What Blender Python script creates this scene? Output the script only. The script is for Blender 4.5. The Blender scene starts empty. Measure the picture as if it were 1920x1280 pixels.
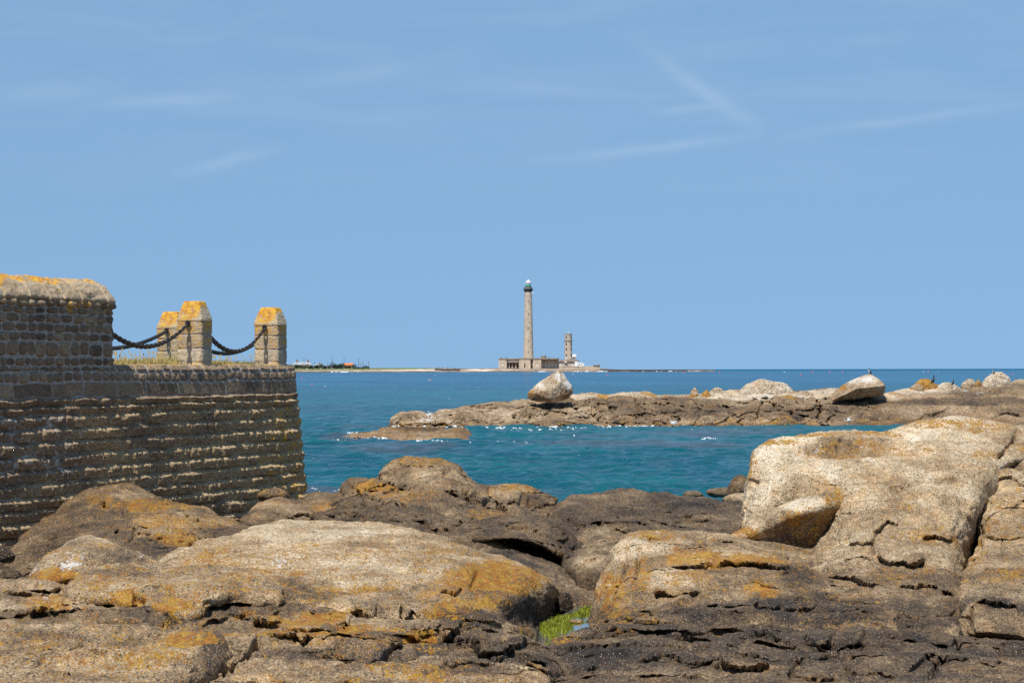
import bpy, bmesh, math, random
import numpy as np
from mathutils import Vector, Matrix
random.seed(7)
R = math.radians
sc = bpy.context.scene
COL = sc.collection

# ------------------------------------------------------------------ camera
F = 5500.0                     # focal length in pixels of the 1920 x 1280 photograph
EYE = np.array([0.0, 0.0, 4.0])
PITCH = math.atan(47.0 / F)
ROLL = 0.0024
_fw = np.array([0, math.cos(PITCH), math.sin(PITCH)])
_up0 = np.array([0, -math.sin(PITCH), math.cos(PITCH)])
_rt0 = np.array([1.0, 0, 0])
_rt = math.cos(ROLL) * _rt0 - math.sin(ROLL) * _up0
_up = math.sin(ROLL) * _rt0 + math.cos(ROLL) * _up0
cam = bpy.data.cameras.new('camera')
cam.lens = F / 1920 * 36.0
cam.sensor_width = 36.0
cam.clip_start = 0.5
cam.clip_end = 60000
co = bpy.data.objects.new('camera', cam)
COL.objects.link(co)
co.matrix_world = Matrix(((_rt[0], _up[0], -_fw[0], EYE[0]), (_rt[1], _up[1], -_fw[1], EYE[1]),
                          (_rt[2], _up[2], -_fw[2], EYE[2]), (0, 0, 0, 1)))
sc.camera = co


def P(px, py, D):
    px = np.asarray(px, float); py = np.asarray(py, float); D = np.asarray(D, float)
    return (EYE + D[..., None] * (_fw + ((px - 960) / F)[..., None] * _rt + ((640 - py) / F)[..., None] * _up))


def proj(p):
    d = p - EYE
    D = d @ _fw
    return 960 + F * (d @ _rt) / D, 640 - F * (d @ _up) / D, D


# ------------------------------------------------------------------ light and sky
SUN = np.array([-0.165, -0.47, 0.87]); SUN /= np.linalg.norm(SUN)
sl = bpy.data.lights.new('sun', 'SUN')
sl.energy = 5.0
sl.angle = R(0.5)
sl.color = (1.0, 0.945, 0.86)
so = bpy.data.objects.new('sun', sl)
COL.objects.link(so)
so.rotation_euler = Vector(SUN).to_track_quat('Z', 'Y').to_euler()
so.location = (-20, -40, 80)

world = bpy.data.worlds.new('World')
sc.world = world
world.use_nodes = True
wn, wl = world.node_tree.nodes, world.node_tree.links
for n in list(wn):
    wn.remove(n)
w_out = wn.new('ShaderNodeOutputWorld')
w_bg = wn.new('ShaderNodeBackground')
w_bg.inputs['Strength'].default_value = 0.125
sky = wn.new('ShaderNodeTexSky')
sky.sky_type = 'NISHITA'
sky.sun_disc = False
sky.sun_elevation = math.asin(SUN[2])
sky.sun_rotation = math.atan2(SUN[0], SUN[1])
sky.air_density = 1.0
sky.dust_density = 0.2
sky.ozone_density = 3.0
sky.altitude = 0
# look a little higher into the sky model: the photographed band above the sea is an even clear blue
tcs = wn.new('ShaderNodeTexCoord')
mps = wn.new('ShaderNodeMapping')
mps.inputs['Location'].default_value = (0, 0, 0.225)
mps.inputs['Scale'].default_value = (1, 1, 0.36)
wl.new(tcs.outputs['Generated'], mps.inputs[0])
nrs = wn.new('ShaderNodeVectorMath'); nrs.operation = 'NORMALIZE'
wl.new(mps.outputs[0], nrs.inputs[0])
wl.new(nrs.outputs[0], sky.inputs[0])
tint = wn.new('ShaderNodeMix'); tint.data_type = 'RGBA'; tint.blend_type = 'MULTIPLY'
tint.inputs[0].default_value = 1.0
SKY_TINT = (0.925, 1.008, 0.985, 1)
tint.inputs[7].default_value = SKY_TINT
wl.new(sky.outputs[0], tint.inputs[6])
# thin cirrus veils
tc = wn.new('ShaderNodeTexCoord')


def w_cirrus(rot, scale, sc_noise, lo, hi, dist):
    mp = wn.new('ShaderNodeMapping')
    mp.inputs['Rotation'].default_value = (0, rot, 0)
    mp.inputs['Scale'].default_value = scale
    nz = wn.new('ShaderNodeTexNoise')
    nz.inputs['Scale'].default_value = sc_noise
    nz.inputs['Detail'].default_value = 7
    nz.inputs['Roughness'].default_value = 0.55
    nz.inputs['Distortion'].default_value = dist
    rp = wn.new('ShaderNodeMapRange')
    rp.interpolation_type = 'SMOOTHSTEP'
    rp.inputs[1].default_value = lo
    rp.inputs[2].default_value = hi
    wl.new(tc.outputs['Generated'], mp.inputs[0])
    wl.new(mp.outputs[0], nz.inputs['Vector'])
    wl.new(nz.outputs[0], rp.inputs[0])
    return rp.outputs[0]


def w_math(op, a, b):
    m = wn.new('ShaderNodeMath'); m.operation = op
    for i, v in enumerate((a, b)):
        if isinstance(v, (int, float)):
            m.inputs[i].default_value = v
        else:
            wl.new(v, m.inputs[i])
    return m.outputs[0]


sepw = wn.new('ShaderNodeSeparateXYZ')
wl.new(tc.outputs['Generated'], sepw.inputs[0])


def w_streak(p0, p1, wpx, amp):
    """one contrail-like wisp between two sky directions (x/y, z/y slopes)"""
    gx = w_math('DIVIDE', sepw.outputs[0], sepw.outputs[1])
    gz = w_math('DIVIDE', sepw.outputs[2], sepw.outputs[1])
    (x0, y0), (x1, y1) = [((a - 960) / F, (687 - b) / F) for a, b in (p0, p1)]
    L = math.hypot(x1 - x0, y1 - y0)
    ux, uy = (x1 - x0) / L, (y1 - y0) / L
    t = w_math('ADD', w_math('MULTIPLY', w_math('SUBTRACT', gx, x0), ux), w_math('MULTIPLY', w_math('SUBTRACT', gz, y0), uy))
    d = w_math('SUBTRACT', w_math('MULTIPLY', w_math('SUBTRACT', gx, x0), -uy), w_math('MULTIPLY', w_math('SUBTRACT', gz, y0), -ux))
    nz = wn.new('ShaderNodeTexNoise'); nz.inputs['Scale'].default_value = 45; nz.inputs['Detail'].default_value = 6
    wl.new(tc.outputs['Generated'], nz.inputs['Vector'])
    d = w_math('ADD', d, w_math('MULTIPLY', w_math('SUBTRACT', nz.outputs[0], 0.5), wpx / F * 1.6))
    g = w_math('DIVIDE', d, wpx / F)
    g = w_math('POWER', 2.718, w_math('MULTIPLY', w_math('MULTIPLY', g, g), -1.0))
    tt = w_math('DIVIDE', t, L)
    e = w_math('MULTIPLY', w_math('MULTIPLY', tt, w_math('SUBTRACT', 1.0, tt)), 4.0)
    e = w_math('MAXIMUM', e, 0.0)
    front = w_math('GREATER_THAN', sepw.outputs[1], 0.2)
    nz2 = wn.new('ShaderNodeTexNoise'); nz2.inputs['Scale'].default_value = 28; nz2.inputs['Detail'].default_value = 4
    wl.new(tc.outputs['Generated'], nz2.inputs['Vector'])
    e = w_math('MULTIPLY', e, w_math('MULTIPLY', nz2.outputs[0], 2.0))
    return w_math('MULTIPLY', w_math('MULTIPLY', w_math('MULTIPLY', g, e), front), amp)


c1 = w_cirrus(0.25, (6, 6, 34), 2.2, 0.42, 0.80, 0.8)
c2 = w_cirrus(-0.12, (5, 5, 50), 1.3, 0.48, 0.85, 0.5)
hi = wn.new('ShaderNodeMapRange'); hi.interpolation_type = 'SMOOTHSTEP'
hi.inputs[1].default_value = 0.045; hi.inputs[2].default_value = 0.12
wl.new(sepw.outputs[2], hi.inputs[0])
veil = w_math('MULTIPLY', w_math('MULTIPLY', w_math('ADD', w_math('MULTIPLY', c1, 0.06), w_math('MULTIPLY', c2, 0.06)), 1.0), hi.outputs[0])
for a in (((980, 305), (1440, 256), 9, 0.20), ((1440, 262), (1990, 185), 9, 0.15), ((1170, 60), (1450, 265), 15, 0.13),
          ((310, 330), (545, 270), 12, 0.15), ((120, 200), (460, 178), 11, 0.15), ((-60, 178), (260, 158), 20, 0.12),
          ((500, 165), (940, 90), 16, 0.10), ((1220, 214), (1370, 198), 7, 0.12), ((420, 70), (800, 105), 14, 0.07),
          ((560, 150), (1400, 150), 24, 0.06)):
    veil = w_math('ADD', veil, w_streak(*a[:2], a[2] * 1.1, a[3] * 0.38))
cl = wn.new('ShaderNodeMix'); cl.data_type = 'RGBA'
CIRRUS = (7.6, 8.0, 8.6, 1)
cl.inputs[7].default_value = CIRRUS
wl.new(veil, cl.inputs[0])
wl.new(tint.outputs[2], cl.inputs[6])
wl.new(cl.outputs[2], w_bg.inputs['Color'])
wl.new(w_bg.outputs[0], w_out.inputs['Surface'])

sc.view_settings.view_transform = 'Standard'
sc.view_settings.look = 'None'
sc.view_settings.exposure = 0.1
sc.view_settings.gamma = 1.0
sc.view_settings.use_curve_mapping = False
sc.render.engine = 'CYCLES'
sc.cycles.use_denoising = False
sc.cycles.max_bounces = 5
sc.cycles.diffuse_bounces = 2
sc.cycles.glossy_bounces = 2


# ------------------------------------------------------------------ numpy noise
def _hash(x, y, z, seed):
    h = (x.astype(np.uint32) * np.uint32(374761393) + y.astype(np.uint32) * np.uint32(668265263)
         + z.astype(np.uint32) * np.uint32(2147483647) + np.uint32(seed * 1013904223 & 0xffffffff))
    h ^= h >> np.uint32(13)
    h *= np.uint32(1274126177)
    h ^= h >> np.uint32(16)
    h *= np.uint32(2246822519)
    h ^= h >> np.uint32(13)
    return h


def perlin(p, seed=0):
    p = np.asarray(p, np.float64)
    i = np.floor(p).astype(np.int64)
    f = p - i
    u = f * f * f * (f * (f * 6 - 15) + 10)
    res = 0
    for dx in (0, 1):
        for dy in (0, 1):
            for dz in (0, 1):
                h = _hash(i[..., 0] + dx, i[..., 1] + dy, i[..., 2] + dz, seed)
                gx = (h & np.uint32(1023)).astype(np.float64) / 511.5 - 1
                gy = ((h >> np.uint32(10)) & np.uint32(1023)).astype(np.float64) / 511.5 - 1
                gz = ((h >> np.uint32(20)) & np.uint32(1023)).astype(np.float64) / 511.5 - 1
                g = gx * (f[..., 0] - dx) + gy * (f[..., 1] - dy) + gz * (f[..., 2] - dz)
                w = ((u[..., 0] if dx else 1 - u[..., 0]) * (u[..., 1] if dy else 1 - u[..., 1])
                     * (u[..., 2] if dz else 1 - u[..., 2]))
                res = res + g * w
    return res * 1.1


def fbm(p, octs=4, seed=0, gain=0.5, lac=2.03):
    s, a, q = 0, 1.0, np.asarray(p, float)
    for o in range(octs):
        s = s + a * perlin(q, seed + o * 17)
        q = q * lac + 11.3
        a *= gain
    return s


def ridged(p, octs=3, seed=0):
    s, a, q = 0, 1.0, np.asarray(p, float)
    for o in range(octs):
        s = s + a * (1 - 2 * np.abs(perlin(q, seed + o * 31)))
        q = q * 2.1 + 5.1
        a *= 0.5
    return s


def worley(p, seed=0):
    p = np.asarray(p, float)
    i = np.floor(p).astype(np.int64)
    f1 = np.full(p.shape[:-1], 9.0); f2 = f1.copy(); idr = np.zeros(p.shape[:-1])
    for dx in (-1, 0, 1):
        for dy in (-1, 0, 1):
            for dz in (-1, 0, 1):
                cx, cy, cz = i[..., 0] + dx, i[..., 1] + dy, i[..., 2] + dz
                h = _hash(cx, cy, cz, seed)
                a = (h & np.uint32(1023)).astype(float) / 1023
                b = ((h >> np.uint32(10)) & np.uint32(1023)).astype(float) / 1023
                c = ((h >> np.uint32(20)) & np.uint32(1023)).astype(float) / 1023
                d = np.sqrt((cx + a - p[..., 0]) ** 2 + (cy + b - p[..., 1]) ** 2 + (cz + c - p[..., 2]) ** 2)
                r = ((h * np.uint32(2654435761)) >> np.uint32(8)).astype(float) / float(1 << 24)
                near = d < f1
                f2 = np.where(near, f1, np.minimum(f2, d))
                idr = np.where(near, r, idr)
                f1 = np.where(near, d, f1)
    return f1, f2, idr


def facet(p, seed=0):
    """piecewise tilted planes, like the broken faces of jointed granite"""
    p = np.asarray(p, float)
    i = np.floor(p).astype(np.int64)
    f1 = np.full(p.shape[:-1], 9.0); val = np.zeros(p.shape[:-1])
    for dx in (-1, 0, 1):
        for dy in (-1, 0, 1):
            for dz in (-1, 0, 1):
                cx, cy, cz = i[..., 0] + dx, i[..., 1] + dy, i[..., 2] + dz
                h = _hash(cx, cy, cz, seed)
                ex = p[..., 0] - cx - (h & np.uint32(1023)).astype(float) / 1023
                ey = p[..., 1] - cy - ((h >> np.uint32(10)) & np.uint32(1023)).astype(float) / 1023
                ez = p[..., 2] - cz - ((h >> np.uint32(20)) & np.uint32(1023)).astype(float) / 1023
                d = ex * ex + ey * ey + ez * ez
                g = h * np.uint32(2654435761)
                v = (ex * ((g & np.uint32(255)).astype(float) / 127.5 - 1) + ey * (((g >> np.uint32(8)) & np.uint32(255)).astype(float) / 127.5 - 1)
                     + ez * (((g >> np.uint32(16)) & np.uint32(255)).astype(float) / 127.5 - 1)) + 0.08 * (((g >> np.uint32(24)) & np.uint32(255)).astype(float) / 127.5 - 1)
                near = d < f1
                val = np.where(near, v, val)
                f1 = np.where(near, d, f1)
    return val


def sstep(a, b, x):
    t = np.clip((x - a) / (b - a), 0, 1)
    return t * t * (3 - 2 * t)


# ------------------------------------------------------------------ object helpers
def tag(o, label=None, cat=None, group=None, kind=None):
    if label: o['label'] = label
    if cat: o['category'] = cat
    if group: o['group'] = group
    if kind: o['kind'] = kind
    return o


def empty(name, loc, label=None, cat=None, group=None, rz=0.0):
    o = bpy.data.objects.new(name, None)
    o.empty_display_size = 0.3
    o.location = loc
    o.rotation_euler = (0, 0, rz)
    COL.objects.link(o)
    return tag(o, label, cat, group)


def link(name, me, mat=None, parent=None, loc=None):
    o = bpy.data.objects.new(name, me)
    COL.objects.link(o)
    if mat is not None and not me.materials:
        me.materials.append(mat)
    if parent is not None:
        o.parent = parent
    if loc is not None:
        o.location = loc
    return o


def copy_tree(o, parent=None):
    c = o.copy()
    COL.objects.link(c)
    if parent is not None:
        c.parent = parent
    for ch in list(o.children):
        copy_tree(ch, c)
    return c


def np_mesh(name, V, Fq, attrs=None, smooth=True):
    me = bpy.data.meshes.new(name)
    V = np.ascontiguousarray(V, np.float32).reshape(-1, 3)
    Fq = np.ascontiguousarray(Fq, np.int32)
    k = Fq.shape[1]
    me.vertices.add(len(V)); me.vertices.foreach_set('co', V.ravel())
    me.loops.add(Fq.size); me.loops.foreach_set('vertex_index', Fq.ravel())
    me.polygons.add(len(Fq))
    me.polygons.foreach_set('loop_start', np.arange(0, Fq.size, k, dtype=np.int32))
    me.polygons.foreach_set('use_smooth', np.full(len(Fq), smooth, bool))
    me.update(calc_edges=True)
    for an, a in (attrs or {}).items():
        at = me.attributes.new(an, 'FLOAT', 'POINT')
        at.data.foreach_set('value', np.ascontiguousarray(a, np.float32).ravel())
    me.validate()
    return me


def grid_faces(M, N, flip=False):
    i = np.arange(M * N).reshape(M, N)
    q = np.stack([i[:-1, :-1], i[:-1, 1:], i[1:, 1:], i[1:, :-1]], -1).reshape(-1, 4)
    return q[:, ::-1] if flip else q


class MB:
    """collects boxes, prisms, lathes and tubes and links them as one mesh object"""
    def __init__(self):
        self.v, self.f = [], []

    def add(self, v, f):
        n = len(self.v)
        self.v += [tuple(map(float, q)) for q in v]
        self.f += [tuple(i + n for i in q) for q in f]

    def box(self, x0, x1, y0, y1, z0, z1, taper=0.0):
        t = taper
        v = [(x0, y0, z0), (x1, y0, z0), (x1, y1, z0), (x0, y1, z0),
             (x0 + t, y0 + t, z1), (x1 - t, y0 + t, z1), (x1 - t, y1 - t, z1), (x0 + t, y1 - t, z1)]
        self.add(v, [(3, 2, 1, 0), (4, 5, 6, 7), (0, 1, 5, 4), (1, 2, 6, 5), (2, 3, 7, 6), (3, 0, 4, 7)])

    def lathe(self, prof, seg=24, c=(0, 0, 0), a0=0.0, cap=True):
        n = len(prof); v = []
        for r, z in prof:
            for k in range(seg):
                a = a0 + 2 * math.pi * k / seg
                v.append((c[0] + r * math.cos(a), c[1] + r * math.sin(a), c[2] + z))
        f = []
        for i in range(n - 1):
            for k in range(seg):
                f.append((i * seg + k, i * seg + (k + 1) % seg, (i + 1) * seg + (k + 1) % seg, (i + 1) * seg + k))
        if cap:
            f.append(tuple(range(seg))[::-1])
            f.append(tuple((n - 1) * seg + k for k in range(seg)))
        self.add(v, f)

    def tube(self, pts, radii, seg=8, sx=1.0):
        pts = [Vector(p) for p in pts]
        v = []
        for i, p in enumerate(pts):
            t = (pts[min(i + 1, len(pts) - 1)] - pts[max(i - 1, 0)]).normalized()
            a = t.cross(Vector((0, 1, 0))) if abs(t.y) < 0.9 else t.cross(Vector((1, 0, 0)))
            a.normalize(); b = t.cross(a)
            for k in range(seg):
                an = 2 * math.pi * k / seg
                v.append(p + (a * math.cos(an) * sx + b * math.sin(an)) * radii[i])
        f = []
        for i in range(len(pts) - 1):
            for k in range(seg):
                f.append((i * seg + k, i * seg + (k + 1) % seg, (i + 1) * seg + (k + 1) % seg, (i + 1) * seg + k))
        f.append(tuple(range(seg))[::-1])
        f.append(tuple((len(pts) - 1) * seg + k for k in range(seg)))
        self.add(v, f)

    def prism(self, poly, y0, y1):
        """polygon in x,z extruded along y"""
        n = len(poly)
        v = [(x, y0, z) for x, z in poly] + [(x, y1, z) for x, z in poly]
        f = [tuple(range(n)), tuple(range(n, 2 * n))[::-1]]
        for i in range(n):
            j = (i + 1) % n
            f.append((j, i, n + i, n + j))
        self.add(v, f)

    def build(self, name, mat, parent=None, smooth=False, loc=None):
        me = bpy.data.meshes.new(name)
        me.from_pydata(self.v, [], self.f)
        bm = bmesh.new(); bm.from_mesh(me)
        bmesh.ops.recalc_face_normals(bm, faces=bm.faces)
        bm.to_mesh(me); bm.free()
        if smooth:
            me.polygons.foreach_set('use_smooth', [True] * len(me.polygons))
            me.set_sharp_from_angle(angle=R(40))
        return link(name, me, mat, parent, loc)


# ------------------------------------------------------------------ materials
class NT:
    def __init__(self, name):
        self.m = bpy.data.materials.new(name)
        self.m.use_nodes = True
        self.n, self.l = self.m.node_tree.nodes, self.m.node_tree.links
        self.b = self.n['Principled BSDF']
        self.co = self.n.new('ShaderNodeTexCoord').outputs['Object']

    def attr(self, name):
        a = self.n.new('ShaderNodeAttribute'); a.attribute_name = name
        return a.outputs['Fac']

    def setin(self, sock, v):
        if isinstance(v, bpy.types.NodeSocket):
            self.l.new(v, sock)
        else:
            sock.default_value = v

    def mapv(self, scale=(1, 1, 1), rot=(0, 0, 0)):
        mp = self.n.new('ShaderNodeMapping')
        mp.inputs['Scale'].default_value = scale
        mp.inputs['Rotation'].default_value = rot
        self.l.new(self.co, mp.inputs[0])
        return mp.outputs[0]

    def noise(self, scale, detail=4, rough=0.55, vec=None, dist=0.0):
        z = self.n.new('ShaderNodeTexNoise')
        z.inputs['Scale'].default_value = scale
        z.inputs['Detail'].default_value = detail
        z.inputs['Roughness'].default_value = rough
        z.inputs['Distortion'].default_value = dist
        self.l.new(vec if vec is not None else self.co, z.inputs['Vector'])
        return z.outputs['Fac']

    def voro(self, scale, vec=None, feature='F1', rnd=1.0):
        z = self.n.new('ShaderNodeTexVoronoi')
        z.feature = feature
        z.inputs['Scale'].default_value = scale
        z.inputs['Randomness'].default_value = rnd
        self.l.new(vec if vec is not None else self.co, z.inputs['Vector'])
        return z.outputs['Distance'], (z.outputs['Color'] if 'Color' in z.outputs else None)

    def math(self, op, a, b=0.0, clamp=False):
        m = self.n.new('ShaderNodeMath'); m.operation = op; m.use_clamp = clamp
        self.setin(m.inputs[0], a); self.setin(m.inputs[1], b)
        return m.outputs[0]

    def range(self, v, a, b, c=0.0, d=1.0):
        m = self.n.new('ShaderNodeMapRange'); m.interpolation_type = 'SMOOTHSTEP'
        self.setin(m.inputs[0], v)
        for i, x in enumerate((a, b, c, d)):
            self.setin(m.inputs[i + 1], x)
        return m.outputs[0]

    def mix(self, f, a, b, mode='MIX'):
        m = self.n.new('ShaderNodeMix'); m.data_type = 'RGBA'; m.blend_type = mode
        self.setin(m.inputs[0], f)
        self.setin(m.inputs[6], a if isinstance(a, bpy.types.NodeSocket) else (*a, 1))
        self.setin(m.inputs[7], b if isinstance(b, bpy.types.NodeSocket) else (*b, 1))
        return m.outputs[2]

    def ramp(self, v, stops):
        r = self.n.new('ShaderNodeValToRGB')
        e = r.color_ramp.elements
        while len(e) < len(stops):
            e.new(0.5)
        for el, (p, c) in zip(e, stops):
            el.position = p; el.color = (*c, 1)
        self.l.new(v, r.inputs[0])
        return r.outputs[0]

    def sep(self, col):
        s = self.n.new('ShaderNodeSeparateColor'); self.l.new(col, s.inputs[0])
        return s.outputs

    def bump(self, h, strength, dist):
        b = self.n.new('ShaderNodeBump')
        b.inputs['Strength'].default_value = strength
        b.inputs['Distance'].default_value = dist
        self.l.new(h, b.inputs['Height'])
        self.l.new(b.outputs[0], self.b.inputs['Normal'])

    def done(self, color, rough=0.9, spec=0.2):
        self.setin(self.b.inputs['Base Color'], color if isinstance(color, bpy.types.NodeSocket) else (*color, 1))
        self.setin(self.b.inputs['Roughness'], rough)
        self.b.inputs['Specular IOR Level'].default_value = spec
        return self.m


ROCK_RAMP = [(0.0, (0.020, 0.016, 0.013)), (0.20, (0.072, 0.052, 0.035)), (0.40, (0.165, 0.112, 0.064)),
             (0.60, (0.37, 0.270, 0.158)), (0.80, (0.59, 0.485, 0.330)), (1.0, (0.82, 0.735, 0.59))]


def granite(name, k=1.0, ramp=ROCK_RAMP, bump=1.0, speck=1.0, sy=0.36):
    """weathered coast granite; k scales the pattern (1 = seen from 15 to 30 m); the grain is drawn out along the strike"""
    t = NT(name)
    t.co = t.mapv((1, sy, 1))
    tone, lich, wht = t.attr('tone'), t.attr('lichen'), t.attr('white')
    n1 = t.noise(2.6 * k, 6, 0.62)
    n2 = t.noise(22 * k, 5, 0.65)
    n3 = t.noise(85 * k, 3, 0.6)
    v = t.math('ADD', tone, t.math('MULTIPLY', t.math('SUBTRACT', n1, 0.5), 0.80))
    v = t.math('ADD', v, t.math('MULTIPLY', t.math('SUBTRACT', n2, 0.5), 0.60))
    v = t.math('ADD', v, t.math('MULTIPLY', t.math('SUBTRACT', n3, 0.5), 0.98))
    col = t.ramp(v, ramp)
    # rusty feldspar warmth
    wv = t.range(t.noise(5 * k, 5), 0.47, 0.68)
    col = t.mix(t.math('MULTIPLY', wv, 0.40), col, t.mix(1.0, col, (1.12, 0.84, 0.50), 'MULTIPLY'))
    # pale quartz grains and barnacles
    d, c = t.voro(72 * k)
    cs = t.sep(c)
    sp = t.math('MULTIPLY', t.range(d, 0.40, 0.20), t.range(cs[0], 0.62, 0.70))
    sp = t.math('MULTIPLY', sp, t.range(t.noise(4.0 * k, 3), 0.36, 0.56, 0.35, 1.0))
    sp = t.math('MULTIPLY', sp, 0.85 * speck)
    spc = t.mix(cs[1], (0.38, 0.28, 0.19), (0.66, 0.57, 0.46))
    col = t.mix(sp, col, spc)
    d2, c2 = t.voro(40 * k)
    cs2 = t.sep(c2)
    dk = t.math('MULTIPLY', t.range(d2, 0.42, 0.2), t.range(cs2[1], 0.60, 0.70))
    col = t.mix(t.math('MULTIPLY', dk, 0.80), col, (0.034, 0.027, 0.021))
    # orange and yellow lichen crusts
    ln = t.math('ADD', t.math('MULTIPLY', t.noise(7 * k, 6, 0.7), 0.75), t.math('MULTIPLY', t.noise(46 * k, 4, 0.65), 0.95))
    lv = t.range(t.math('ADD', t.math('MULTIPLY', lich, 0.50), ln), 1.065, 1.125)
    lc = t.mix(t.range(t.noise(13 * k, 3), 0.40, 0.60), (0.52, 0.23, 0.03), (0.66, 0.40, 0.05))
    lc = t.mix(t.math('MULTIPLY', t.range(n3, 0.35, 0.65), 0.5), t.mix(1.0, lc, (0.45, 0.42, 0.5), 'MULTIPLY'), lc)
    col = t.mix(t.math('MULTIPLY', lv, 0.90), col, lc)
    # a thin orange bloom between the crusts
    col = t.mix(t.math('MULTIPLY', t.math('MULTIPLY', lich, 0.28), t.range(n2, 0.35, 0.65)), col, t.mix(1.0, col, (1.45, 0.86, 0.30), 'MULTIPLY'))
    # pale grey lichen and bird lime
    wn_ = t.math('ADD', t.math('MULTIPLY', t.noise(8 * k, 5, 0.65), 0.8), t.math('MULTIPLY', t.noise(34 * k, 3), 0.9))
    wv = t.range(t.math('ADD', t.math('MULTIPLY', wht, 0.5), wn_), 1.10, 1.22)
    col = t.mix(t.math('MULTIPLY', wv, 0.75), col, (0.66, 0.64, 0.60))
    h = t.math('ADD', t.math('MULTIPLY', n2, 1.0), t.math('MULTIPLY', n3, 0.7))
    h = t.math('ADD', h, t.math('MULTIPLY', sp, 0.35))
    t.bump(h, 1.0 * bump, 0.030 / k)
    return t.done(col, 0.88, 0.2)


def simple(name, col, rough=0.8, var=0.25, scale=8.0, spec=0.25, bump=0.0):
    t = NT(name)
    n = t.noise(scale, 5, 0.6)
    a = tuple(c * (1 - var) for c in col); b = tuple(min(1, c * (1 + var)) for c in col)
    c = t.mix(t.range(n, 0.3, 0.7), a, b)
    if bump:
        t.bump(n, bump, 0.05)
    return t.done(c, rough, spec)


M_ROCK = granite('granite')
M_REEF = granite('reef granite', 0.22, bump=0.9, speck=0.4)
M_LAND = granite('headland rock', 0.02, bump=0.5, speck=0.3)


# ------------------------------------------------------------------ lofted rocks
def crspline(pts, n=None, ts=None, par=None):
    """Catmull-Rom through pts (k, ...) at n even steps of the parameter"""
    pts = np.asarray(pts, float)
    k = len(pts)
    if par is None:
        d = np.sqrt(((pts[1:] - pts[:-1])[:, :2] ** 2).sum(-1)) if pts.ndim == 2 else np.ones(k - 1)
        par = np.concatenate([[0], np.cumsum(np.maximum(d, 1e-6))])
    par = np.asarray(par, float)
    if ts is None:
        ts = np.linspace(par[0], par[-1], n)
    i = np.clip(np.searchsorted(par, ts, 'right') - 1, 0, k - 2)
    sh = (slice(None),) + (None,) * (pts.ndim - 1)
    # finite difference tangents, limited to curb overshoot
    dp = (pts[1:] - pts[:-1]) / (par[1:] - par[:-1])[sh]
    m = np.zeros_like(pts)
    m[1:-1] = 0.5 * (dp[1:] + dp[:-1])
    m[0], m[-1] = dp[0], dp[-1]
    h = (par[i + 1] - par[i])[sh]
    t = ((ts - par[i]))[sh] / h
    p0, p1, m0, m1 = pts[i], pts[i + 1], m[i] * h, m[i + 1] * h
    return ((2 * t ** 3 - 3 * t ** 2 + 1) * p0 + (t ** 3 - 2 * t ** 2 + t) * m0
            + (-2 * t ** 3 + 3 * t ** 2) * p1 + (t ** 3 - t ** 2) * m1)


def poly_dist(x, y, poly):
    """distance to a polyline, sign (+ above the line in the picture) and position 0..1 along it"""
    best = np.full(x.shape, 1e9); sg = np.ones(x.shape); tt = np.zeros(x.shape)
    poly = np.asarray(poly, float)
    L = np.sqrt(((poly[1:] - poly[:-1]) ** 2).sum(1)); tot = L.sum(); acc = 0
    for (a, b), l in zip(zip(poly[:-1], poly[1:]), L):
        ex, ey = (b - a) / l
        dx, dy = x - a[0], y - a[1]
        t = np.clip(dx * ex + dy * ey, 0, l)
        qx, qy = dx - t * ex, dy - t * ey
        d = np.sqrt(qx * qx + qy * qy)
        s = np.where(ex * dy - ey * dx > 0, -1.0, 1.0)
        near = d < best
        best = np.where(near, d, best); sg = np.where(near, s, sg); tt = np.where(near, (acc + t) / tot, tt)
        acc += l
    return best, sg, tt


def blobs(x, y, lst, base=0.0, wob=None):
    v = np.full(x.shape, float(base))
    for (cx, cy, rx, ry, val, *rot) in lst:
        a = R(rot[0]) if rot else 0.0
        dx, dy = x - cx, y - cy
        u = (dx * math.cos(a) + dy * math.sin(a)) / rx
        w = (-dx * math.sin(a) + dy * math.cos(a)) / ry
        r = np.sqrt(u * u + w * w)
        if wob is not None:
            r = r + wob
        k = sstep(1.25, 0.55, r)
        v = v + (val - base) * k * 1.0 if base == 0.0 else v * (1 - k) + val * k
    return v


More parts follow.
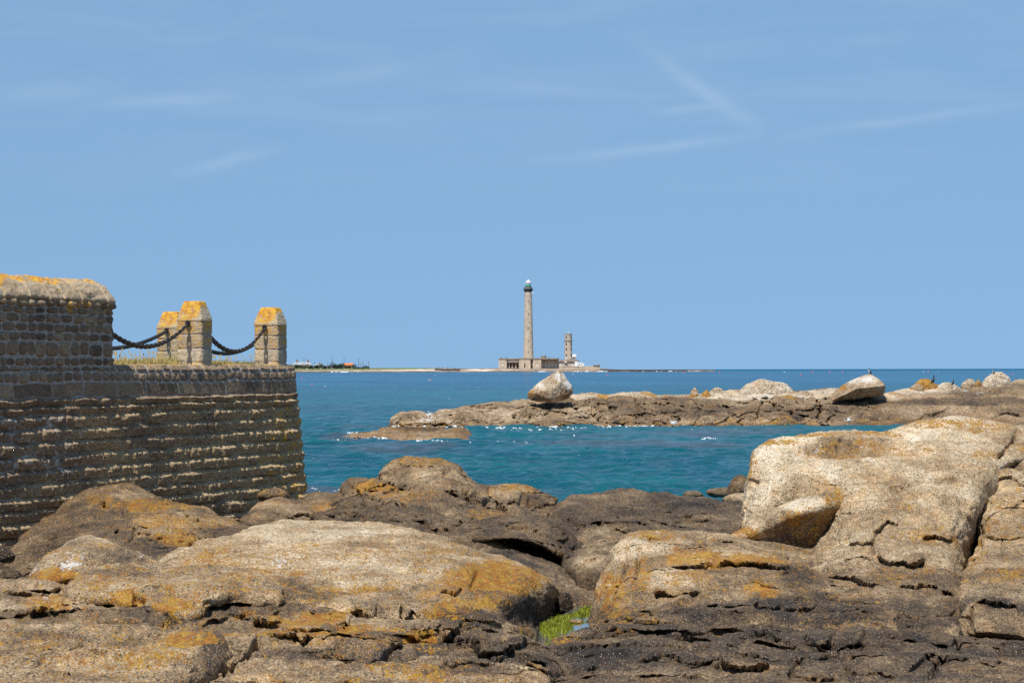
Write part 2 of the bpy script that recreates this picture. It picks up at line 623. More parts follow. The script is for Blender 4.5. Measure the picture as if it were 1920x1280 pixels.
def rock(name, label, cat, rows, sp=1.6, back=1.5, drop=1.0, bot=0.7, side=0.9, steps=(), cracks=(), dents=(),
         tone=0.5, tones=(), lichen=0.1, lichens=(), white=0.0, whites=(), det=1.0, block=1.0, fold=0.0, seed=0, mat=None, unit=1.0,
         kind=None, group=None, parent=None, amps=None, fac=1.0):
    """a rock mass lofted through picture-measured contour rows (px, py, distance), then fractured and roughened.
    unit = metres per noise unit"""
    mat = mat or M_ROCK
    rr = []
    for r in rows:
        D0, pts = r
        rr.append(np.array([(p[0], p[1], p[2] if len(p) > 2 else D0) for p in pts], float))
    W = max(r[:, 0].max() - r[:, 0].min() for r in rr)
    Hh = max(np.abs(np.diff(r[:, 1])).sum() for r in rr)
    N = int(max(16, (W + 0.5 * Hh) / sp))
    world_rows, pix = [], []
    for r in rr:
        q = crspline(r, N)
        pix.append(q)
        world_rows.append(P(q[:, 0], q[:, 1], q[:, 2]))
    top = world_rows[0]
    ray = (top - EYE); ray /= np.linalg.norm(ray, axis=1)[:, None]
    b1 = top + ray * back * 0.35 + np.array([0, 0, -0.04 * drop])
    b2 = top + ray * back * 0.8 + np.array([0, 0, -0.35 * drop])
    b3 = top + ray * back + np.array([0, 0, -drop])
    bt = world_rows[-1] + np.array([0, 0.12 * bot, -bot])
    seq = [b3, b2, b1] + world_rows + [bt]
    nseg = [4, 6, 10]
    for a, b in zip(pix[:-1], pix[1:]):
        nseg.append(int(max(5, np.mean(np.hypot(a[:, 0] - b[:, 0], a[:, 1] - b[:, 1])) / sp * 1.15)))
    nseg.append(8)
    par = np.arange(len(seq), dtype=float)
    ts = np.concatenate([np.linspace(i, i + 1, n, endpoint=False) for i, n in enumerate(nseg)] + [[len(seq) - 1]])
    G = crspline(np.array(seq), ts=ts, par=par)
    # sides wrapped backwards
    ry = G - EYE; ry /= np.linalg.norm(ry, axis=2)[..., None]

    def sidecol(col, sgn):
        out = []
        for f in (0.12, 0.3, 0.6, 1.0):
            out.append(G[:, col] + ry[:, col] * side * f + np.array([sgn * 0.10 * side * math.sqrt(f) * 0.5, 0, -0.45 * side * f * f]))
        return out
    Lc = sidecol(0, -1)[::-1]; Rc = sidecol(-1, 1)
    G = np.concatenate([np.stack(Lc, 1), G, np.stack(Rc, 1)], 1)
    Mr, Nc = G.shape[:2]
    du = np.gradient(G, axis=1); dv = np.gradient(G, axis=0)
    nrm = np.cross(dv, du)
    nrm /= np.linalg.norm(nrm, axis=2)[..., None] + 1e-9
    tocam = EYE - G
    flip = (np.sum(nrm * tocam, -1) < 0).mean() > 0.5
    if flip:
        nrm = -nrm
    x, y, D = proj(G)
    q = G / unit
    wob = 0.45 * fbm(np.stack([x / 40, y / 22, np.full_like(x, seed * 3.1)], -1), 3, seed + 5)
    a = dict(big=0.055, mid=0.028, fine=0.014, micro=0.0050, blk=0.055, grv=0.05, fol=0.02, fct=0.055)
    if amps: a.update(amps)
    gs = np.clip(np.abs(np.gradient(D, axis=0)) / np.maximum(np.abs(np.gradient(y, axis=0)), 0.05), 0, 0.06)   # metres of depth per pixel row
    gs[:20] = 0
    dR = np.zeros_like(x)                                      # undercuts: in and out along the line the ledges face
    disp = a['big'] * fbm(q * 1.1, 3, seed) * det
    disp = disp + a['mid'] * ridged(q * np.array([2.6, 2.6, 4.2]), 3, seed + 3) * det * 0.7
    qs = q * np.array([1, 0.4, 1])
    disp = disp + a['fine'] * fbm(qs * 12, 3, seed + 9) * det + a['micro'] * fbm(qs * 42, 2, seed + 13) * det
    if block > 0:
        qb = q * np.array([0.75, 0.55, 1.9]) + 0.28 * np.stack([fbm(q * 1.4, 2, seed + 40), fbm(q * 1.4, 2, seed + 41), fbm(q * 1.4, 2, seed + 42)], -1)
        f1, f2, idr = worley(qb, seed + 2)
        e = f2 - f1
        disp = disp + block * a['blk'] * 0.6 * (idr - 0.5) * sstep(0.0, 0.10, e)
        dR = dR + block * (a['blk'] * 1.6 * (idr - 0.5) * sstep(0.0, 0.06, e) + (a['grv'] * 1.3 + 2.0 * gs) * np.exp(-(e / 0.034) ** 2))
        f1, f2, idr = worley(q * np.array([2.0, 1.5, 5.2]) + 0.3 * np.stack([fbm(q * 3, 2, seed + 50)] * 3, -1), seed + 7)
        e = f2 - f1
        disp = disp + block * 0.25 * a['blk'] * (idr - 0.5) * sstep(0.0, 0.14, e)
        dR = dR + block * 0.5 * (a['blk'] * 1.5 * (idr - 0.5) * sstep(0.0, 0.09, e) + (a['grv'] * 1.3 + 1.4 * gs) * np.exp(-(e / 0.075) ** 2) * (idr > 0.45))
        nz = fbm(q * np.array([0.55, 0.42, 2.3]) + 3.7, 3, seed + 80)
        dR = dR + block * (a['grv'] * 1.6 + 2.4 * gs) * np.exp(-(nz / 0.030) ** 2) * sstep(-0.1, 0.25, fbm(q * 0.9, 2, seed + 81))
    if fac > 0:
        wq = 0.16 * np.stack([fbm(q * 2.1, 2, seed + 90), fbm(q * 2.1, 2, seed + 91), fbm(q * 2.1, 2, seed + 92)], -1)
        fa = facet(q * np.array([1.5, 1.2, 2.4]) + wq, seed + 93)
        fb_ = facet(q * np.array([4.2, 3.2, 6.5]) + wq * 2, seed + 94)
        for A_ in (fa, fb_):
            for _ in range(2):
                A_[1:-1] = 0.25 * A_[:-2] + 0.5 * A_[1:-1] + 0.25 * A_[2:]
                A_[:, 1:-1] = 0.25 * A_[:, :-2] + 0.5 * A_[:, 1:-1] + 0.25 * A_[:, 2:]
        k_ = fac * sstep(10, 34, np.arange(Mr, dtype=float))[:, None] * (0.35 + 0.65 * sstep(-0.15, 0.2, fbm(q * 0.8, 2, seed + 95)))
        disp = disp + k_ * a['fct'] * (fa + 0.34 * fb_)
        dR = dR + k_ * (a['fct'] * 1.2 + 1.5 * gs) * (0.8 * fa + 0.3 * fb_)
    if fold > 0:                                              # thin overhanging beds that dip gently to the right
        for fr, sd_, am_, kg, wr in ((2.3, 68, 1.0, 9.0, 1.5), (6.0, 60, 0.8, 2.4, 1.3)):
            ph = fr * (G[..., 2] - 0.17 * G[..., 1] - 0.10 * G[..., 0]) + wr * fbm(q * np.array([0.8, 0.6, 1.2]), 3, seed + sd_) + 0.07 * fbm(q * 6, 2, seed + sd_ + 1)
            sw = ph - np.floor(ph)
            am = am_ * fold * sstep(-0.12, 0.42, fbm(q * np.array([1.1, 0.8, 1.1]), 2, seed + sd_ + 2))
            dl = np.clip(3.0 * np.abs(np.gradient(ph, axis=0)), 0.02, 0.35)      # a few mesh rows wide, so that the lip stays one clean edge
            lip = (1 - sw) ** 1.9 * (0.7 + 0.3 * sstep(0, 0.10, sw)) - 0.30 * sstep(0.80, 0.92, sw)
            bl = np.clip((sw - (1 - dl)) / dl, 0, 1)
            lip = lip * (1 - bl) + 0.7 * bl
            dR = dR - am * (a['fol'] * 2.0 + kg * gs) * lip
            disp = disp + am * 0.5 * a['fol'] * ((1 - sw) ** 2 * (1 - bl) + bl)
    for poly, h, Lr, *gr in steps:
        d, sg, t = poly_dist(x, y, poly)
        d = d + 0.0
        tap = sstep(0, 0.16, t) * sstep(1, 0.84, t)
        wv = 4.5 * fbm(np.stack([x / 34, y / 34, np.full_like(x, 3.3)], -1), 2, seed + 21)
        sd = d * sg + wv
        g = gr[0] if gr else h * 0.8
        h = h * 0.8; g = g * 0.75
        tw = 1.3 + 7 * abs(h)
        if h >= 0:
            lip = -1.5 * h * np.exp(-np.clip(sd, 0, None) / (Lr * 1.2)) * sstep(-0.6 * tw, 0.6 * tw, sd)
            rec = 1.9 * g * np.exp(-np.clip(-sd, 0, None) / (Lr * 0.55 + 2)) * sstep(0.6 * tw, -0.6 * tw, sd)
            dR = dR + tap * (lip + rec)
            disp = disp + tap * 0.30 * h * np.exp(-np.clip(sd - tw, 0, None) / Lr) * sstep(-tw, tw, sd)
        else:
            disp = disp + tap * (h * np.exp(-np.clip(sd, 0, None) / Lr) * sstep(-2, 2, sd) - g * np.exp(-((sd + 2.0) / 2.3) ** 2))
    for poly, wpx, dep in cracks:
        d, sg, t = poly_dist(x, y, poly)
        wv = 0.22 * wpx * fbm(np.stack([x / 9, y / 9, np.full_like(x, 1.3)], -1), 2, seed + 23) + 1
        tap = sstep(-0.02, 0.08, t) * sstep(1.02, 0.9, t)
        gq = dep * tap * np.exp(-(d / (0.8 * wpx * np.clip(wv, 0.4, 2))) ** 2)
        disp = disp - 0.4 * gq
        dR = dR + 1.3 * gq
    for (cx, cy, rx, ry_, am, *rot) in dents:
        aa = R(rot[0]) if rot else 0.0
        u = ((x - cx) * math.cos(aa) + (y - cy) * math.sin(aa)) / rx
        w = (-(x - cx) * math.sin(aa) + (y - cy) * math.cos(aa)) / ry_
        disp = disp + am * np.exp(-(u * u + w * w))
    for _ in range(1):                                        # keep the edges of ledges clean
        dR[:, 1:-1] = 0.25 * dR[:, :-2] + 0.5 * dR[:, 1:-1] + 0.25 * dR[:, 2:]
    dR = dR * sstep(14, 30, np.arange(Mr, dtype=float))[:, None]      # the skyline itself keeps its measured distance
    ryf = G - EYE; ryf /= np.linalg.norm(ryf, axis=2)[..., None]
    V = G + nrm * disp[..., None] + ryf * dR[..., None]
    tn = blobs(x, y, tones, tone, wob) if tones else np.full(x.shape, float(tone))
    tn = tn + 0.14 * fbm(q * 2.2, 3, seed + 70)
    lc = blobs(x, y, lichens, lichen, wob) if lichens else np.full(x.shape, float(lichen))
    wh = blobs(x, y, whites, white, wob) if whites else np.full(x.shape, float(white))
    org = np.array([V[..., 0].mean(), V[..., 1].mean(), V[..., 2].min()])
    me = np_mesh(name, V - org, grid_faces(Mr, Nc, not flip), dict(tone=tn, lichen=lc, white=wh))
    o = link(name, me, mat, parent, org)
    return tag(o, label, cat, group, kind)


def boulder(name, label, cat, pts, seed=0, mat=None, rough=0.02, sub=5, tone=0.6, tones=(), lichen=0.1, lichens=(), white=0.0, whites=(),
            unit=1.0, smooth=0.5, group=None, blk=0.0, it=3):
    """a loose stone: hull of measured points (px, py, distance), subdivided, worn round and roughened"""
    pts = np.array(pts, float)
    w = P(pts[:, 0], pts[:, 1], pts[:, 2])
    bm = bmesh.new()
    for p in w:
        bm.verts.new(p)
    r = bmesh.ops.convex_hull(bm, input=bm.verts)
    bmesh.ops.delete(bm, geom=[g for g in r['geom_interior'] if isinstance(g, bmesh.types.BMVert)] , context='VERTS')
    loose = [v for v in bm.verts if not v.link_faces]
    bmesh.ops.delete(bm, geom=loose, context='VERTS')
    bmesh.ops.triangulate(bm, faces=bm.faces)
    ext = max((w.max(0) - w.min(0)))
    for k in range(sub):
        long_e = [e for e in bm.edges if e.calc_length() > ext / (3.0 * 1.9 ** k)]
        if long_e:
            bmesh.ops.subdivide_edges(bm, edges=long_e, cuts=1)
            bmesh.ops.triangulate(bm, faces=bm.faces)
        if 1 <= k < 4:
            for _ in range(it):
                bmesh.ops.smooth_vert(bm, verts=bm.verts, factor=smooth, use_axis_x=True, use_axis_y=True, use_axis_z=True)
    bmesh.ops.recalc_face_normals(bm, faces=bm.faces)
    bm.normal_update()
    V = np.array([v.co for v in bm.verts]); Nn = np.array([v.normal for v in bm.verts])
    # smoothing shrinks the hull; scale back to the measured extent
    lo, hi = w.min(0), w.max(0); l2, h2 = V.min(0), V.max(0)
    V = lo + (V - l2) / (h2 - l2) * (hi - lo)
    q = V / unit
    d = rough * (fbm(q * 2.2, 4, seed) + 0.5 * ridged(q * 4, 2, seed + 4) - 0.2)
    if blk:
        f1, f2, idr = worley(q * 1.6, seed + 9)
        d = d + blk * ((idr - 0.5) * sstep(0, 0.15, f2 - f1) - 0.6 * np.exp(-((f2 - f1) / 0.06) ** 2))
    V = V + Nn * d[:, None]
    x, y, D = proj(V)
    wob = 0.4 * fbm(np.stack([x / 14, y / 10, np.full_like(x, seed)], -1), 3, seed + 5)
    tn = (blobs(x, y, tones, tone, wob) if tones else np.full(x.shape, float(tone))) + 0.10 * fbm(q * 3, 3, seed + 8)
    lc = blobs(x, y, lichens, lichen, wob) if lichens else np.full(x.shape, float(lichen))
    wh = blobs(x, y, whites, white, wob) if whites else np.full(x.shape, float(white))
    org = np.array([V[:, 0].mean(), V[:, 1].mean(), V[:, 2].min()])
    for v, p in zip(bm.verts, V - org):
        v.co = p
    me = bpy.data.meshes.new(name)
    bm.to_mesh(me); bm.free()
    me.polygons.foreach_set('use_smooth', [True] * len(me.polygons))
    for an, a in (('tone', tn), ('lichen', lc), ('white', wh)):
        at = me.attributes.new(an, 'FLOAT', 'POINT'); at.data.foreach_set('value', np.ascontiguousarray(a, np.float32))
    o = link(name, me, mat or M_ROCK, None, org)
    return tag(o, label, cat, group)


def dome(cx, cy, w, h, D, dd=None, seed=0, sink=0.8):
    """points of a stone bedded in the rock below it: rounded uneven top, sides going straight down and back"""
    rnd = random.Random(seed); out = []
    dd = dd if dd is not None else w * 0.45 / F * D
    base = cy + h / 2
    lop = rnd.uniform(-0.28, 0.28)
    for ring, (z, r) in enumerate(((1.0, 0.28), (0.80, 0.62), (0.48, 0.88), (0.05, 1.0), (-sink, 1.0))):
        for i in range(9):
            a = 2 * math.pi * (i + rnd.uniform(-0.3, 0.3) + 0.5 * ring) / 9
            k = r * rnd.uniform(0.84, 1.06) if ring < 4 else 1.0
            x, yy = k * math.cos(a) + lop * max(z, 0) * 0.6, k * math.sin(a)
            zz = z * (rnd.uniform(0.86, 1.04) if z > 0 else 1)
            out.append((cx + x * w / 2, base - zz * h, D + yy * dd + (0.5 * dd if z < 0 else 0)))
    return out


def oval(cx, cy, w, h, D, dd=None, seed=0, n=26, flat=0.35):
    """points of a rounded stone seen as an oval w x h pixels, its lower part cut flatter"""
    rnd = random.Random(seed); out = []
    dd = dd if dd is not None else w * 0.5 / F * D
    for i in range(n):
        z = 1 - 2 * (i + 0.5) / n
        a = i * 2.399963 + seed
        r = math.sqrt(1 - z * z)
        x, yy = r * math.cos(a), r * math.sin(a)
        k = 1 + rnd.uniform(-0.16, 0.10)
        zz = z if z > 0 else z * (1 - flat) - flat * 0.2 * (-z)
        out.append((cx + x * k * w / 2, cy - zz * k * h / 2, D + yy * k * dd))
    return out

# ================================================================== SETTING
RE = 6.37e6


def sea_z(x, y):
    return -(x * x + y * y) / (2 * RE)


# ------------------------------------------------------------------ sea
def sea_material():
    t = NT('sea water')
    sh = t.attr('shoal')
    pos = t.n.new('ShaderNodeNewGeometry').outputs['Position']
    sp = t.n.new('ShaderNodeSeparateXYZ'); t.l.new(pos, sp.inputs[0])
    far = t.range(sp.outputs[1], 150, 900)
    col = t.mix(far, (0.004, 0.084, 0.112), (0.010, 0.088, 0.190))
    mp = t.mapv((0.012, 0.004, 1))
    n = t.noise(1.0, 5, 0.6, mp)
    col = t.mix(t.range(n, 0.38, 0.66), t.mix(1.0, col, (0.6, 0.76, 0.90), 'MULTIPLY'), t.mix(1.0, col, (1.3, 1.28, 1.12), 'MULTIPLY'))
    mp2 = t.mapv((0.20, 0.055, 1))
    n2 = t.noise(1.0, 4, 0.6, mp2)
    col = t.mix(t.math('MULTIPLY', t.range(n2, 0.42, 0.66), 0.50), col, (0.008, 0.135, 0.155))  # paler teal streaks paint the chop's sky reflections into the colour
    n3 = t.noise(1.0, 5, 0.6, t.mapv((0.10, 0.05, 1)))
    shf = t.range(t.math('ADD', sh, t.math('MULTIPLY', t.math('SUBTRACT', n3, 0.5), 1.2)), 0.35, 0.8)
    col = t.mix(t.math('MULTIPLY', shf, 0.55), col, (0.070, 0.075, 0.095))
    # far ripples that the mesh is too coarse for
    b1 = t.noise(1.0, 6, 0.66, t.mapv((1.1, 0.42, 1)))
    b2 = t.noise(1.0, 4, 0.6, t.mapv((0.10, 0.030, 1)))
    h = t.math('ADD', t.math('MULTIPLY', b1, 0.55), t.math('MULTIPLY', b2, 1.3))
    t.bump(h, 1.0, 0.9)
    t.b.inputs['IOR'].default_value = 1.24
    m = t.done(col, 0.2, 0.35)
    t.l.new(t.math('ADD', t.range(sp.outputs[1], 60, 420, 0.50, 0.0), t.range(sp.outputs[1], 150, 3500, 0.07, 0.0)), t.b.inputs['Specular IOR Level'])
    return m


def make_sea():
    inv = np.concatenate([np.linspace(1 / 45.0, 1 / 75.0, 60)[:-1], np.linspace(1 / 75.0, 1 / 7500.0, 1250)])          # even rows in the picture
    Dr = 1 / inv
    ang = np.concatenate([np.linspace(-1.2, -0.20, 40)[:-1], np.linspace(-0.20, 0.20, 1000), np.linspace(0.20, 1.2, 40)[1:]])
    Y = np.repeat(Dr[:, None], len(ang), 1)
    X = Y * ang[None, :]
    dD = np.abs(np.gradient(Dr))[:, None]
    Z = np.zeros_like(X); dX = np.zeros_like(X)
    rnd = np.random.RandomState(4)
    base = math.pi * 1.42                                   # swell runs towards the shore and to the right
    lam = 0.45 * (1.26 ** np.arange(19))
    for i, L in enumerate(lam):
        for j in range(3):
            th = base + rnd.normal(0, 0.62)
            k = 2 * math.pi / L
            A = 0.021 * L ** 0.78 * (1 if L < 3.2 else (3.2 / L) ** 1.5)
            fade = np.clip(1.25 - dD * abs(math.sin(th)) / (L * 0.32), 0, 1)
            ph = k * (X * math.cos(th) + Y * math.sin(th)) + rnd.uniform(0, 6.28)
            s = np.sin(ph)
            Z += fade * A * (s + 0.28 * np.cos(2 * ph)) * 0.72
    gust = 0.75 + 0.55 * fbm(np.stack([X / 22, Y / 45, np.zeros_like(X)], -1), 3, 5)
    Z = Z * np.clip(gust, 0.25, 1.6) + sea_z(X, Y)
    px, py, D = proj(np.stack([X, Y, np.zeros_like(X)], -1))
    wob = 0.4 * fbm(np.stack([X / 9, Y / 22, np.zeros_like(X)], -1), 3, 8)
    sh = blobs(px, py, [(600, 925, 60, 14, 0.9), (760, 838, 150, 9, 0.75), (640, 822, 70, 8, 0.9), (1150, 832, 220, 7, 0.85), (1330, 836, 110, 7, 0.9),
                        (1380, 812, 150, 12, 0.65), (1060, 815, 260, 7, 0.5), (960, 930, 130, 12, 0.5), (820, 848, 90, 8, 0.4), (700, 800, 100, 6, 0.5),
                        (880, 883, 60, 8, 0.5), (1250, 925, 100, 12, 0.45)], 0.0, wob)
    V = np.stack([X, Y, Z], -1)
    me = np_mesh('sea', V, grid_faces(*X.shape), dict(shoal=sh))
    return tag(link('sea', me, sea_material()), None, None, None, 'structure')


make_sea()


# ------------------------------------------------------------------ bedrock that carries the rocks, running down under the sea
def make_shore():
    xs = np.linspace(-26, 26, 420); ys = np.concatenate([np.linspace(2, 50, 420), np.linspace(50.5, 75, 60)])
    X, Y = np.meshgrid(xs, ys)
    base = np.interp(ys, [2, 12, 18, 22, 32, 40, 46, 52, 60, 75], [2.25, 2.1, 1.85, 1.72, 1.72, 1.62, 1.35, 0.55, -0.6, -1.5])[:, None]
    q = np.stack([X, Y, np.zeros_like(X)], -1)
    Z = base + 0.10 * fbm(q * 0.5, 4, 3) + 0.05 * ridged(q * 1.5, 3, 8) - 0.05
    # broken ground away from the measured masses
    out = sstep(0.185, 0.25, np.abs(X / np.maximum(Y, 3))) * sstep(52, 42, Y)
    Z = Z + out * (0.55 * ridged(q * 0.42, 4, 21) + 0.30 * facet(q * np.array([0.9, 0.7, 1]), 22) + 0.12 * facet(q * 2.6, 23))
    # the gully that holds the tide pool
    gx = 24.0 * (1065 - 960) / F
    Z = Z - 0.30 * np.exp(-((X - 0.45 - (Y - 24) * 0.02) / 0.5) ** 2) * sstep(19.5, 21.5, Y) * sstep(29, 26.5, Y)
    V = np.stack([X, Y, Z], -1)
    n = X.shape
    me = np_mesh('rocky_shore', V, grid_faces(*n), dict(tone=np.full(n, 0.22) + 0.1 * fbm(q, 3, 2), lichen=np.zeros(n), white=np.zeros(n)))
    tag(link('rocky_shore', me, M_ROCK), None, None, None, 'structure')


make_shore()

# ================================================================== FOREGROUND ROCKS
# --- far rim of the shore
rock('rock_ridge', 'brown ridge rock with a rounded dome top right of the sea wall', 'rock', [
    (44, [(572, 946), (585, 931, 45), (640, 926, 45), (646, 912, 44), (660, 904, 43.7), (712, 901, 42.8), (722, 888, 42.6), (738, 872, 42.4),
          (790, 862, 42.5), (828, 865, 42.5), (858, 878, 42.4), (888, 903, 42.2), (920, 913, 42.2), (965, 914, 42.6), (1000, 923, 42.6), (1040, 935, 42.2), (1056, 946, 41.8)]),
    (41.5, [(576, 952, 43), (650, 934, 42.2), (720, 915, 41.6), (800, 893, 41.2), (860, 905, 41.0), (920, 930, 41.2), (980, 938, 41.6), (1035, 952, 41.2), (1052, 962, 40.5)]),
    (39.2, [(585, 962, 40.5), (680, 950, 39.6), (800, 935, 39.0), (880, 950, 38.8), (960, 962, 39.4), (1020, 978, 39.4), (1042, 985, 39.2)]),
    (35.8, [(600, 975, 37), (720, 970, 36), (820, 972, 35.3), (900, 985, 35.2), (980, 1000, 35.5), (1050, 1020, 36)]),
    (32.6, [(610, 992, 33.5), (720, 998, 32.5), (830, 1010, 32.0), (930, 1028, 32), (1010, 1045, 32.6), (1090, 1060, 33.5)])],
    back=2.2, drop=1.6, seed=3, tone=0.37,
    tones=[(790, 895, 110, 32, 0.50), (700, 925, 90, 22, 0.45), (960, 925, 60, 18, 0.51), (900, 965, 90, 30, 0.35), (700, 970, 140, 25, 0.29), (820, 1000, 180, 18, 0.31), (1030, 950, 60, 30, 0.34)],
    lichen=0.12, lichens=[(800, 868, 80, 14, 0.42), (700, 920, 60, 14, 0.62), (760, 935, 70, 14, 0.45), (960, 925, 70, 12, 0.45), (920, 970, 50, 15, 0.42)],
    steps=[([(650, 932), (690, 940), (730, 955), (775, 952)], 0.10, 12), ([(700, 915), (750, 925), (800, 945), (850, 950)], 0.05, 10),
           ([(640, 962), (720, 958), (800, 975), (860, 985)], 0.05, 10), ([(860, 985), (900, 1000), (925, 975)], 0.07, 10),
           ([(820, 945), (870, 960), (915, 985), (930, 1000)], 0.06, 9), ([(700, 990), (780, 985), (850, 1000)], 0.05, 10)],
    cracks=[([(1052, 935), (1040, 955), (1025, 985)], 4, 0.25), ([(905, 910), (930, 945), (960, 960)], 3, 0.08), ([(985, 925), (975, 945), (1000, 950)], 5, 0.12), ([(720, 905), (760, 925), (830, 930), (905, 935)], 2.5, 0.10), ([(800, 960), (860, 975), (930, 1005)], 2.5, 0.12), ([(930, 940), (940, 960), (990, 975)], 2.5, 0.12),
            ([(645, 905), (680, 930), (690, 960)], 3, 0.06)], block=1.0, fold=0.6, det=1.4, fac=1.7)

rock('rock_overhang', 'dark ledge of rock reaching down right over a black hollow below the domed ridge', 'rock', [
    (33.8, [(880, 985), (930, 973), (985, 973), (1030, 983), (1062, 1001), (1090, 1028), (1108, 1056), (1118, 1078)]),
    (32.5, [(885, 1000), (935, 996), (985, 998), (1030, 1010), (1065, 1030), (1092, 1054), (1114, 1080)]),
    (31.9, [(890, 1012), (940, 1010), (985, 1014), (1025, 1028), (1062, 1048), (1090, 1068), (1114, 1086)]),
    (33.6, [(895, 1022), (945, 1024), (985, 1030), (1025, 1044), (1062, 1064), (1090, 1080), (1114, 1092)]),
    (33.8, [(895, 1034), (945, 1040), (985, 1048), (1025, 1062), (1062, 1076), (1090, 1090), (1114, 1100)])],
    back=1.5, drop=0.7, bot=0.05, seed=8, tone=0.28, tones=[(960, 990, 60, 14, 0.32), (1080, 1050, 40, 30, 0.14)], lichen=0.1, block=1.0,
    steps=[([(930, 990), (990, 995), (1050, 1025)], 0.06, 8)])

rock('rock_slope', 'smooth brown sloping rock face leading down to the green tide pool', 'rock', [
    (33.0, [(905, 1030, 32), (950, 1030, 32.6), (1010, 1046, 33.4), (1070, 1066, 33.6), (1120, 1085, 33.4), (1160, 1100, 33)]),
    (30.5, [(910, 1048, 29.6), (970, 1055, 30), (1040, 1075, 30.4), (1100, 1100, 30.4), (1160, 1115, 30)]),
    (28.0, [(930, 1068, 27.5), (1000, 1085, 27.6), (1060, 1105, 27.8), (1110, 1125, 27.8), (1160, 1135, 27.4)]),
    (26.2, [(950, 1090, 25.8), (1010, 1110, 25.8), (1060, 1128, 25.8), (1110, 1140, 25.9), (1160, 1150, 25.8)])],
    back=1.0, drop=0.5, seed=11, tone=0.36, tones=[(1000, 1050, 60, 20, 0.24), (1090, 1110, 50, 22, 0.44), (960, 1035, 40, 12, 0.16)], lichen=0.03, block=0.35,
    steps=[([(940, 1040), (975, 1038), (1000, 1050)], 0.08, 8)], cracks=[([(1075, 1090), (1110, 1110)], 2, 0.04), ([(1000, 1075), (1050, 1085), (1065, 1100)], 2.5, 0.05)])

rock('rock_slab', 'long dark grey slab of rock low at the water edge in the middle', 'rock', [
    (41, [(1020, 990, 38.5), (1038, 962, 40), (1064, 942, 41), (1110, 930, 42), (1160, 925, 42.5), (1200, 928, 42.5), (1240, 932, 42.5), (1300, 936, 42.5), (1370, 943, 42), (1420, 954, 41.5), (1480, 962, 41)]),
    (38.6, [(1028, 1003, 36.5), (1090, 968, 38.2), (1160, 958, 38.8), (1260, 963, 39), (1360, 970, 39), (1480, 985, 38.2)]),
    (35.4, [(1040, 1025, 34.2), (1110, 998, 35.2), (1200, 1000, 35.4), (1300, 1003, 35.6), (1480, 1012, 35)]),
    (31.5, [(1070, 1060, 31.5), (1130, 1045, 31.6), (1220, 1035, 32), (1320, 1035, 32.2), (1480, 1035, 32)]),
    (29.2, [(1095, 1085, 29.4), (1150, 1075, 29.3), (1250, 1060, 29.8), (1480, 1060, 30)])],
    back=2.0, drop=1.4, seed=17, tone=0.25, tones=[(1150, 940, 90, 18, 0.40), (1110, 1020, 70, 30, 0.42), (1300, 945, 120, 14, 0.18), (1330, 980, 60, 14, 0.36), (1110, 1060, 40, 20, 0.50)],
    lichen=0.0, block=0.9, fold=0.4, det=1.3, fac=1.3, steps=[([(1040, 975), (1080, 985), (1120, 988), (1160, 1002), (1210, 1008)], 0.09, 14, 0.10), ([(1230, 955), (1265, 958), (1285, 966)], 0.07, 8),
                                  ([(1240, 972), (1290, 968), (1330, 962), (1370, 975)], 0.04, 8), ([(1090, 1035), (1130, 1030), (1160, 1032)], 0.05, 8), ([(1300, 1000), (1360, 998), (1400, 1003)], 0.05, 6)])

rock('outcrop', 'rust brown outcrop heaped against the foot of the sea wall', 'rock', [
    (38, [(18, 1062, 31), (30, 1030, 33.5), (60, 1000, 35.7), (95, 975, 37.3), (130, 950, 39), (165, 926, 40.2), (200, 914, 40.9), (238, 911, 41.3), (275, 923, 41.2), (320, 943, 40.6), (380, 962, 39.5), (430, 975, 38.6), (480, 988, 37.6), (520, 996, 36.8)]),
    (36, [(30, 1070, 29.8), (70, 1030, 32), (120, 990, 34.6), (170, 958, 36.7), (230, 943, 37.8), (300, 955, 37.6), (380, 975, 36.8), (450, 990, 35.8), (515, 1003, 34.8)]),
    (32.5, [(45, 1080, 28.2), (90, 1050, 29.8), (150, 1015, 31.8), (220, 990, 33.2), (300, 990, 33.4), (380, 1000, 33), (450, 1010, 32.4), (510, 1015, 32)]),
    (29.0, [(60, 1090, 27), (110, 1075, 27.6), (170, 1050, 28.8), (240, 1030, 30), (320, 1030, 30.2), (400, 1032, 30), (500, 1030, 29.8)]),
    (26.2, [(70, 1100, 25.5), (130, 1090, 26), (200, 1075, 26.6), (280, 1062, 27), (380, 1056, 27.2), (490, 1050, 27)])],
    back=0.9, drop=0.5, seed=23, tone=0.36, tones=[(330, 985, 120, 30, 0.50), (240, 930, 60, 14, 0.50), (150, 985, 70, 25, 0.28), (130, 1040, 60, 30, 0.24), (300, 1040, 100, 16, 0.20), (460, 1000, 80, 12, 0.28), (210, 1000, 50, 20, 0.30)],
    lichen=0.22, lichens=[(270, 955, 90, 14, 0.60), (330, 1015, 60, 12, 0.62), (390, 985, 80, 14, 0.42), (200, 945, 40, 12, 0.5), (290, 985, 50, 20, 0.5)],
    whites=[(345, 968, 9, 3, 0.5), (340, 998, 9, 4, 0.55)],
    steps=[([(183, 952), (205, 955), (225, 963), (232, 970)], 0.10, 10), ([(260, 965), (285, 963), (300, 970)], 0.06, 8), ([(285, 1016), (310, 1023), (345, 1028), (370, 1018)], 0.10, 10),
           ([(340, 980), (360, 986), (375, 985)], 0.08, 8), ([(60, 1035), (85, 1045), (100, 1042)], 0.07, 9), ([(350, 1000), (390, 1003), (420, 1000)], 0.05, 7)],
    cracks=[([(228, 968), (255, 985), (250, 1010), (235, 1030)], 4, 0.12), ([(110, 1000), (160, 1010), (230, 1000)], 2.5, 0.05)], block=0.9, fold=0.5, det=1.3, fac=1.5)

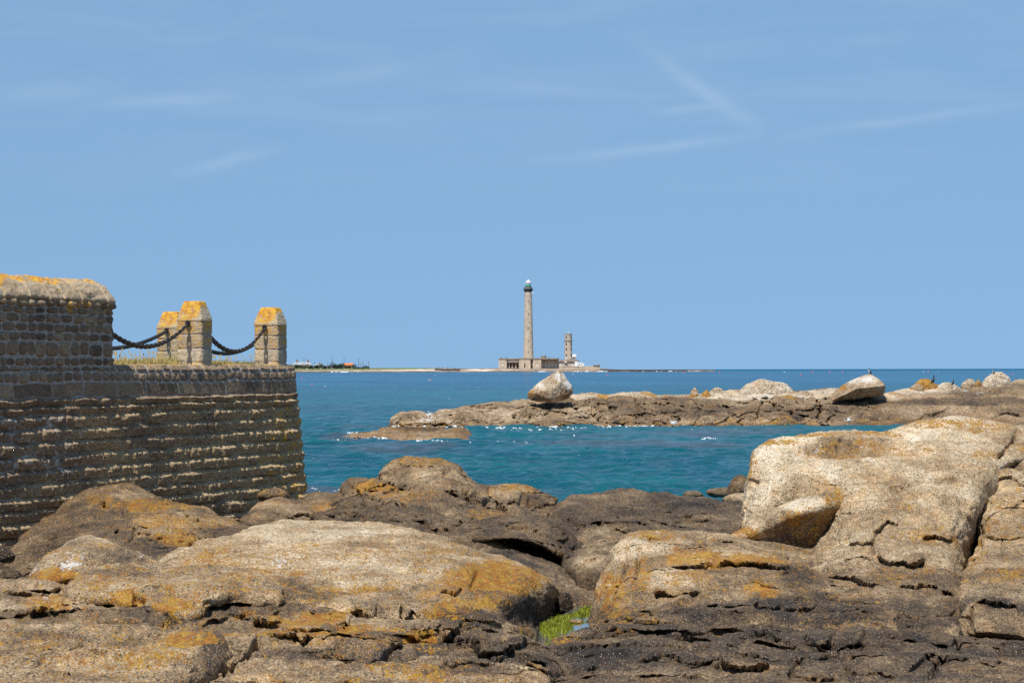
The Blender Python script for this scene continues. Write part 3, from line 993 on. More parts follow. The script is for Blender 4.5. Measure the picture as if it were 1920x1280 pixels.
rock('rock_ledge', 'flat tan ledge of rock in front of the right corner of the sea wall', 'rock', [
    (41, [(448, 985, 39), (468, 962, 40), (492, 945, 41), (520, 938, 41.5), (560, 941, 42), (600, 941, 42), (625, 945, 42), (640, 952, 41.6), (660, 962, 41)]),
    (39.6, [(450, 980, 38.8), (490, 962, 39.4), (550, 958, 39.8), (610, 960, 39.9), (660, 970, 39.5)]),
    (39.0, [(455, 984, 38.4), (510, 975, 38.7), (560, 976, 38.7), (620, 978, 39), (660, 982, 38.6)]),
    (36.4, [(455, 998, 36), (530, 993, 36.3), (600, 994, 36.4), (660, 998, 36)]),
    (33.8, [(470, 1008, 34), (550, 1008, 34), (660, 1012, 33.6)])],
    back=1.4, drop=0.8, seed=29, tone=0.42, tones=[(600, 960, 60, 12, 0.46), (560, 985, 100, 10, 0.18), (490, 950, 30, 14, 0.58), (560, 1000, 120, 10, 0.22)], lichen=0.2,
    lichens=[(620, 955, 40, 10, 0.55), (520, 948, 40, 8, 0.4)], steps=[([(455, 980), (520, 978), (570, 970), (640, 982)], 0.10, 12)], block=0.7)

boulder('boulder', 'rounded brown boulder touching the bottom right corner of the sea wall', 'boulder', oval(514, 931, 64, 30, 44.0, 0.24, 5), 5, tone=0.40, lichen=0.35, rough=0.03, unit=0.6)
boulder('boulder', 'low dark flat stone at the water line just right of the sea wall corner', 'boulder', oval(612, 938, 80, 26, 45.0, 0.3, 9), 9, tone=0.26, lichen=0.15, rough=0.03, unit=0.6)

# --- pale rock mass on the right
rock('granite_mass', 'huge pale granite rock with orange lichen along its top on the right', 'rock', [
    (30.5, [(1396, 985, 28.9), (1399, 945, 29.3), (1405, 905, 29.7), (1412, 870, 30.0), (1422, 848, 30.3), (1450, 832, 30.6), (1520, 820, 31), (1600, 813, 31.4), (1655, 815, 31.5), (1690, 806, 31.9), (1730, 796, 32.2), (1790, 789, 32.4), (1850, 796, 32.4), (1920, 806, 32.3), (1990, 822, 32.2)]),
    (30.0, [(1402, 990, 28.7), (1412, 930, 29.1), (1432, 880, 29.5), (1470, 856, 29.9), (1540, 840, 30.3), (1620, 834, 30.6), (1700, 828, 31), (1780, 822, 31.2), (1850, 832, 31), (1900, 840, 30.8), (1950, 850, 30.8)]),
    (29.0, [(1412, 1000, 28.4), (1440, 940, 28.7), (1490, 900, 28.9), (1560, 876, 29.3), (1640, 868, 29.6), (1720, 858, 29.8), (1800, 850, 29.9), (1850, 853, 29.8), (1868, 862, 29.8), (1880, 872, 29.8)]),
    (28.2, [(1440, 1005, 28.8), (1495, 962, 28.7), (1550, 932, 28.4), (1610, 918, 28.35), (1690, 905, 28.4), (1770, 890, 28.5), (1825, 888, 28.5), (1850, 895, 28.5), (1858, 908, 28.6)]),
    (27.5, [(1500, 1016, 28.7), (1555, 985, 28.0), (1605, 968, 27.5), (1670, 960, 27.3), (1750, 950, 27.3), (1800, 948, 27.4), (1828, 955, 27.6), (1840, 968, 28.3)]),
    (26.8, [(1512, 1042, 28.0), (1550, 1018, 27.3), (1600, 1005, 26.7), (1690, 1000, 26.4), (1750, 1000, 26.4), (1790, 1005, 26.5), (1808, 1018, 26.9), (1814, 1030, 27.6)]),
    (25.6, [(1500, 1075, 26.4), (1570, 1060, 25.8), (1640, 1050, 25.5), (1710, 1048, 25.4), (1760, 1050, 25.4), (1788, 1055, 25.5), (1798, 1065, 25.9), (1802, 1072, 26.6)]),
    (24.2, [(1500, 1110, 24.8), (1580, 1100, 24.4), (1660, 1095, 24.0), (1730, 1095, 24.0), (1770, 1098, 24.0), (1790, 1102, 24.2), (1797, 1108, 24.5), (1799, 1112, 24.7)]),
    (22.2, [(1500, 1150, 22.7), (1580, 1145, 22.4), (1660, 1145, 22.1), (1730, 1145, 22.0), (1780, 1148, 22.1), (1793, 1150, 22.4), (1798, 1155, 22.7), (1799, 1158, 23)]),
    (20.4, [(1500, 1195, 20.8), (1600, 1195, 20.4), (1700, 1198, 20.2), (1780, 1200, 20.3), (1795, 1202, 20.6), (1798, 1204, 21), (1799, 1206, 21.2), (1800, 1207, 21.4)])],
    back=2.2, drop=1.4, side=1.2, seed=31, tone=0.66,
    tones=[(1480, 860, 110, 60, 0.82), (1750, 815, 140, 30, 0.78), (1600, 880, 160, 40, 0.74), (1590, 842, 80, 16, 0.46), (1700, 880, 130, 40, 0.70), (1450, 925, 70, 50, 0.78),  # dark blob near the top paints the scoop's shade into the tone
           (1680, 960, 120, 45, 0.64), (1740, 1030, 80, 40, 0.46), (1640, 1020, 70, 50, 0.54), (1560, 1040, 60, 40, 0.60), (1700, 1100, 130, 45, 0.42), (1560, 1110, 60, 40, 0.38), (1650, 1165, 200, 40, 0.24), (1560, 1010, 40, 40, 0.62), (1700, 905, 40, 12, 0.50), (1770, 905, 26, 10, 0.52)],
    lichen=0.16, lichens=[(1460, 836, 50, 6, 0.66), (1540, 823, 100, 5, 0.66), (1640, 820, 60, 8, 0.60), (1740, 800, 100, 8, 0.58), (1610, 846, 85, 14, 0.44), (1700, 850, 60, 14, 0.42), (1830, 805, 60, 14, 0.5), (1850, 860, 30, 14, 0.48),
                          (1740, 1010, 70, 22, 0.45), (1700, 1080, 80, 20, 0.36), (1560, 945, 30, 30, 0.42), (1410, 870, 12, 40, 0.5), (1690, 960, 90, 40, 0.26)],
    whites=[(1500, 850, 70, 18, 0.35), (1620, 830, 40, 8, 0.3)],
    dents=[(1600, 848, 62, 10, -0.11), (1605, 830, 70, 8, 0.05), (1745, 838, 60, 16, 0.03), (1480, 880, 60, 14, -0.03), (1660, 980, 50, 14, 0.04), (1500, 905, 50, 20, 0.04), (1690, 915, 30, 10, -0.05), (1770, 900, 30, 8, -0.04)],
    steps=[([(1640, 945), (1668, 930), (1690, 910), (1725, 900)], -0.05, 14, 0.02), ([(1635, 1005), (1650, 1000), (1665, 990), (1690, 992)], 0.05, 10),
           ([(1592, 1024), (1620, 1025), (1640, 1022)], 0.07, 10), ([(1640, 1046), (1670, 1060), (1705, 1064), (1740, 1056)], 0.12, 14, 0.12), ([(1725, 1012), (1750, 1012), (1785, 1020)], 0.06, 12),
           ([(1540, 1098), (1565, 1092), (1600, 1098), (1635, 1108), (1660, 1100)], 0.13, 16, 0.10), ([(1680, 1102), (1720, 1110), (1760, 1112), (1795, 1122)], 0.10, 14), ([(1760, 1118), (1795, 1122)], 0.05, 10),
           ([(1520, 1135), (1560, 1142), (1600, 1150)], 0.07, 12), ([(1680, 1160), (1720, 1165), (1745, 1155)], 0.05, 12), ([(1690, 1185), (1730, 1195)], 0.05, 12), ([(1750, 1165), (1790, 1155)], 0.05, 10),
           ([(1580, 1055), (1620, 1052), (1640, 1058)], 0.05, 8), ([(1460, 890), (1540, 868), (1640, 872)], 0.02, 14, 0.0)],
    cracks=[([(1905, 812), (1900, 830), (1888, 842), (1870, 862)], 3, 0.16), ([(1640, 1046), (1636, 1025), (1645, 1008), (1660, 993)], 2.5, 0.06), ([(1755, 995), (1775, 1010), (1790, 1018)], 2, 0.04)],
    block=0.35, fold=0.3, det=1.2, amps=dict(fol=0.01, big=0.02), fac=0.7)

rock('wedge_rock', 'wedge shaped rock with a pale slanting top edge under the huge pale rock', 'rock', [
    (28.4, [(1372, 1012, 28.2), (1384, 1003, 28.2), (1410, 985, 28.2), (1450, 960, 28.15), (1490, 940, 28.15), (1530, 927, 28.2), (1565, 918, 28.4), (1590, 916, 28.7), (1615, 922, 29.2)]),
    (27.9, [(1376, 1014, 27.95), (1388, 1008, 27.9), (1418, 995, 27.8), (1458, 975, 27.7), (1498, 957, 27.62), (1535, 945, 27.7), (1568, 940, 27.95), (1592, 942, 28.3), (1614, 950, 28.9)]),
    (27.9, [(1380, 1022, 27.98), (1396, 1016, 27.93), (1426, 1007, 27.84), (1466, 993, 27.75), (1506, 982, 27.68), (1540, 974, 27.76), (1570, 972, 28.0), (1594, 976, 28.35), (1612, 985, 28.9)]),
    (28.0, [(1384, 1032, 28.04), (1410, 1034, 27.98), (1450, 1036, 27.86), (1490, 1036, 27.78), (1530, 1036, 27.84), (1565, 1036, 28.05), (1592, 1036, 28.4), (1610, 1036, 28.9)])],
    back=1.0, drop=0.4, side=0.5, seed=37, tone=0.60, tones=[(1400, 1000, 50, 12, 0.66), (1520, 995, 90, 35, 0.34), (1500, 945, 60, 14, 0.82)], lichen=0.15,
    lichens=[(1400, 1003, 40, 14, 0.6), (1530, 985, 70, 30, 0.42), (1560, 950, 18, 30, 0.55)], block=0.15, det=0.8)

rock('joint_block', 'weathered rock column beside a deep vertical joint at the far right', 'rock', [
    (30.8, [(1862, 905, 29.6), (1868, 880, 30.0), (1880, 858, 30.4), (1900, 842, 30.8), (1930, 835, 31), (2000, 830, 31)]),
    (30.0, [(1858, 918, 29.4), (1870, 898, 29.7), (1890, 882, 30), (1930, 876, 30.1), (2000, 874, 30.1)]),
    (28.9, [(1846, 950, 28.7), (1856, 925, 28.9), (1870, 902, 29.1), (1890, 894, 29.2), (1930, 890, 29.2), (2000, 890, 29.2)]),
    (28.2, [(1840, 985, 27.9), (1850, 960, 28.0), (1880, 945, 28.1), (1930, 940, 28.1), (2000, 940, 28.1)]),
    (27.2, [(1838, 1020, 27.2), (1850, 1005, 27.1), (1880, 998, 27.1), (2000, 995, 27.1)]),
    (25.8, [(1818, 1065, 25.8), (1840, 1050, 25.8), (1880, 1045, 25.7), (2000, 1035, 25.7)]),
    (24.6, [(1806, 1085, 24.9), (1830, 1078, 24.7), (1880, 1070, 24.6), (2000, 1060, 24.6)]),
    (23.5, [(1804, 1110, 23.8), (1830, 1108, 23.6), (1880, 1105, 23.4), (2000, 1102, 23.4)]),
    (22.2, [(1804, 1135, 22.6), (1840, 1135, 22.3), (2000, 1135, 22.1)])],
    back=1.5, drop=1.0, side=0.7, seed=41, tone=0.56, tones=[(1900, 860, 60, 22, 0.66), (1880, 880, 50, 14, 0.42), (1890, 940, 60, 40, 0.62), (1890, 1020, 60, 35, 0.50), (1880, 1090, 90, 25, 0.40)],
    lichen=0.24, lichens=[(1900, 850, 50, 16, 0.42), (1890, 980, 60, 40, 0.34), (1830, 1040, 20, 40, 0.4), (1900, 1085, 50, 14, 0.46)],
    steps=[([(1848, 892), (1880, 889), (1960, 887)], -0.04, 8, 0.08), ([(1842, 1008), (1870, 1010), (1895, 1012), (1930, 1008)], 0.06, 10), ([(1804, 1116), (1850, 1122), (1900, 1118), (1960, 1112)], 0.06, 12)],
    cracks=[([(1822, 985), (1818, 1015), (1812, 1048)], 3, 0.08), ([(1842, 985), (1838, 1030), (1834, 1050)], 2.5, 0.07), ([(1880, 1012), (1880, 1045)], 2.5, 0.05)], block=0.6, fold=0.5, det=0.85)

rock('joint_block', 'barnacled block jutting over a black undercut at the lower right edge', 'rock', [
    (22.4, [(1799, 1160, 22.0), (1806, 1130, 22.2), (1822, 1114, 22.4), (1850, 1108, 22.5), (2000, 1106, 22.5)]),
    (21.7, [(1801, 1165, 21.4), (1818, 1138, 21.6), (1850, 1130, 21.7), (2000, 1126, 21.7)]),
    (21.1, [(1802, 1178, 21.1), (1820, 1162, 21.1), (1860, 1158, 21.0), (2000, 1155, 21.0)]),
    (20.7, [(1803, 1195, 20.9), (1825, 1185, 20.7), (1860, 1182, 20.6), (2000, 1184, 20.5)]),
    (20.9, [(1804, 1203, 21.2), (1825, 1197, 21.0), (1860, 1198, 20.9), (1920, 1205, 20.7), (2000, 1210, 20.6)]),
    (22.2, [(1804, 1206, 22.4), (1825, 1200, 22.4), (1860, 1201, 22.3), (1920, 1208, 22.1), (2000, 1213, 22.0)])],
    back=1.5, drop=0.5, bot=0.05, side=0.8, seed=43, tone=0.40, tones=[(1880, 1120, 80, 14, 0.46), (1900, 1140, 70, 12, 0.14), (1870, 1175, 80, 16, 0.46)], lichen=0.06,
    steps=[([(1825, 1136), (1850, 1142), (1890, 1152), (1960, 1156)], 0.06, 10, 0.10)], cracks=[([(1824, 1140), (1822, 1170), (1822, 1196)], 3, 0.12), ([(1802, 1160), (1825, 1162)], 2.5, 0.08)], block=0.4, det=0.9)

# --- block right of the gully
rock('gully_block', 'blunt tan rock block with an orange edged ledge right of the green tide pool', 'rock', [
    (26.5, [(1108, 1165, 24.2), (1114, 1140, 24.5), (1121, 1110, 24.9), (1130, 1080, 25.4), (1140, 1055, 25.9), (1152, 1030, 26.3), (1170, 1012, 26.8), (1205, 1003, 27.4), (1260, 1000, 27.8), (1330, 1003, 28), (1400, 1009, 28.2), (1480, 1018, 28.3), (1560, 1028, 28.2), (1620, 1050, 27.8)]),
    (25.4, [(1111, 1170, 24.0), (1120, 1142, 24.2), (1132, 1110, 24.5), (1148, 1075, 24.9), (1170, 1045, 25.4), (1205, 1026, 25.8), (1260, 1020, 26.1), (1330, 1022, 26.4), (1400, 1030, 26.6), (1480, 1040, 26.8), (1560, 1052, 26.7), (1640, 1075, 26.3)]),
    (24.3, [(1113, 1176, 23.7), (1125, 1150, 23.8), (1140, 1120, 24.0), (1162, 1090, 24.2), (1195, 1065, 24.5), (1250, 1052, 24.8), (1330, 1052, 25.0), (1400, 1060, 25.2), (1480, 1070, 25.4), (1560, 1080, 25.3), (1650, 1100, 24.8)]),
    (23.0, [(1115, 1182, 23.1), (1130, 1162, 23.0), (1150, 1140, 23.0), (1180, 1118, 23.2), (1230, 1102, 23.3), (1310, 1095, 23.5), (1400, 1098, 23.6), (1500, 1105, 23.6), (1580, 1112, 23.4), (1660, 1120, 23.2)]),
    (21.6, [(1116, 1190, 22.2), (1140, 1172, 22.0), (1180, 1152, 21.9), (1250, 1140, 21.9), (1340, 1135, 22), (1440, 1138, 22), (1550, 1142, 21.9), (1670, 1145, 21.7)]),
    (20.2, [(1118, 1198, 21.2), (1170, 1188, 20.7), (1260, 1180, 20.4), (1360, 1178, 20.3), (1500, 1180, 20.2), (1680, 1182, 20)])],
    back=1.6, drop=0.6, side=0.8, seed=47, tone=0.46,
    tones=[(1190, 1030, 70, 30, 0.70), (1150, 1100, 40, 50, 0.56), (1290, 1010, 110, 12, 0.62), (1420, 1025, 90, 16, 0.50), (1350, 1048, 120, 14, 0.64), (1260, 1085, 70, 24, 0.60), (1420, 1115, 50, 22, 0.50), (1500, 1085, 50, 25, 0.20), (1480, 1140, 80, 30, 0.18), (1300, 1155, 200, 25, 0.17), (1200, 1165, 70, 25, 0.30), (1560, 1150, 120, 30, 0.18)],
    lichen=0.26, lichens=[(1150, 1110, 30, 50, 0.66), (1200, 1080, 30, 40, 0.52), (1300, 1048, 60, 14, 0.66), (1400, 1055, 90, 14, 0.66), (1290, 1085, 50, 16, 0.5), (1430, 1115, 40, 22, 0.74), (1230, 1005, 60, 8, 0.5), (1170, 1150, 30, 20, 0.5), (1400, 1150, 120, 30, 0.0)],
    steps=[([(1252, 1062), (1290, 1064), (1330, 1058), (1345, 1062)], 0.09, 16, 0.07), ([(1335, 1062), (1370, 1060), (1410, 1062), (1460, 1076), (1488, 1062)], 0.13, 15, 0.10), ([(1365, 1080), (1390, 1088), (1405, 1092)], 0.03, 8),
           ([(1220, 1116), (1260, 1118), (1300, 1110), (1318, 1104)], 0.10, 20, 0.09), ([(1395, 1135), (1420, 1145), (1445, 1150), (1470, 1148)], 0.12, 22, 0.09), ([(1450, 1150), (1490, 1150), (1540, 1147)], 0.08, 12, 0.09),
           ([(1260, 1135), (1310, 1130), (1350, 1136)], 0.05, 10), ([(1330, 1160), (1370, 1165), (1400, 1160)], 0.05, 9), ([(1180, 1172), (1240, 1172), (1290, 1178)], 0.05, 9), ([(1455, 1085), (1480, 1082), (1492, 1070)], 0.05, 9)],
    cracks=[([(1178, 1012), (1176, 1045), (1168, 1075), (1158, 1110)], 3, 0.09), ([(1200, 1020), (1196, 1060), (1190, 1100)], 3.5, 0.08), ([(1160, 1112), (1150, 1130), (1168, 1128)], 2.5, 0.06), ([(1216, 1004), (1222, 1018)], 2.5, 0.05)],
    block=0.5, fold=0.55, det=0.85)

# --- big smooth slab and its neighbours, left of the gully
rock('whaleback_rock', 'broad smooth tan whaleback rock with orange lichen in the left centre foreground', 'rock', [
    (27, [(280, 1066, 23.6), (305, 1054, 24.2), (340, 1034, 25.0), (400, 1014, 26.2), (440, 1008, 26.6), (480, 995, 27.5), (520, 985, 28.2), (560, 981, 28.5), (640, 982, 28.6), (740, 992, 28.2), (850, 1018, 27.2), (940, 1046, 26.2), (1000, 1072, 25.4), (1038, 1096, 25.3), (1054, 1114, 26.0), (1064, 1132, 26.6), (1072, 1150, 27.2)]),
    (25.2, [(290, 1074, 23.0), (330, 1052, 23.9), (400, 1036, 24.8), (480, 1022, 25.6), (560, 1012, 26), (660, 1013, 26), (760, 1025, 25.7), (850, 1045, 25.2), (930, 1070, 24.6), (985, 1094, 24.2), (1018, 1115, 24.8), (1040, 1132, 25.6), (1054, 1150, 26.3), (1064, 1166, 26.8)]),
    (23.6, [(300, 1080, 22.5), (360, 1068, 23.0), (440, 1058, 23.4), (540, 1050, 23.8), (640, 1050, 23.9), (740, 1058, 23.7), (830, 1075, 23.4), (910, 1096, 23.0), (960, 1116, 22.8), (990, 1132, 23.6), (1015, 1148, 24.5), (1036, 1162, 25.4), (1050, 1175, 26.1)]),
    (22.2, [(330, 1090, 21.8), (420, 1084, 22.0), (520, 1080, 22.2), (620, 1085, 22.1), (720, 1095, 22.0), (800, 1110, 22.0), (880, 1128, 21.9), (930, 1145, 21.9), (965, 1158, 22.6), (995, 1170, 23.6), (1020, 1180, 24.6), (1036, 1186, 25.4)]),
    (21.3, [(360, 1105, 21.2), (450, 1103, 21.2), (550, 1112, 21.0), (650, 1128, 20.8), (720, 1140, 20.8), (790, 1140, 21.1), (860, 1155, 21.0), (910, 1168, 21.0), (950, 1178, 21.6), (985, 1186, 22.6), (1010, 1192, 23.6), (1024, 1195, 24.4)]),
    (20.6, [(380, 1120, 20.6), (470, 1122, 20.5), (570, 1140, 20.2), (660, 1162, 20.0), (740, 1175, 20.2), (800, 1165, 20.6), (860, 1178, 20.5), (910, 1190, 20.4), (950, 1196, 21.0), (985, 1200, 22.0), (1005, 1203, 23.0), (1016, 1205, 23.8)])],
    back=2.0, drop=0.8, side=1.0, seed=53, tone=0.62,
    tones=[(560, 1000, 180, 26, 0.72), (620, 1050, 220, 30, 0.68), (420, 1050, 110, 30, 0.64), (850, 1050, 120, 30, 0.56), (920, 1100, 80, 40, 0.38), (820, 1120, 120, 26, 0.50), (975, 1150, 45, 34, 0.14), (1020, 1150, 40, 36, 0.14), (560, 1110, 120, 24, 0.40), (880, 1160, 90, 20, 0.24), (480, 1100, 90, 14, 0.44), (720, 1145, 60, 20, 0.46)],  # dark right-end blobs paint that face's shade into the tone, with some black weed
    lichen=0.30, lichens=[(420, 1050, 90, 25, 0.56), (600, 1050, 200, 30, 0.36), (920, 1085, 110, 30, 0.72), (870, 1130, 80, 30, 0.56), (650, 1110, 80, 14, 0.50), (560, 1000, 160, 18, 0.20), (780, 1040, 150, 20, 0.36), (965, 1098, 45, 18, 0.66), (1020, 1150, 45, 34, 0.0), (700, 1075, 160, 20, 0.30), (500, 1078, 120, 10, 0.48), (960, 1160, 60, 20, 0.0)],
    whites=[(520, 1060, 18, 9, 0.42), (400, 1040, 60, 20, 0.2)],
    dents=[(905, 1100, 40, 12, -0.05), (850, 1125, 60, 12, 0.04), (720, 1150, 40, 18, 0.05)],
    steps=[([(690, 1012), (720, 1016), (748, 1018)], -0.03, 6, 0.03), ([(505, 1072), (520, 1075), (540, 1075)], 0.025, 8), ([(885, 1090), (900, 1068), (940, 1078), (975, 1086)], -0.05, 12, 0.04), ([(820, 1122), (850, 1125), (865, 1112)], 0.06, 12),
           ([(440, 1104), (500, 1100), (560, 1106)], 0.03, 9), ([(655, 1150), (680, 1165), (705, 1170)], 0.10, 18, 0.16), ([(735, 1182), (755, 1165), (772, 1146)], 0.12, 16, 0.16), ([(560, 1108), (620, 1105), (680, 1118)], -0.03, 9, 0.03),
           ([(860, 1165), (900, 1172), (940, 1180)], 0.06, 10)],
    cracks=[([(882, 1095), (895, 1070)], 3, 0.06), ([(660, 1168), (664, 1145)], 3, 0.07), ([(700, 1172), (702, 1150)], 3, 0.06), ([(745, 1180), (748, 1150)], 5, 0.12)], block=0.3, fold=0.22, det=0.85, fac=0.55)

rock('dome_rock', 'grey domed rock spotted with white and orange lichen at the left below the outcrop', 'rock', [
    (23.6, [(54, 1108, 22.5), (62, 1080, 22.9), (80, 1052, 23.3), (105, 1030, 23.7), (130, 1017, 23.9), (160, 1010, 24.1), (195, 1016, 24.1), (235, 1030, 23.9), (275, 1045, 23.7), (300, 1058, 23.5), (322, 1068, 23.4)]),
    (22.8, [(60, 1112, 22.1), (78, 1080, 22.4), (105, 1055, 22.7), (140, 1042, 22.9), (180, 1045, 22.9), (230, 1055, 22.8), (280, 1065, 22.8), (322, 1076, 22.8)]),
    (22.2, [(62, 1116, 22.0), (90, 1095, 22.1), (120, 1085, 22.2), (155, 1080, 22.25), (200, 1078, 22.3), (260, 1078, 22.3), (322, 1084, 22.3)]),
    (22.6, [(66, 1122, 22.6), (110, 1114, 22.5), (150, 1105, 22.6), (220, 1096, 22.7), (322, 1094, 22.8)])],
    back=1.0, drop=0.6, side=0.6, seed=59, tone=0.50, tones=[(210, 1050, 60, 22, 0.36), (110, 1040, 45, 22, 0.56), (110, 1090, 50, 20, 0.44)], lichen=0.2,
    lichens=[(110, 1090, 55, 22, 0.70), (110, 1035, 40, 12, 0.45), (190, 1025, 40, 8, 0.4)], whites=[(125, 1050, 45, 20, 0.40), (70, 1070, 14, 18, 0.45), (270, 1048, 20, 6, 0.5), (140, 1068, 30, 8, 0.35)],
    block=0.15, det=0.8, fac=0.4, cracks=[([(125, 1108), (145, 1098), (150, 1085)], 3, 0.1)])

rock('lichen_ledge', 'blunt nosed ledge with a ragged orange underside below the grey dome at the left', 'rock', [
    (22.6, [(128, 1106, 20.48), (142, 1084, 20.94), (165, 1072, 21.22), (219, 1063, 21.60), (260, 1072, 21.51), (300, 1080, 21.32), (345, 1074, 21.32), (400, 1071, 21.32), (440, 1073, 21.22), (475, 1080, 21.04), (500, 1092, 20.76), (520, 1106, 20.48)]),
    (21.8, [(134, 1112, 20.10), (170, 1094, 20.38), (220, 1085, 20.57), (280, 1095, 20.38), (340, 1096, 20.29), (400, 1092, 20.29), (450, 1094, 20.20), (490, 1102, 20.10), (520, 1112, 20.01)]),
    (21.0, [(142, 1120, 19.64), (180, 1112, 19.73), (230, 1110, 19.73), (290, 1118, 19.54), (335, 1126, 19.35), (370, 1122, 19.26), (420, 1112, 19.54), (470, 1114, 19.64), (520, 1120, 19.64)]),
    (20.7, [(150, 1126, 19.45), (200, 1126, 19.35), (245, 1134, 19.26), (290, 1138, 19.07), (325, 1150, 18.89), (350, 1158, 18.79), (370, 1152, 18.79), (384, 1132, 19.17), (430, 1122, 19.45), (520, 1127, 19.45)]),
    (21.1, [(152, 1129, 19.73), (203, 1130, 19.64), (247, 1139, 19.54), (292, 1142, 19.35), (325, 1154, 19.17), (350, 1162, 19.07), (372, 1155, 19.07), (386, 1136, 19.45), (430, 1126, 19.64), (520, 1131, 19.64)])],
    back=1.3, drop=0.5, bot=0.25, side=0.6, seed=61, tone=0.56, tones=[(220, 1075, 70, 12, 0.42), (420, 1095, 80, 16, 0.50), (290, 1100, 90, 18, 0.62), (370, 1140, 30, 20, 0.46)], lichen=0.34,
    lichens=[(240, 1128, 40, 14, 0.72), (330, 1140, 50, 18, 0.70), (180, 1105, 30, 14, 0.5), (420, 1100, 70, 14, 0.42), (450, 1115, 40, 8, 0.5)], whites=[(430, 1078, 30, 6, 0.4), (170, 1080, 20, 6, 0.35)],
    steps=[([(240, 1108), (300, 1112), (340, 1118)], 0.03, 9)], cracks=[([(252, 1140), (254, 1122), (275, 1132)], 3.5, 0.12)], block=0.4, fold=0.4, det=0.9)

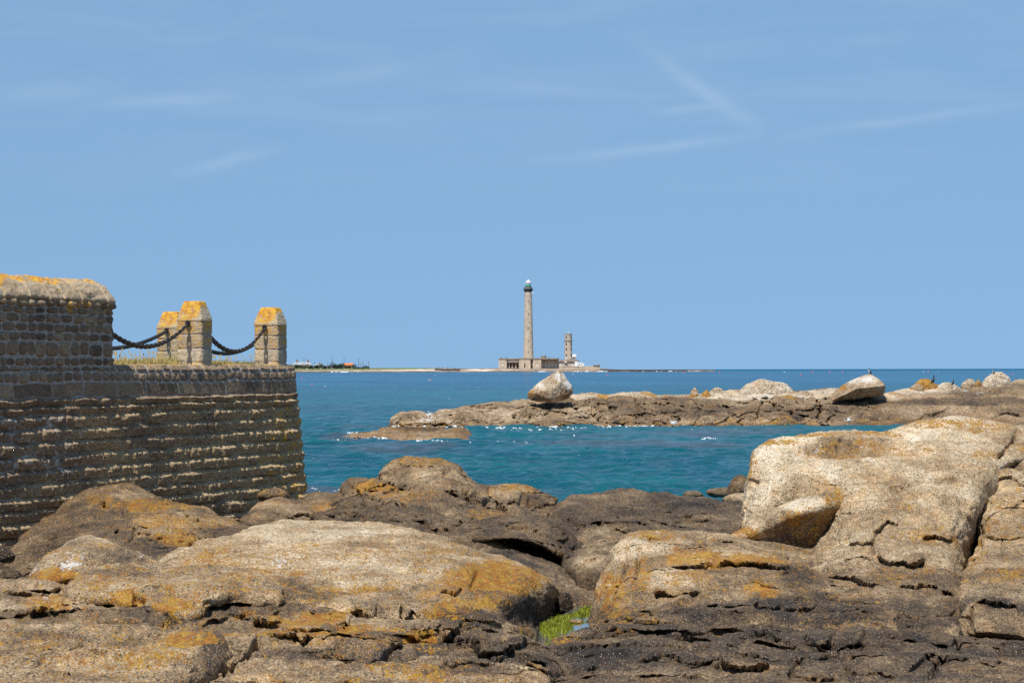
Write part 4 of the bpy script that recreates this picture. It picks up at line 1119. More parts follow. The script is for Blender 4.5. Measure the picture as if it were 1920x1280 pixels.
# --- nearest rocks
rock('bedrock_shelf', 'ridged brown bedrock shelf filling the lower left foreground', 'rock', [
    (21.0, [(-70, 1094, 21.6), (40, 1096, 21.6), (150, 1108, 21.2), (250, 1118, 20.9), (350, 1128, 20.5), (450, 1118, 20.8), (560, 1140, 20.1), (660, 1165, 19.4), (760, 1172, 19.3), (850, 1178, 19.2), (930, 1190, 18.8), (1000, 1205, 18.4), (1030, 1222, 17.9), (1044, 1245, 17.2)]),
    (19.4, [(-70, 1130, 19.8), (60, 1132, 19.7), (160, 1140, 19.5), (260, 1150, 19.2), (360, 1160, 18.9), (460, 1152, 19.1), (560, 1166, 18.7), (660, 1186, 18.2), (760, 1192, 18.1), (860, 1198, 18), (940, 1210, 17.7), (1000, 1226, 17.3), (1036, 1250, 16.6)]),
    (17.6, [(-70, 1176, 18.0), (80, 1178, 17.9), (200, 1184, 17.7), (320, 1190, 17.5), (440, 1192, 17.5), (560, 1200, 17.2), (680, 1212, 16.9), (800, 1218, 16.8), (920, 1232, 16.4), (1000, 1248, 16.1), (1030, 1266, 15.8)]),
    (16.0, [(-70, 1226, 16.2), (120, 1230, 16.1), (260, 1234, 16), (400, 1238, 15.9), (560, 1244, 15.8), (700, 1250, 15.6), (840, 1256, 15.5), (950, 1266, 15.3), (1020, 1284, 15)]),
    (14.4, [(-70, 1290, 14.5), (200, 1292, 14.5), (500, 1298, 14.4), (800, 1304, 14.3), (1020, 1320, 14.1)]),
    (12.6, [(-70, 1385, 12.7), (300, 1390, 12.6), (700, 1395, 12.6), (1020, 1405, 12.5)])],
    back=1.2, drop=0.6, side=0.7, seed=67, tone=0.46,
    tones=[(80, 1110, 110, 16, 0.54), (120, 1150, 130, 20, 0.52), (300, 1165, 100, 12, 0.30), (470, 1150, 90, 14, 0.24), (560, 1130, 60, 16, 0.40), (560, 1180, 90, 14, 0.52), (700, 1210, 120, 16, 0.40), (900, 1215, 110, 24, 0.20), (960, 1245, 90, 25, 0.17), (780, 1250, 90, 16, 0.50), (830, 1225, 60, 12, 0.24), (600, 1235, 160, 14, 0.28), (520, 1265, 160, 18, 0.50), (750, 1275, 120, 14, 0.54), (60, 1160, 100, 8, 0.32), (900, 1180, 80, 14, 0.18), (480, 1195, 60, 12, 0.36), (880, 1270, 90, 16, 0.26)],
    lichen=0.26, lichens=[(90, 1148, 60, 16, 0.60), (560, 1178, 90, 12, 0.66), (620, 1172, 40, 14, 0.78), (790, 1203, 40, 10, 0.78), (540, 1200, 120, 8, 0.66), (450, 1165, 60, 10, 0.46), (740, 1265, 90, 12, 0.50), (680, 1185, 60, 10, 0.55), (950, 1230, 120, 40, 0.04), (350, 1172, 40, 8, 0.48), (600, 1240, 120, 10, 0.2), (820, 1280, 60, 10, 0.5)],
    whites=[(85, 1140, 40, 8, 0.45)],
    steps=[([(-40, 1160), (20, 1163), (55, 1166), (100, 1158)], 0.09, 18, 0.07), ([(30, 1160), (90, 1164), (160, 1160), (200, 1180)], 0.05, 14), ([(160, 1158), (200, 1175), (240, 1180), (300, 1176)], 0.05, 12),
           ([(418, 1152), (450, 1162), (500, 1170), (535, 1158)], 0.08, 14, 0.08), ([(410, 1168), (450, 1172), (500, 1185), (540, 1184)], 0.06, 10, 0.10), ([(455, 1180), (500, 1184), (560, 1194), (640, 1190)], 0.08, 14, 0.09),
           ([(560, 1160), (600, 1165), (655, 1175)], 0.05, 10), ([(490, 1206), (540, 1212), (600, 1208), (680, 1212)], 0.09, 14, 0.08), ([(640, 1192), (655, 1176), (662, 1165)], 0.05, 8),
           ([(780, 1195), (800, 1192), (830, 1200)], 0.05, 10), ([(770, 1182), (800, 1192), (835, 1180)], 0.07, 12, 0.09), ([(830, 1205), (860, 1192), (868, 1175)], 0.10, 14, 0.12), ([(850, 1200), (900, 1230), (940, 1240), (975, 1225), (992, 1205)], 0.14, 26, 0.14),
           ([(600, 1232), (630, 1236), (670, 1230)], 0.06, 10, 0.09), ([(690, 1245), (720, 1230), (760, 1218)], 0.06, 14), ([(640, 1250), (690, 1258), (720, 1245)], 0.04, 10), ([(740, 1228), (800, 1232), (860, 1228)], -0.03, 10, 0.03),
           ([(910, 1252), (935, 1258), (955, 1248)], 0.06, 10), ([(820, 1262), (880, 1262), (930, 1270)], 0.04, 10), ([(980, 1262), (1020, 1272), (1034, 1262)], 0.08, 14)],
    cracks=[([(930, 1258), (905, 1240), (895, 1225)], 4, 0.08), ([(690, 1250), (720, 1235), (745, 1220)], 3, 0.06), ([(490, 1208), (470, 1225), (455, 1245), (430, 1258), (400, 1262)], 6, 0.16)], block=0.8, fold=0.9, det=0.95)

rock('foreground_slab', 'flat topped speckled slab ending in a black broken edge at the bottom left', 'rock', [
    (18.0, [(-70, 1206, 16.54), (0, 1200, 16.73), (60, 1186, 17.01), (125, 1178, 17.20), (200, 1180, 17.10), (280, 1186, 16.92), (345, 1191, 16.73), (392, 1190, 16.54), (406, 1196, 16.25), (414, 1210, 16.06), (420, 1226, 15.88)]),
    (17.0, [(-70, 1226, 15.88), (40, 1216, 16.06), (130, 1206, 16.25), (220, 1206, 16.25), (300, 1208, 16.16), (350, 1209, 15.97), (382, 1212, 15.78), (398, 1222, 15.69), (410, 1236, 15.59)]),
    (15.9, [(-70, 1256, 14.84), (60, 1246, 15.03), (160, 1238, 15.21), (250, 1236, 15.21), (310, 1238, 15.12), (345, 1242, 15.03), (370, 1248, 15.12), (388, 1254, 15.21), (400, 1258, 15.31)]),
    (14.8, [(-70, 1292, 13.80), (60, 1285, 13.99), (160, 1278, 14.17), (250, 1276, 14.27), (310, 1276, 14.27), (340, 1274, 14.46), (362, 1272, 14.65), (380, 1270, 14.84), (392, 1268, 15.03)]),
    (13.6, [(-70, 1335, 12.76), (100, 1330, 12.85), (250, 1320, 13.14), (310, 1305, 13.61), (340, 1292, 13.99), (360, 1284, 14.27), (378, 1276, 14.55), (388, 1273, 14.74)])],
    back=1.2, drop=0.4, side=0.6, bot=0.5, seed=71, tone=0.52, tones=[(350, 1205, 50, 14, 0.56), (120, 1220, 140, 20, 0.50), (395, 1235, 25, 40, 0.22), (200, 1262, 130, 16, 0.54), (100, 1200, 90, 8, 0.40)], lichen=0.30,
    lichens=[(350, 1203, 55, 12, 0.68), (280, 1240, 110, 24, 0.46), (60, 1215, 80, 20, 0.38), (395, 1240, 20, 30, 0.2)],
    steps=[([(60, 1250), (140, 1225), (240, 1200), (330, 1195)], 0.02, 12, 0.02), ([(20, 1240), (60, 1255), (120, 1235), (220, 1212)], 0.025, 14, 0.02), ([(100, 1275), (180, 1272), (240, 1270)], 0.03, 10)], block=0.3, fold=0.4, det=0.95)

rock('bedrock_shelf', 'dark wet looking bedrock shelf with thin ledges filling the lower right foreground', 'rock', [
    (20.0, [(985, 1240, 17.6), (1010, 1222, 18.2), (1045, 1205, 18.9), (1080, 1196, 19.4), (1130, 1188, 19.8), (1220, 1178, 20.2), (1320, 1172, 20.5), (1440, 1172, 20.6), (1560, 1175, 20.5), (1680, 1180, 20.4), (1760, 1190, 20.2), (1800, 1198, 20.2), (1860, 1206, 20.1), (1990, 1214, 20)]),
    (18.4, [(990, 1258, 16.9), (1050, 1232, 17.7), (1120, 1216, 18.2), (1220, 1206, 18.5), (1340, 1202, 18.7), (1460, 1202, 18.8), (1580, 1206, 18.7), (1700, 1212, 18.5), (1800, 1220, 18.4), (1990, 1232, 18.2)]),
    (16.8, [(1000, 1275, 16.2), (1080, 1258, 16.5), (1200, 1242, 16.9), (1340, 1236, 17.1), (1500, 1236, 17.1), (1650, 1240, 17), (1800, 1246, 16.9), (1990, 1254, 16.8)]),
    (15.2, [(1000, 1308, 15.0), (1150, 1292, 15.2), (1350, 1284, 15.4), (1550, 1282, 15.4), (1750, 1284, 15.4), (1990, 1290, 15.3)]),
    (13.4, [(1000, 1380, 13.3), (1300, 1360, 13.5), (1600, 1356, 13.5), (1990, 1362, 13.4)])],
    back=1.0, drop=0.5, side=0.6, seed=73, tone=0.23,
    tones=[(1100, 1235, 120, 20, 0.09), (1200, 1200, 120, 14, 0.17), (1300, 1240, 140, 16, 0.25), (1450, 1200, 120, 12, 0.19), (1400, 1270, 200, 20, 0.35), (1600, 1220, 90, 20, 0.23), (1660, 1255, 90, 22, 0.31), (1850, 1265, 110, 26, 0.35), (1850, 1225, 90, 10, 0.21), (1180, 1268, 120, 14, 0.33), (1750, 1235, 70, 12, 0.29), (1060, 1200, 40, 14, 0.35)],
    lichen=0.04, lichens=[(1060, 1200, 40, 12, 0.5), (1150, 1195, 50, 8, 0.36)],
    steps=[([(1080, 1208), (1150, 1202), (1220, 1206), (1290, 1195)], 0.05, 12), ([(1180, 1252), (1240, 1240), (1300, 1250), (1370, 1258)], 0.05, 14, 0.05), ([(1340, 1248), (1370, 1260), (1410, 1262), (1450, 1255)], 0.12, 18, 0.10),
           ([(1395, 1195), (1430, 1192), (1465, 1208)], 0.08, 12, 0.09), ([(1500, 1198), (1530, 1212), (1555, 1210), (1570, 1196)], 0.10, 14, 0.10), ([(1578, 1205), (1600, 1216), (1625, 1205)], 0.07, 12), ([(1560, 1182), (1620, 1192), (1680, 1190)], 0.05, 10),
           ([(1250, 1212), (1310, 1214), (1340, 1210)], 0.05, 10, 0.06), ([(1640, 1195), (1680, 1210), (1730, 1212)], 0.06, 12, 0.06), ([(1740, 1215), (1775, 1222), (1795, 1205)], 0.10, 14, 0.12), ([(1700, 1265), (1730, 1250), (1760, 1235)], 0.07, 20, 0.08),
           ([(1570, 1262), (1640, 1270), (1690, 1272)], 0.06, 16, 0.06), ([(1460, 1262), (1480, 1250), (1500, 1230)], 0.03, 12), ([(1170, 1272), (1260, 1268), (1340, 1275)], 0.05, 12), ([(1000, 1262), (1020, 1248), (1060, 1230), (1100, 1215)], 0.04, 14), ([(1800, 1226), (1860, 1232), (1950, 1236)], 0.03, 10)],
    cracks=[([(1480, 1275), (1490, 1250), (1515, 1230)], 4, 0.08), ([(1745, 1280), (1755, 1255), (1775, 1240)], 6, 0.12), ([(1020, 1285), (1030, 1262), (1050, 1255)], 5, 0.1), ([(1798, 1205), (1796, 1225)], 4, 0.1)], block=0.8, fold=1.0, det=1.0)

for i, (cx, cy, w, h, D, tn, lab) in enumerate([
        (14, 1086, 62, 40, 24.0, 0.24, 'dark rounded stone at the left picture edge below the sea wall'),
        (44, 1092, 30, 22, 23.2, 0.44, 'small tan stone wedged between a dark stone and the grey dome at the left'),
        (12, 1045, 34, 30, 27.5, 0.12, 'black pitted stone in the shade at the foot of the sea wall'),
        (1300, 928, 40, 14, 86.0, 0.40, 'low brown rock rising from the water left of its rounder twin'),
        (1347, 924, 48, 20, 86.0, 0.42, 'rounder brown rock rising from the water beside the huge pale rock'),
        (1393, 925, 60, 70, 46.0, 0.36, 'brown rock showing behind the left end of the huge pale rock'),
        (1380, 938, 50, 26, 44.0, 0.58, 'pale tan stone at the waterline behind the left end of the huge pale rock'),
        (1060, 1138, 36, 60, 25.6, 0.10, 'black weedy knob of rock under the right end of the smooth tan whaleback'),
        (1094, 1132, 34, 28, 26.4, 0.14, 'small dark stone behind the green weed of the tide pool'),
        (1882, 799, 40, 16, 60.0, 0.50, 'small grey rock peeping over the top of the huge pale rock'),
        (1925, 797, 66, 30, 58.0, 0.52, 'grey rock at the right picture edge above the huge pale rock')]):
    boulder('boulder', lab, 'boulder', oval(cx, cy, w, h, D, None, i + 20), i + 20, tone=tn, lichen=0.12, rough=0.03 * D / 40, unit=D / 60)

# white shell on the whaleback
sh = MB()
sh.lathe([(0.002, 0.0), (0.045, 0.004), (0.05, 0.012), (0.035, 0.024), (0.012, 0.032), (0.002, 0.034)], 12)
so_ = sh.build('limpet_shell', simple('shell white', (0.8, 0.78, 0.74), 0.5, 0.1), None, True, P(402, 1075, 22.55))
so_.scale = (0.8, 0.5, 0.6)
tag(so_, 'bright white shell lying on the ledge below the smooth tan whaleback', 'shell')

# ================================================================== SEA WALL AND PROMENADE
WE = np.array([-3.546, 49.0])                    # outer top corner of the wall end
WD = np.array([-0.317, -1.0]); WD /= np.linalg.norm(WD)   # along the wall, towards the viewer
WN = np.array([-WD[1], WD[0]])                   # outward normal (to the right in the picture)
if WN[0] < 0: WN = -WN
ZT = 4.03


def wall_xy(s, off):
    """s metres along the wall from its end towards the viewer, off metres outward"""
    s = np.asarray(s, float); off = np.asarray(off, float)
    return WE[0] + WD[0] * s + WN[0] * off, WE[1] + WD[1] * s + WN[1] * off


def s_of_px(px):
    # where the picture column px meets the wall line
    k = (px - 960) / F
    a = np.array([[WD[0], -k], [WD[1], -1.0]])
    return np.linalg.solve(a, -WE)[0]


def wall_material():
    t = NT('granite masonry')
    t.co = t.mapv((1, 0.38, 1))
    tone, stone, weed, lich, wht = (t.attr(a) for a in ('tone', 'stone', 'weed', 'lichen', 'white'))
    n1, n2, n3 = t.noise(3, 5), t.noise(22, 5, 0.65), t.noise(70, 3)
    v = t.math('ADD', tone, t.math('MULTIPLY', t.math('SUBTRACT', n1, 0.5), 0.35))
    v = t.math('ADD', v, t.math('MULTIPLY', t.math('SUBTRACT', n2, 0.5), 0.6))
    v = t.math('ADD', v, t.math('MULTIPLY', t.math('SUBTRACT', n3, 0.5), 0.5))
    col = t.ramp(v, [(0, (0.08, 0.060, 0.045)), (0.3, (0.23, 0.162, 0.104)), (0.55, (0.38, 0.285, 0.18)), (0.8, (0.52, 0.42, 0.29)), (1, (0.70, 0.60, 0.45))])
    mort = t.mix(t.range(n2, 0.3, 0.7), (0.30, 0.265, 0.22), (0.47, 0.43, 0.37))
    sm = t.range(t.math('ADD', stone, t.math('MULTIPLY', t.math('SUBTRACT', n2, 0.5), 0.5)), 0.30, 0.62)
    col = t.mix(sm, mort, col)
    wc = t.mix(t.range(n3, 0.35, 0.65), (0.23, 0.155, 0.085), (0.62, 0.46, 0.25))
    wc = t.mix(t.range(t.noise(40, 3), 0.56, 0.72), wc, (0.62, 0.53, 0.38))
    wv = t.range(t.math('ADD', t.math('MULTIPLY', weed, 0.7), t.math('MULTIPLY', n2, 0.9)), 0.72, 0.95)
    col = t.mix(t.math('MULTIPLY', wv, 0.85), col, wc)
    ln = t.math('ADD', t.math('MULTIPLY', t.noise(6, 6, 0.7), 0.9), t.math('MULTIPLY', t.noise(36, 4, 0.65), 0.7))
    lv = t.range(t.math('ADD', t.math('MULTIPLY', lich, 0.55), ln), 1.02, 1.14)
    lc = t.mix(t.range(t.noise(12, 3), 0.40, 0.60), (0.52, 0.21, 0.022), (0.68, 0.38, 0.035))
    col = t.mix(t.math('MULTIPLY', lv, 0.92), col, lc)
    ww = t.range(t.math('ADD', t.math('MULTIPLY', wht, 0.6), t.math('ADD', t.math('MULTIPLY', t.noise(7, 5, 0.65), 0.8), t.math('MULTIPLY', n2, 0.5))), 0.92, 1.08)
    col = t.mix(t.math('MULTIPLY', ww, 0.7), col, (0.56, 0.55, 0.52))
    h = t.math('ADD', n2, t.math('MULTIPLY', n3, 0.6))
    t.bump(h, 0.9, 0.025)
    return t.done(col, 0.9, 0.18)


M_WALL = wall_material()


def masonry(s, z, courses, seed, jit=0.012):
    """bulge height and per-stone numbers over a masonry face. courses: (z0, z1, wmin, wmax, style)"""
    zz = z + jit * fbm(np.stack([s * 1.3, z * 2, np.zeros_like(s)], -1), 2, seed) * 1.6
    hgt = np.zeros_like(s); stone = np.zeros_like(s); rid = np.zeros_like(s); cs = np.zeros_like(s)
    rnd = np.random.RandomState(seed)
    for ci, (z0, z1, w0, w1, style) in enumerate(courses):
        m = (zz >= z0) & (zz < z1)
        if not m.any():
            continue
        J = [-3.0]
        while J[-1] < 22:
            J.append(J[-1] + rnd.uniform(w0, w1))
        J = np.array(J); rr = rnd.rand(len(J)); ht = rnd.uniform(-1, 1, len(J)); sk = rnd.uniform(-0.06, 0.06, len(J))
        ss = s[m]; vv = (zz[m] - z0) / (z1 - z0)
        i = np.clip(np.searchsorted(J, ss + (vv - 0.5) * 0.03 * np.sin(ss * 9), 'right') - 1, 0, len(J) - 2)
        hw = (J[i + 1] - J[i]) / 2
        u = (ss - (J[i] + J[i + 1]) / 2) / hw
        hh = (z1 - z0) / 2
        v = (vv - 0.5) * 2
        r = rr[i]
        if style == 'cobble':
            hv = hh * (0.80 + 0.2 * r)
            pu, pv = np.abs(u) * 1.0, np.abs(v - 0.12 * ht[i]) * hh / hv
            q = (pu ** 3.2 + pv ** 3.2) ** (1 / 3.2)
            e = 1 - q
            b = sstep(0.05, 0.36, e)
            hgt[m] = 0.030 * b * (0.7 + 0.5 * r); stone[m] = sstep(0.03, 0.16, e)
        elif style == 'knob':
            q = np.sqrt(u * u + (v * 0.95) ** 2)
            b = np.sqrt(np.clip(1 - (q / 0.92) ** 2, 0, 1))
            hgt[m] = 0.075 * b; stone[m] = sstep(0.95, 0.8, q)
        elif style == 'ashlar':
            eu = (1 - np.abs(u)) * hw; ev = (1 - np.abs(v)) * hh
            e = np.minimum(eu, ev)
            hgt[m] = 0.014 * sstep(0.004, 0.024, e) + 0.006 * ht[i]; stone[m] = sstep(0.006, 0.030, e)
        else:                                     # rough courses: bulging crown, receding foot
            eu = (1 - np.abs(u)) * hw
            prof = sstep(1.02, 0.22, v) * (0.42 + 0.58 * sstep(-1.15, 0.45, v))
            b = prof * (0.25 + 0.75 * sstep(0.0, 0.06, eu))
            hgt[m] = 0.098 * b * (0.75 + 0.35 * r) - 0.02 + 0.024 * ht[i]; stone[m] = np.clip(prof * 1.6, 0, 1) * sstep(0.0, 0.02, eu)
        rid[m] = r; cs[m] = ci
    return hgt, stone, rid, cs


def build_sea_wall():
    zc = [4.03, 3.93]
    upper = [(3.935, 4.06, 0.22, 0.52, 'cobble'), (3.79, 3.935, 0.15, 0.36, 'cobble'), (3.585, 3.79, 0.7, 1.3, 'ashlar')]
    lows = []
    z = 3.585
    rnd = random.Random(5)
    for i in range(22):
        h = 0.105 if i == 0 else (0.115 if i == 1 else rnd.uniform(0.155, 0.19))
        lows.append((z - h, z, 0.26, 0.62, 'rough')); z -= h
    courses = upper + lows
    # plan path: straight face, rounded corner, end face
    rad = 0.30
    nS, nC, nE = 980, 40, 60
    sS = np.linspace(17.0, rad, nS)
    a = np.linspace(0, math.pi / 2, nC)[1:]
    path = np.concatenate([sS, rad - rad * np.sin(a), np.zeros(nE)])
    off = np.concatenate([np.zeros(nS), -rad + rad * np.cos(a), -rad - np.linspace(0, 5.5, nE + 1)[1:]])
    nx = np.concatenate([np.zeros(nS), np.sin(a), np.ones(nE)])      # outward: component along -WD
    nn = np.concatenate([np.ones(nS), np.cos(a), np.zeros(nE)])
    arc = np.concatenate([17.0 - sS, 17.0 - rad + a * rad, 17.0 - rad + rad * math.pi / 2 + np.linspace(0, 5.5, nE + 1)[1:]])
    zs = np.concatenate([np.linspace(ZT, 1.05, 330)])
    S, Z = np.meshgrid(17.0 - arc, zs)
    hgt, stone, rid, cs = masonry(S, Z, courses, 11, 0.022)
    low = Z < 3.585
    q = np.stack([S, np.zeros_like(S), Z], -1)
    n_ = fbm(q * np.array([9, 1, 5]), 3, 4); n2 = fbm(q * np.array([26, 1, 14]), 3, 6); drip = fbm(q * np.array([16, 1, 2.5]), 3, 9)
    lowk = sstep(3.62, 3.45, Z)
    hgt = hgt + lowk * (0.030 * n_ + 0.030 * n2 + 0.024 * drip) + (1 - lowk) * 0.004 * n2
    hgt = hgt * (0.35 + 0.65 * sstep(0.05, 0.55, S))
    # crumbled top edge
    top = sstep(ZT - 0.10, ZT, Z)
    hgt = hgt - 0.05 * top * top + 0.03 * top * fbm(q * 6, 2, 15)
    batter = (ZT - Z) * 0.082 + 0.004 * (ZT - Z) ** 2
    o = hgt + batter
    px_ = path[None, :] + (-1) * 0.0
    X = WE[0] + WD[0] * path[None, :] + WN[0] * off[None, :] + o * (WN[0] * nn[None, :] - WD[0] * nx[None, :])
    Y = WE[1] + WD[1] * path[None, :] + WN[1] * off[None, :] + o * (WN[1] * nn[None, :] - WD[1] * nx[None, :])
    Zw = Z + 0.012 * top * fbm(q * 8, 2, 19)
    V = np.stack([X, Y, Zw], -1)
    # capping ledge, 0.45 m deep
    capx, capo = path, off
    led = []
    for f in (0.06, 0.2, 0.45):
        xx = X[0] - f * (WN[0] * nn - WD[0] * nx); yy = Y[0] - f * (WN[1] * nn - WD[1] * nx)
        led.append(np.stack([xx, yy, np.full_like(xx, ZT + 0.012 - 0.02 * f) + 0.008 * fbm(np.stack([xx * 5, yy * 5, xx * 0], -1), 2, 3)], -1))
    V = np.concatenate([np.stack(led[::-1]), V], 0)
    def pad(A, v):
        return np.concatenate([np.full((3, A.shape[1]), v), A], 0)
    sl = np.stack([S * 0.9, np.zeros_like(S), Z * 1.5], -1)
    patch = fbm(sl, 3, 33)
    tone = 0.34 + 0.26 * (rid - 0.5) + 0.10 * patch
    tone = np.where(low, 0.34 + 0.14 * (rid - 0.5), tone)
    weed = lowk * (0.62 + 0.5 * patch) + (1 - lowk) * (0.10 + 0.35 * np.clip(fbm(sl * 1.3, 2, 44), 0, 1) * sstep(9.5, 4, S))
    # grown browner towards the end, paler and limewashed near the left
    weed = weed + 0.25 * sstep(5, 0.5, S) * lowk - 0.35 * sstep(7.5, 9.0, S) * sstep(2.2, 2.7, Z) * lowk
    white = (0.45 * sstep(7.2, 9.2, S) * sstep(2.25, 2.6, Z) * sstep(3.6, 3.3, Z)) + 0.15 * sstep(2.0, 1.7, Z) + 0.10 * np.clip(patch, 0, 1)
    lich = 0.05 + 0.35 * sstep(4, 0.6, S) * sstep(3.9, 3.0, Z) + 0.25 * top
    me = np_mesh('sea_wall', V, grid_faces(*V.shape[:2])[:, ::-1],
                 dict(tone=pad(tone, 0.62), stone=pad(np.where(low, 0.25 + stone, stone), 0.8), weed=pad(weed, 0.1), lichen=pad(lich, 0.45), white=pad(white, 0.0)))
    org = np.array([WE[0], WE[1], 1.05])
    me.transform(Matrix.Translation(-Vector(org)))
    o = link('sea_wall', me, M_WALL, None, org)
    tag(o, 'long battered granite sea wall with weedy brown courses on the left', 'sea wall')


build_sea_wall()

S_PAR = s_of_px(213)                              # the parapet ends here


def build_parapet():
    root_xy = wall_xy(S_PAR, 0.0)
    root = empty('parapet', (root_xy[0], root_xy[1], ZT), 'raised stone parapet with rounded orange coping on top of the sea wall', 'parapet')
    prof_face = [(0.0, z) for z in np.linspace(4.0, 4.885, 150)]
    S = np.linspace(S_PAR, 17.0, 820)
    # --- masonry face with the row of round knobs under the coping
    courses = [(3.86, 4.025, 0.16, 0.38, 'cobble'), (4.025, 4.145, 0.15, 0.36, 'cobble'), (4.145, 4.365, 0.18, 0.48, 'cobble'), (4.365, 4.485, 0.16, 0.38, 'cobble'),
               (4.485, 4.61, 0.14, 0.40, 'cobble'), (4.61, 4.735, 0.17, 0.42, 'cobble'), (4.735, 4.825, 0.18, 0.42, 'cobble'), (4.825, 4.935, 0.20, 0.34, 'knob')]
    zs = np.linspace(4.935, 3.98, 195)
    SS, ZZ = np.meshgrid(S, zs)
    hgt, stone, rid, cs = masonry(SS, ZZ, courses, 23)
    q = np.stack([SS, np.zeros_like(SS), ZZ], -1)
    hgt = hgt + 0.012 * facet(q * np.array([7, 1, 11]), 6) * stone + 0.006 * fbm(q * 14, 3, 4) + 0.006 * fbm(q * 40, 2, 5) + 0.004
    endr = sstep(S_PAR + 0.10, S_PAR, SS)
    hgt = hgt - 0.06 * endr ** 2
    X, Y = wall_xy(SS, hgt)
    V = np.stack([X, Y, ZZ], -1) - np.array(root.location)
    patch = fbm(q * np.array([0.9, 1, 1.4]), 3, 33)
    upk = sstep(4.25, 4.6, ZZ) * sstep(S_PAR + 1.0, S_PAR + 3, SS)
    me = np_mesh('masonry', V, grid_faces(*SS.shape), dict(tone=0.29 + 0.30 * (rid - 0.5) + 0.08 * patch + 0.12 * (ZZ > 4.825), stone=stone - 0.25 * upk * (ZZ < 4.8), weed=0.12 + 0.3 * np.clip(patch, 0, 1),
                                                          lichen=0.05 + 0.35 * sstep(4.55, 4.85, ZZ) * (0.5 + patch), white=np.zeros_like(SS)))
    link('masonry', me, M_WALL, root)
    # --- coping vault
    arcp = [(0.01, 4.925), (0.045, 4.935), (0.042, 4.965), (0.0, 5.03), (-0.06, 5.10), (-0.14, 5.17), (-0.23, 5.215), (-0.33, 5.235), (-0.43, 5.215), (-0.52, 5.15), (-0.58, 5.05), (-0.60, 4.90), (-0.60, 4.0)]
    pr = crspline(np.array(arcp), 90)
    L = np.concatenate([[0], np.cumsum(np.hypot(np.diff(pr[:, 0]), np.diff(pr[:, 1])))])
    SS, LL = np.meshgrid(S, L)
    OFF = np.repeat(pr[:, :1], len(S), 1); ZZ = np.repeat(pr[:, 1:], len(S), 1)
    tang = np.gradient(pr, axis=0); nrm = np.stack([tang[:, 1], -tang[:, 0]], -1); nrm /= np.linalg.norm(nrm, axis=1)[:, None]
    hgt, stone, rid, cs = masonry(SS + 0.10 * LL, 4.9 + 0 * LL + np.clip(LL, 0, 0.5) * 0.1, [(4.8, 5.2, 0.36, 0.85, 'ashlar')], 31)
    q = np.stack([SS, LL, np.zeros_like(SS)], -1)
    hgt = 0.045 * stone + 0.02 * (rid - 0.5) - 0.03 + 0.030 * fbm(q * np.array([2.0, 5, 1]), 3, 4) + 0.022 * facet(q * np.array([2.2, 6, 1]), 6) + 0.012 * fbm(q * np.array([7, 18, 1]), 3, 5)
    endr = sstep(S_PAR + 0.16, S_PAR - 0.02, SS)
    hgt = hgt - 0.10 * endr ** 2
    SS2 = SS - 0.05 * np.sqrt(np.clip(1 - endr, 0, 1)) * 0
    X, Y = wall_xy(SS2, OFF + hgt * nrm[:, :1])
    Zc = ZZ + hgt * nrm[:, 1:]
    V = np.stack([X, Y, Zc], -1)
    # close the end with a slightly domed cap
    c = V[:, 0].mean(0)
    caps = [V[:, :1] * (1 - f) + c * f + np.array([-WD[0], -WD[1], 0]) * 0.05 * f for f in (1.0, 0.55, 0.2)]
    V = np.concatenate(caps + [V], 1) - np.array(root.location)
    def pad(A): return np.concatenate([np.repeat(A[:, :1], 3, 1), A], 1)
    patch = fbm(q * np.array([1.6, 2, 1]), 3, 37)
    lich = 0.10 + 0.40 * sstep(0.24, 0.42, LL) + 0.85 * patch * sstep(0.05, 0.3, LL) + 0.25 * sstep(S_PAR + 1.8, S_PAR + 3.5, SS) * sstep(0.1, 0.3, LL)
    me = np_mesh('coping', V, grid_faces(*V.shape[:2])[:, ::-1], dict(tone=pad(0.58 + 0.2 * (rid - 0.5) + 0.1 * patch), stone=pad(0.25 + stone), weed=pad(np.zeros_like(SS)), lichen=pad(lich), white=pad(0.25 + 0.3 * patch)))
    link('coping', me, M_WALL, root)
    # end wall under the coping, turned away from the viewer
    mb = MB()
    x0, y0 = wall_xy(S_PAR + 0.02, -0.01); x1, y1 = wall_xy(S_PAR + 0.02, -0.60); x2, y2 = wall_xy(S_PAR + 0.3, -0.60); x3, y3 = wall_xy(S_PAR + 0.3, -0.01)
    l = root.location
    v = [(x - l[0], y - l[1], z - l[2]) for z in (3.98, 4.9) for x, y in ((x0, y0), (x1, y1), (x2, y2), (x3, y3))]
    mb.add(v, [(0, 1, 2, 3), (4, 5, 6, 7), (0, 1, 5, 4), (1, 2, 6, 5), (2, 3, 7, 6), (3, 0, 4, 7)])
    mb.build('end_wall', M_WALL, root)


build_parapet()

# ------------------------------------------------------------------ promenade and its grass
mb = MB()
fp = [wall_xy(s, o) for s, o in ((0.25, -0.40), (17, -0.40), (17, -6.2), (0.25, -6.2))]
v = [(x, y, z) for z in (1.0, 3.99) for x, y in fp]
mb.add(v, [(0, 1, 2, 3), (4, 5, 6, 7), (0, 1, 5, 4), (1, 2, 6, 5), (2, 3, 7, 6), (3, 0, 4, 7)])
fp2 = [wall_xy(s, o) for s, o in ((0.25, -3.6), (0.25, -6.2), (-14, -6.2), (-14, -3.6))]     # the jetty runs on beyond the corner, lower
tag(mb.build('promenade', simple('trodden earth', (0.20, 0.16, 0.10), 0.95, 0.3, 3.0)), None, None, None, 'structure')
mb = MB()
v = [(x, y, z) for z in (-1.0, 3.97) for x, y in fp2]
mb.add(v, [(0, 1, 2, 3), (4, 5, 6, 7), (0, 1, 5, 4), (1, 2, 6, 5), (2, 3, 7, 6), (3, 0, 4, 7)])


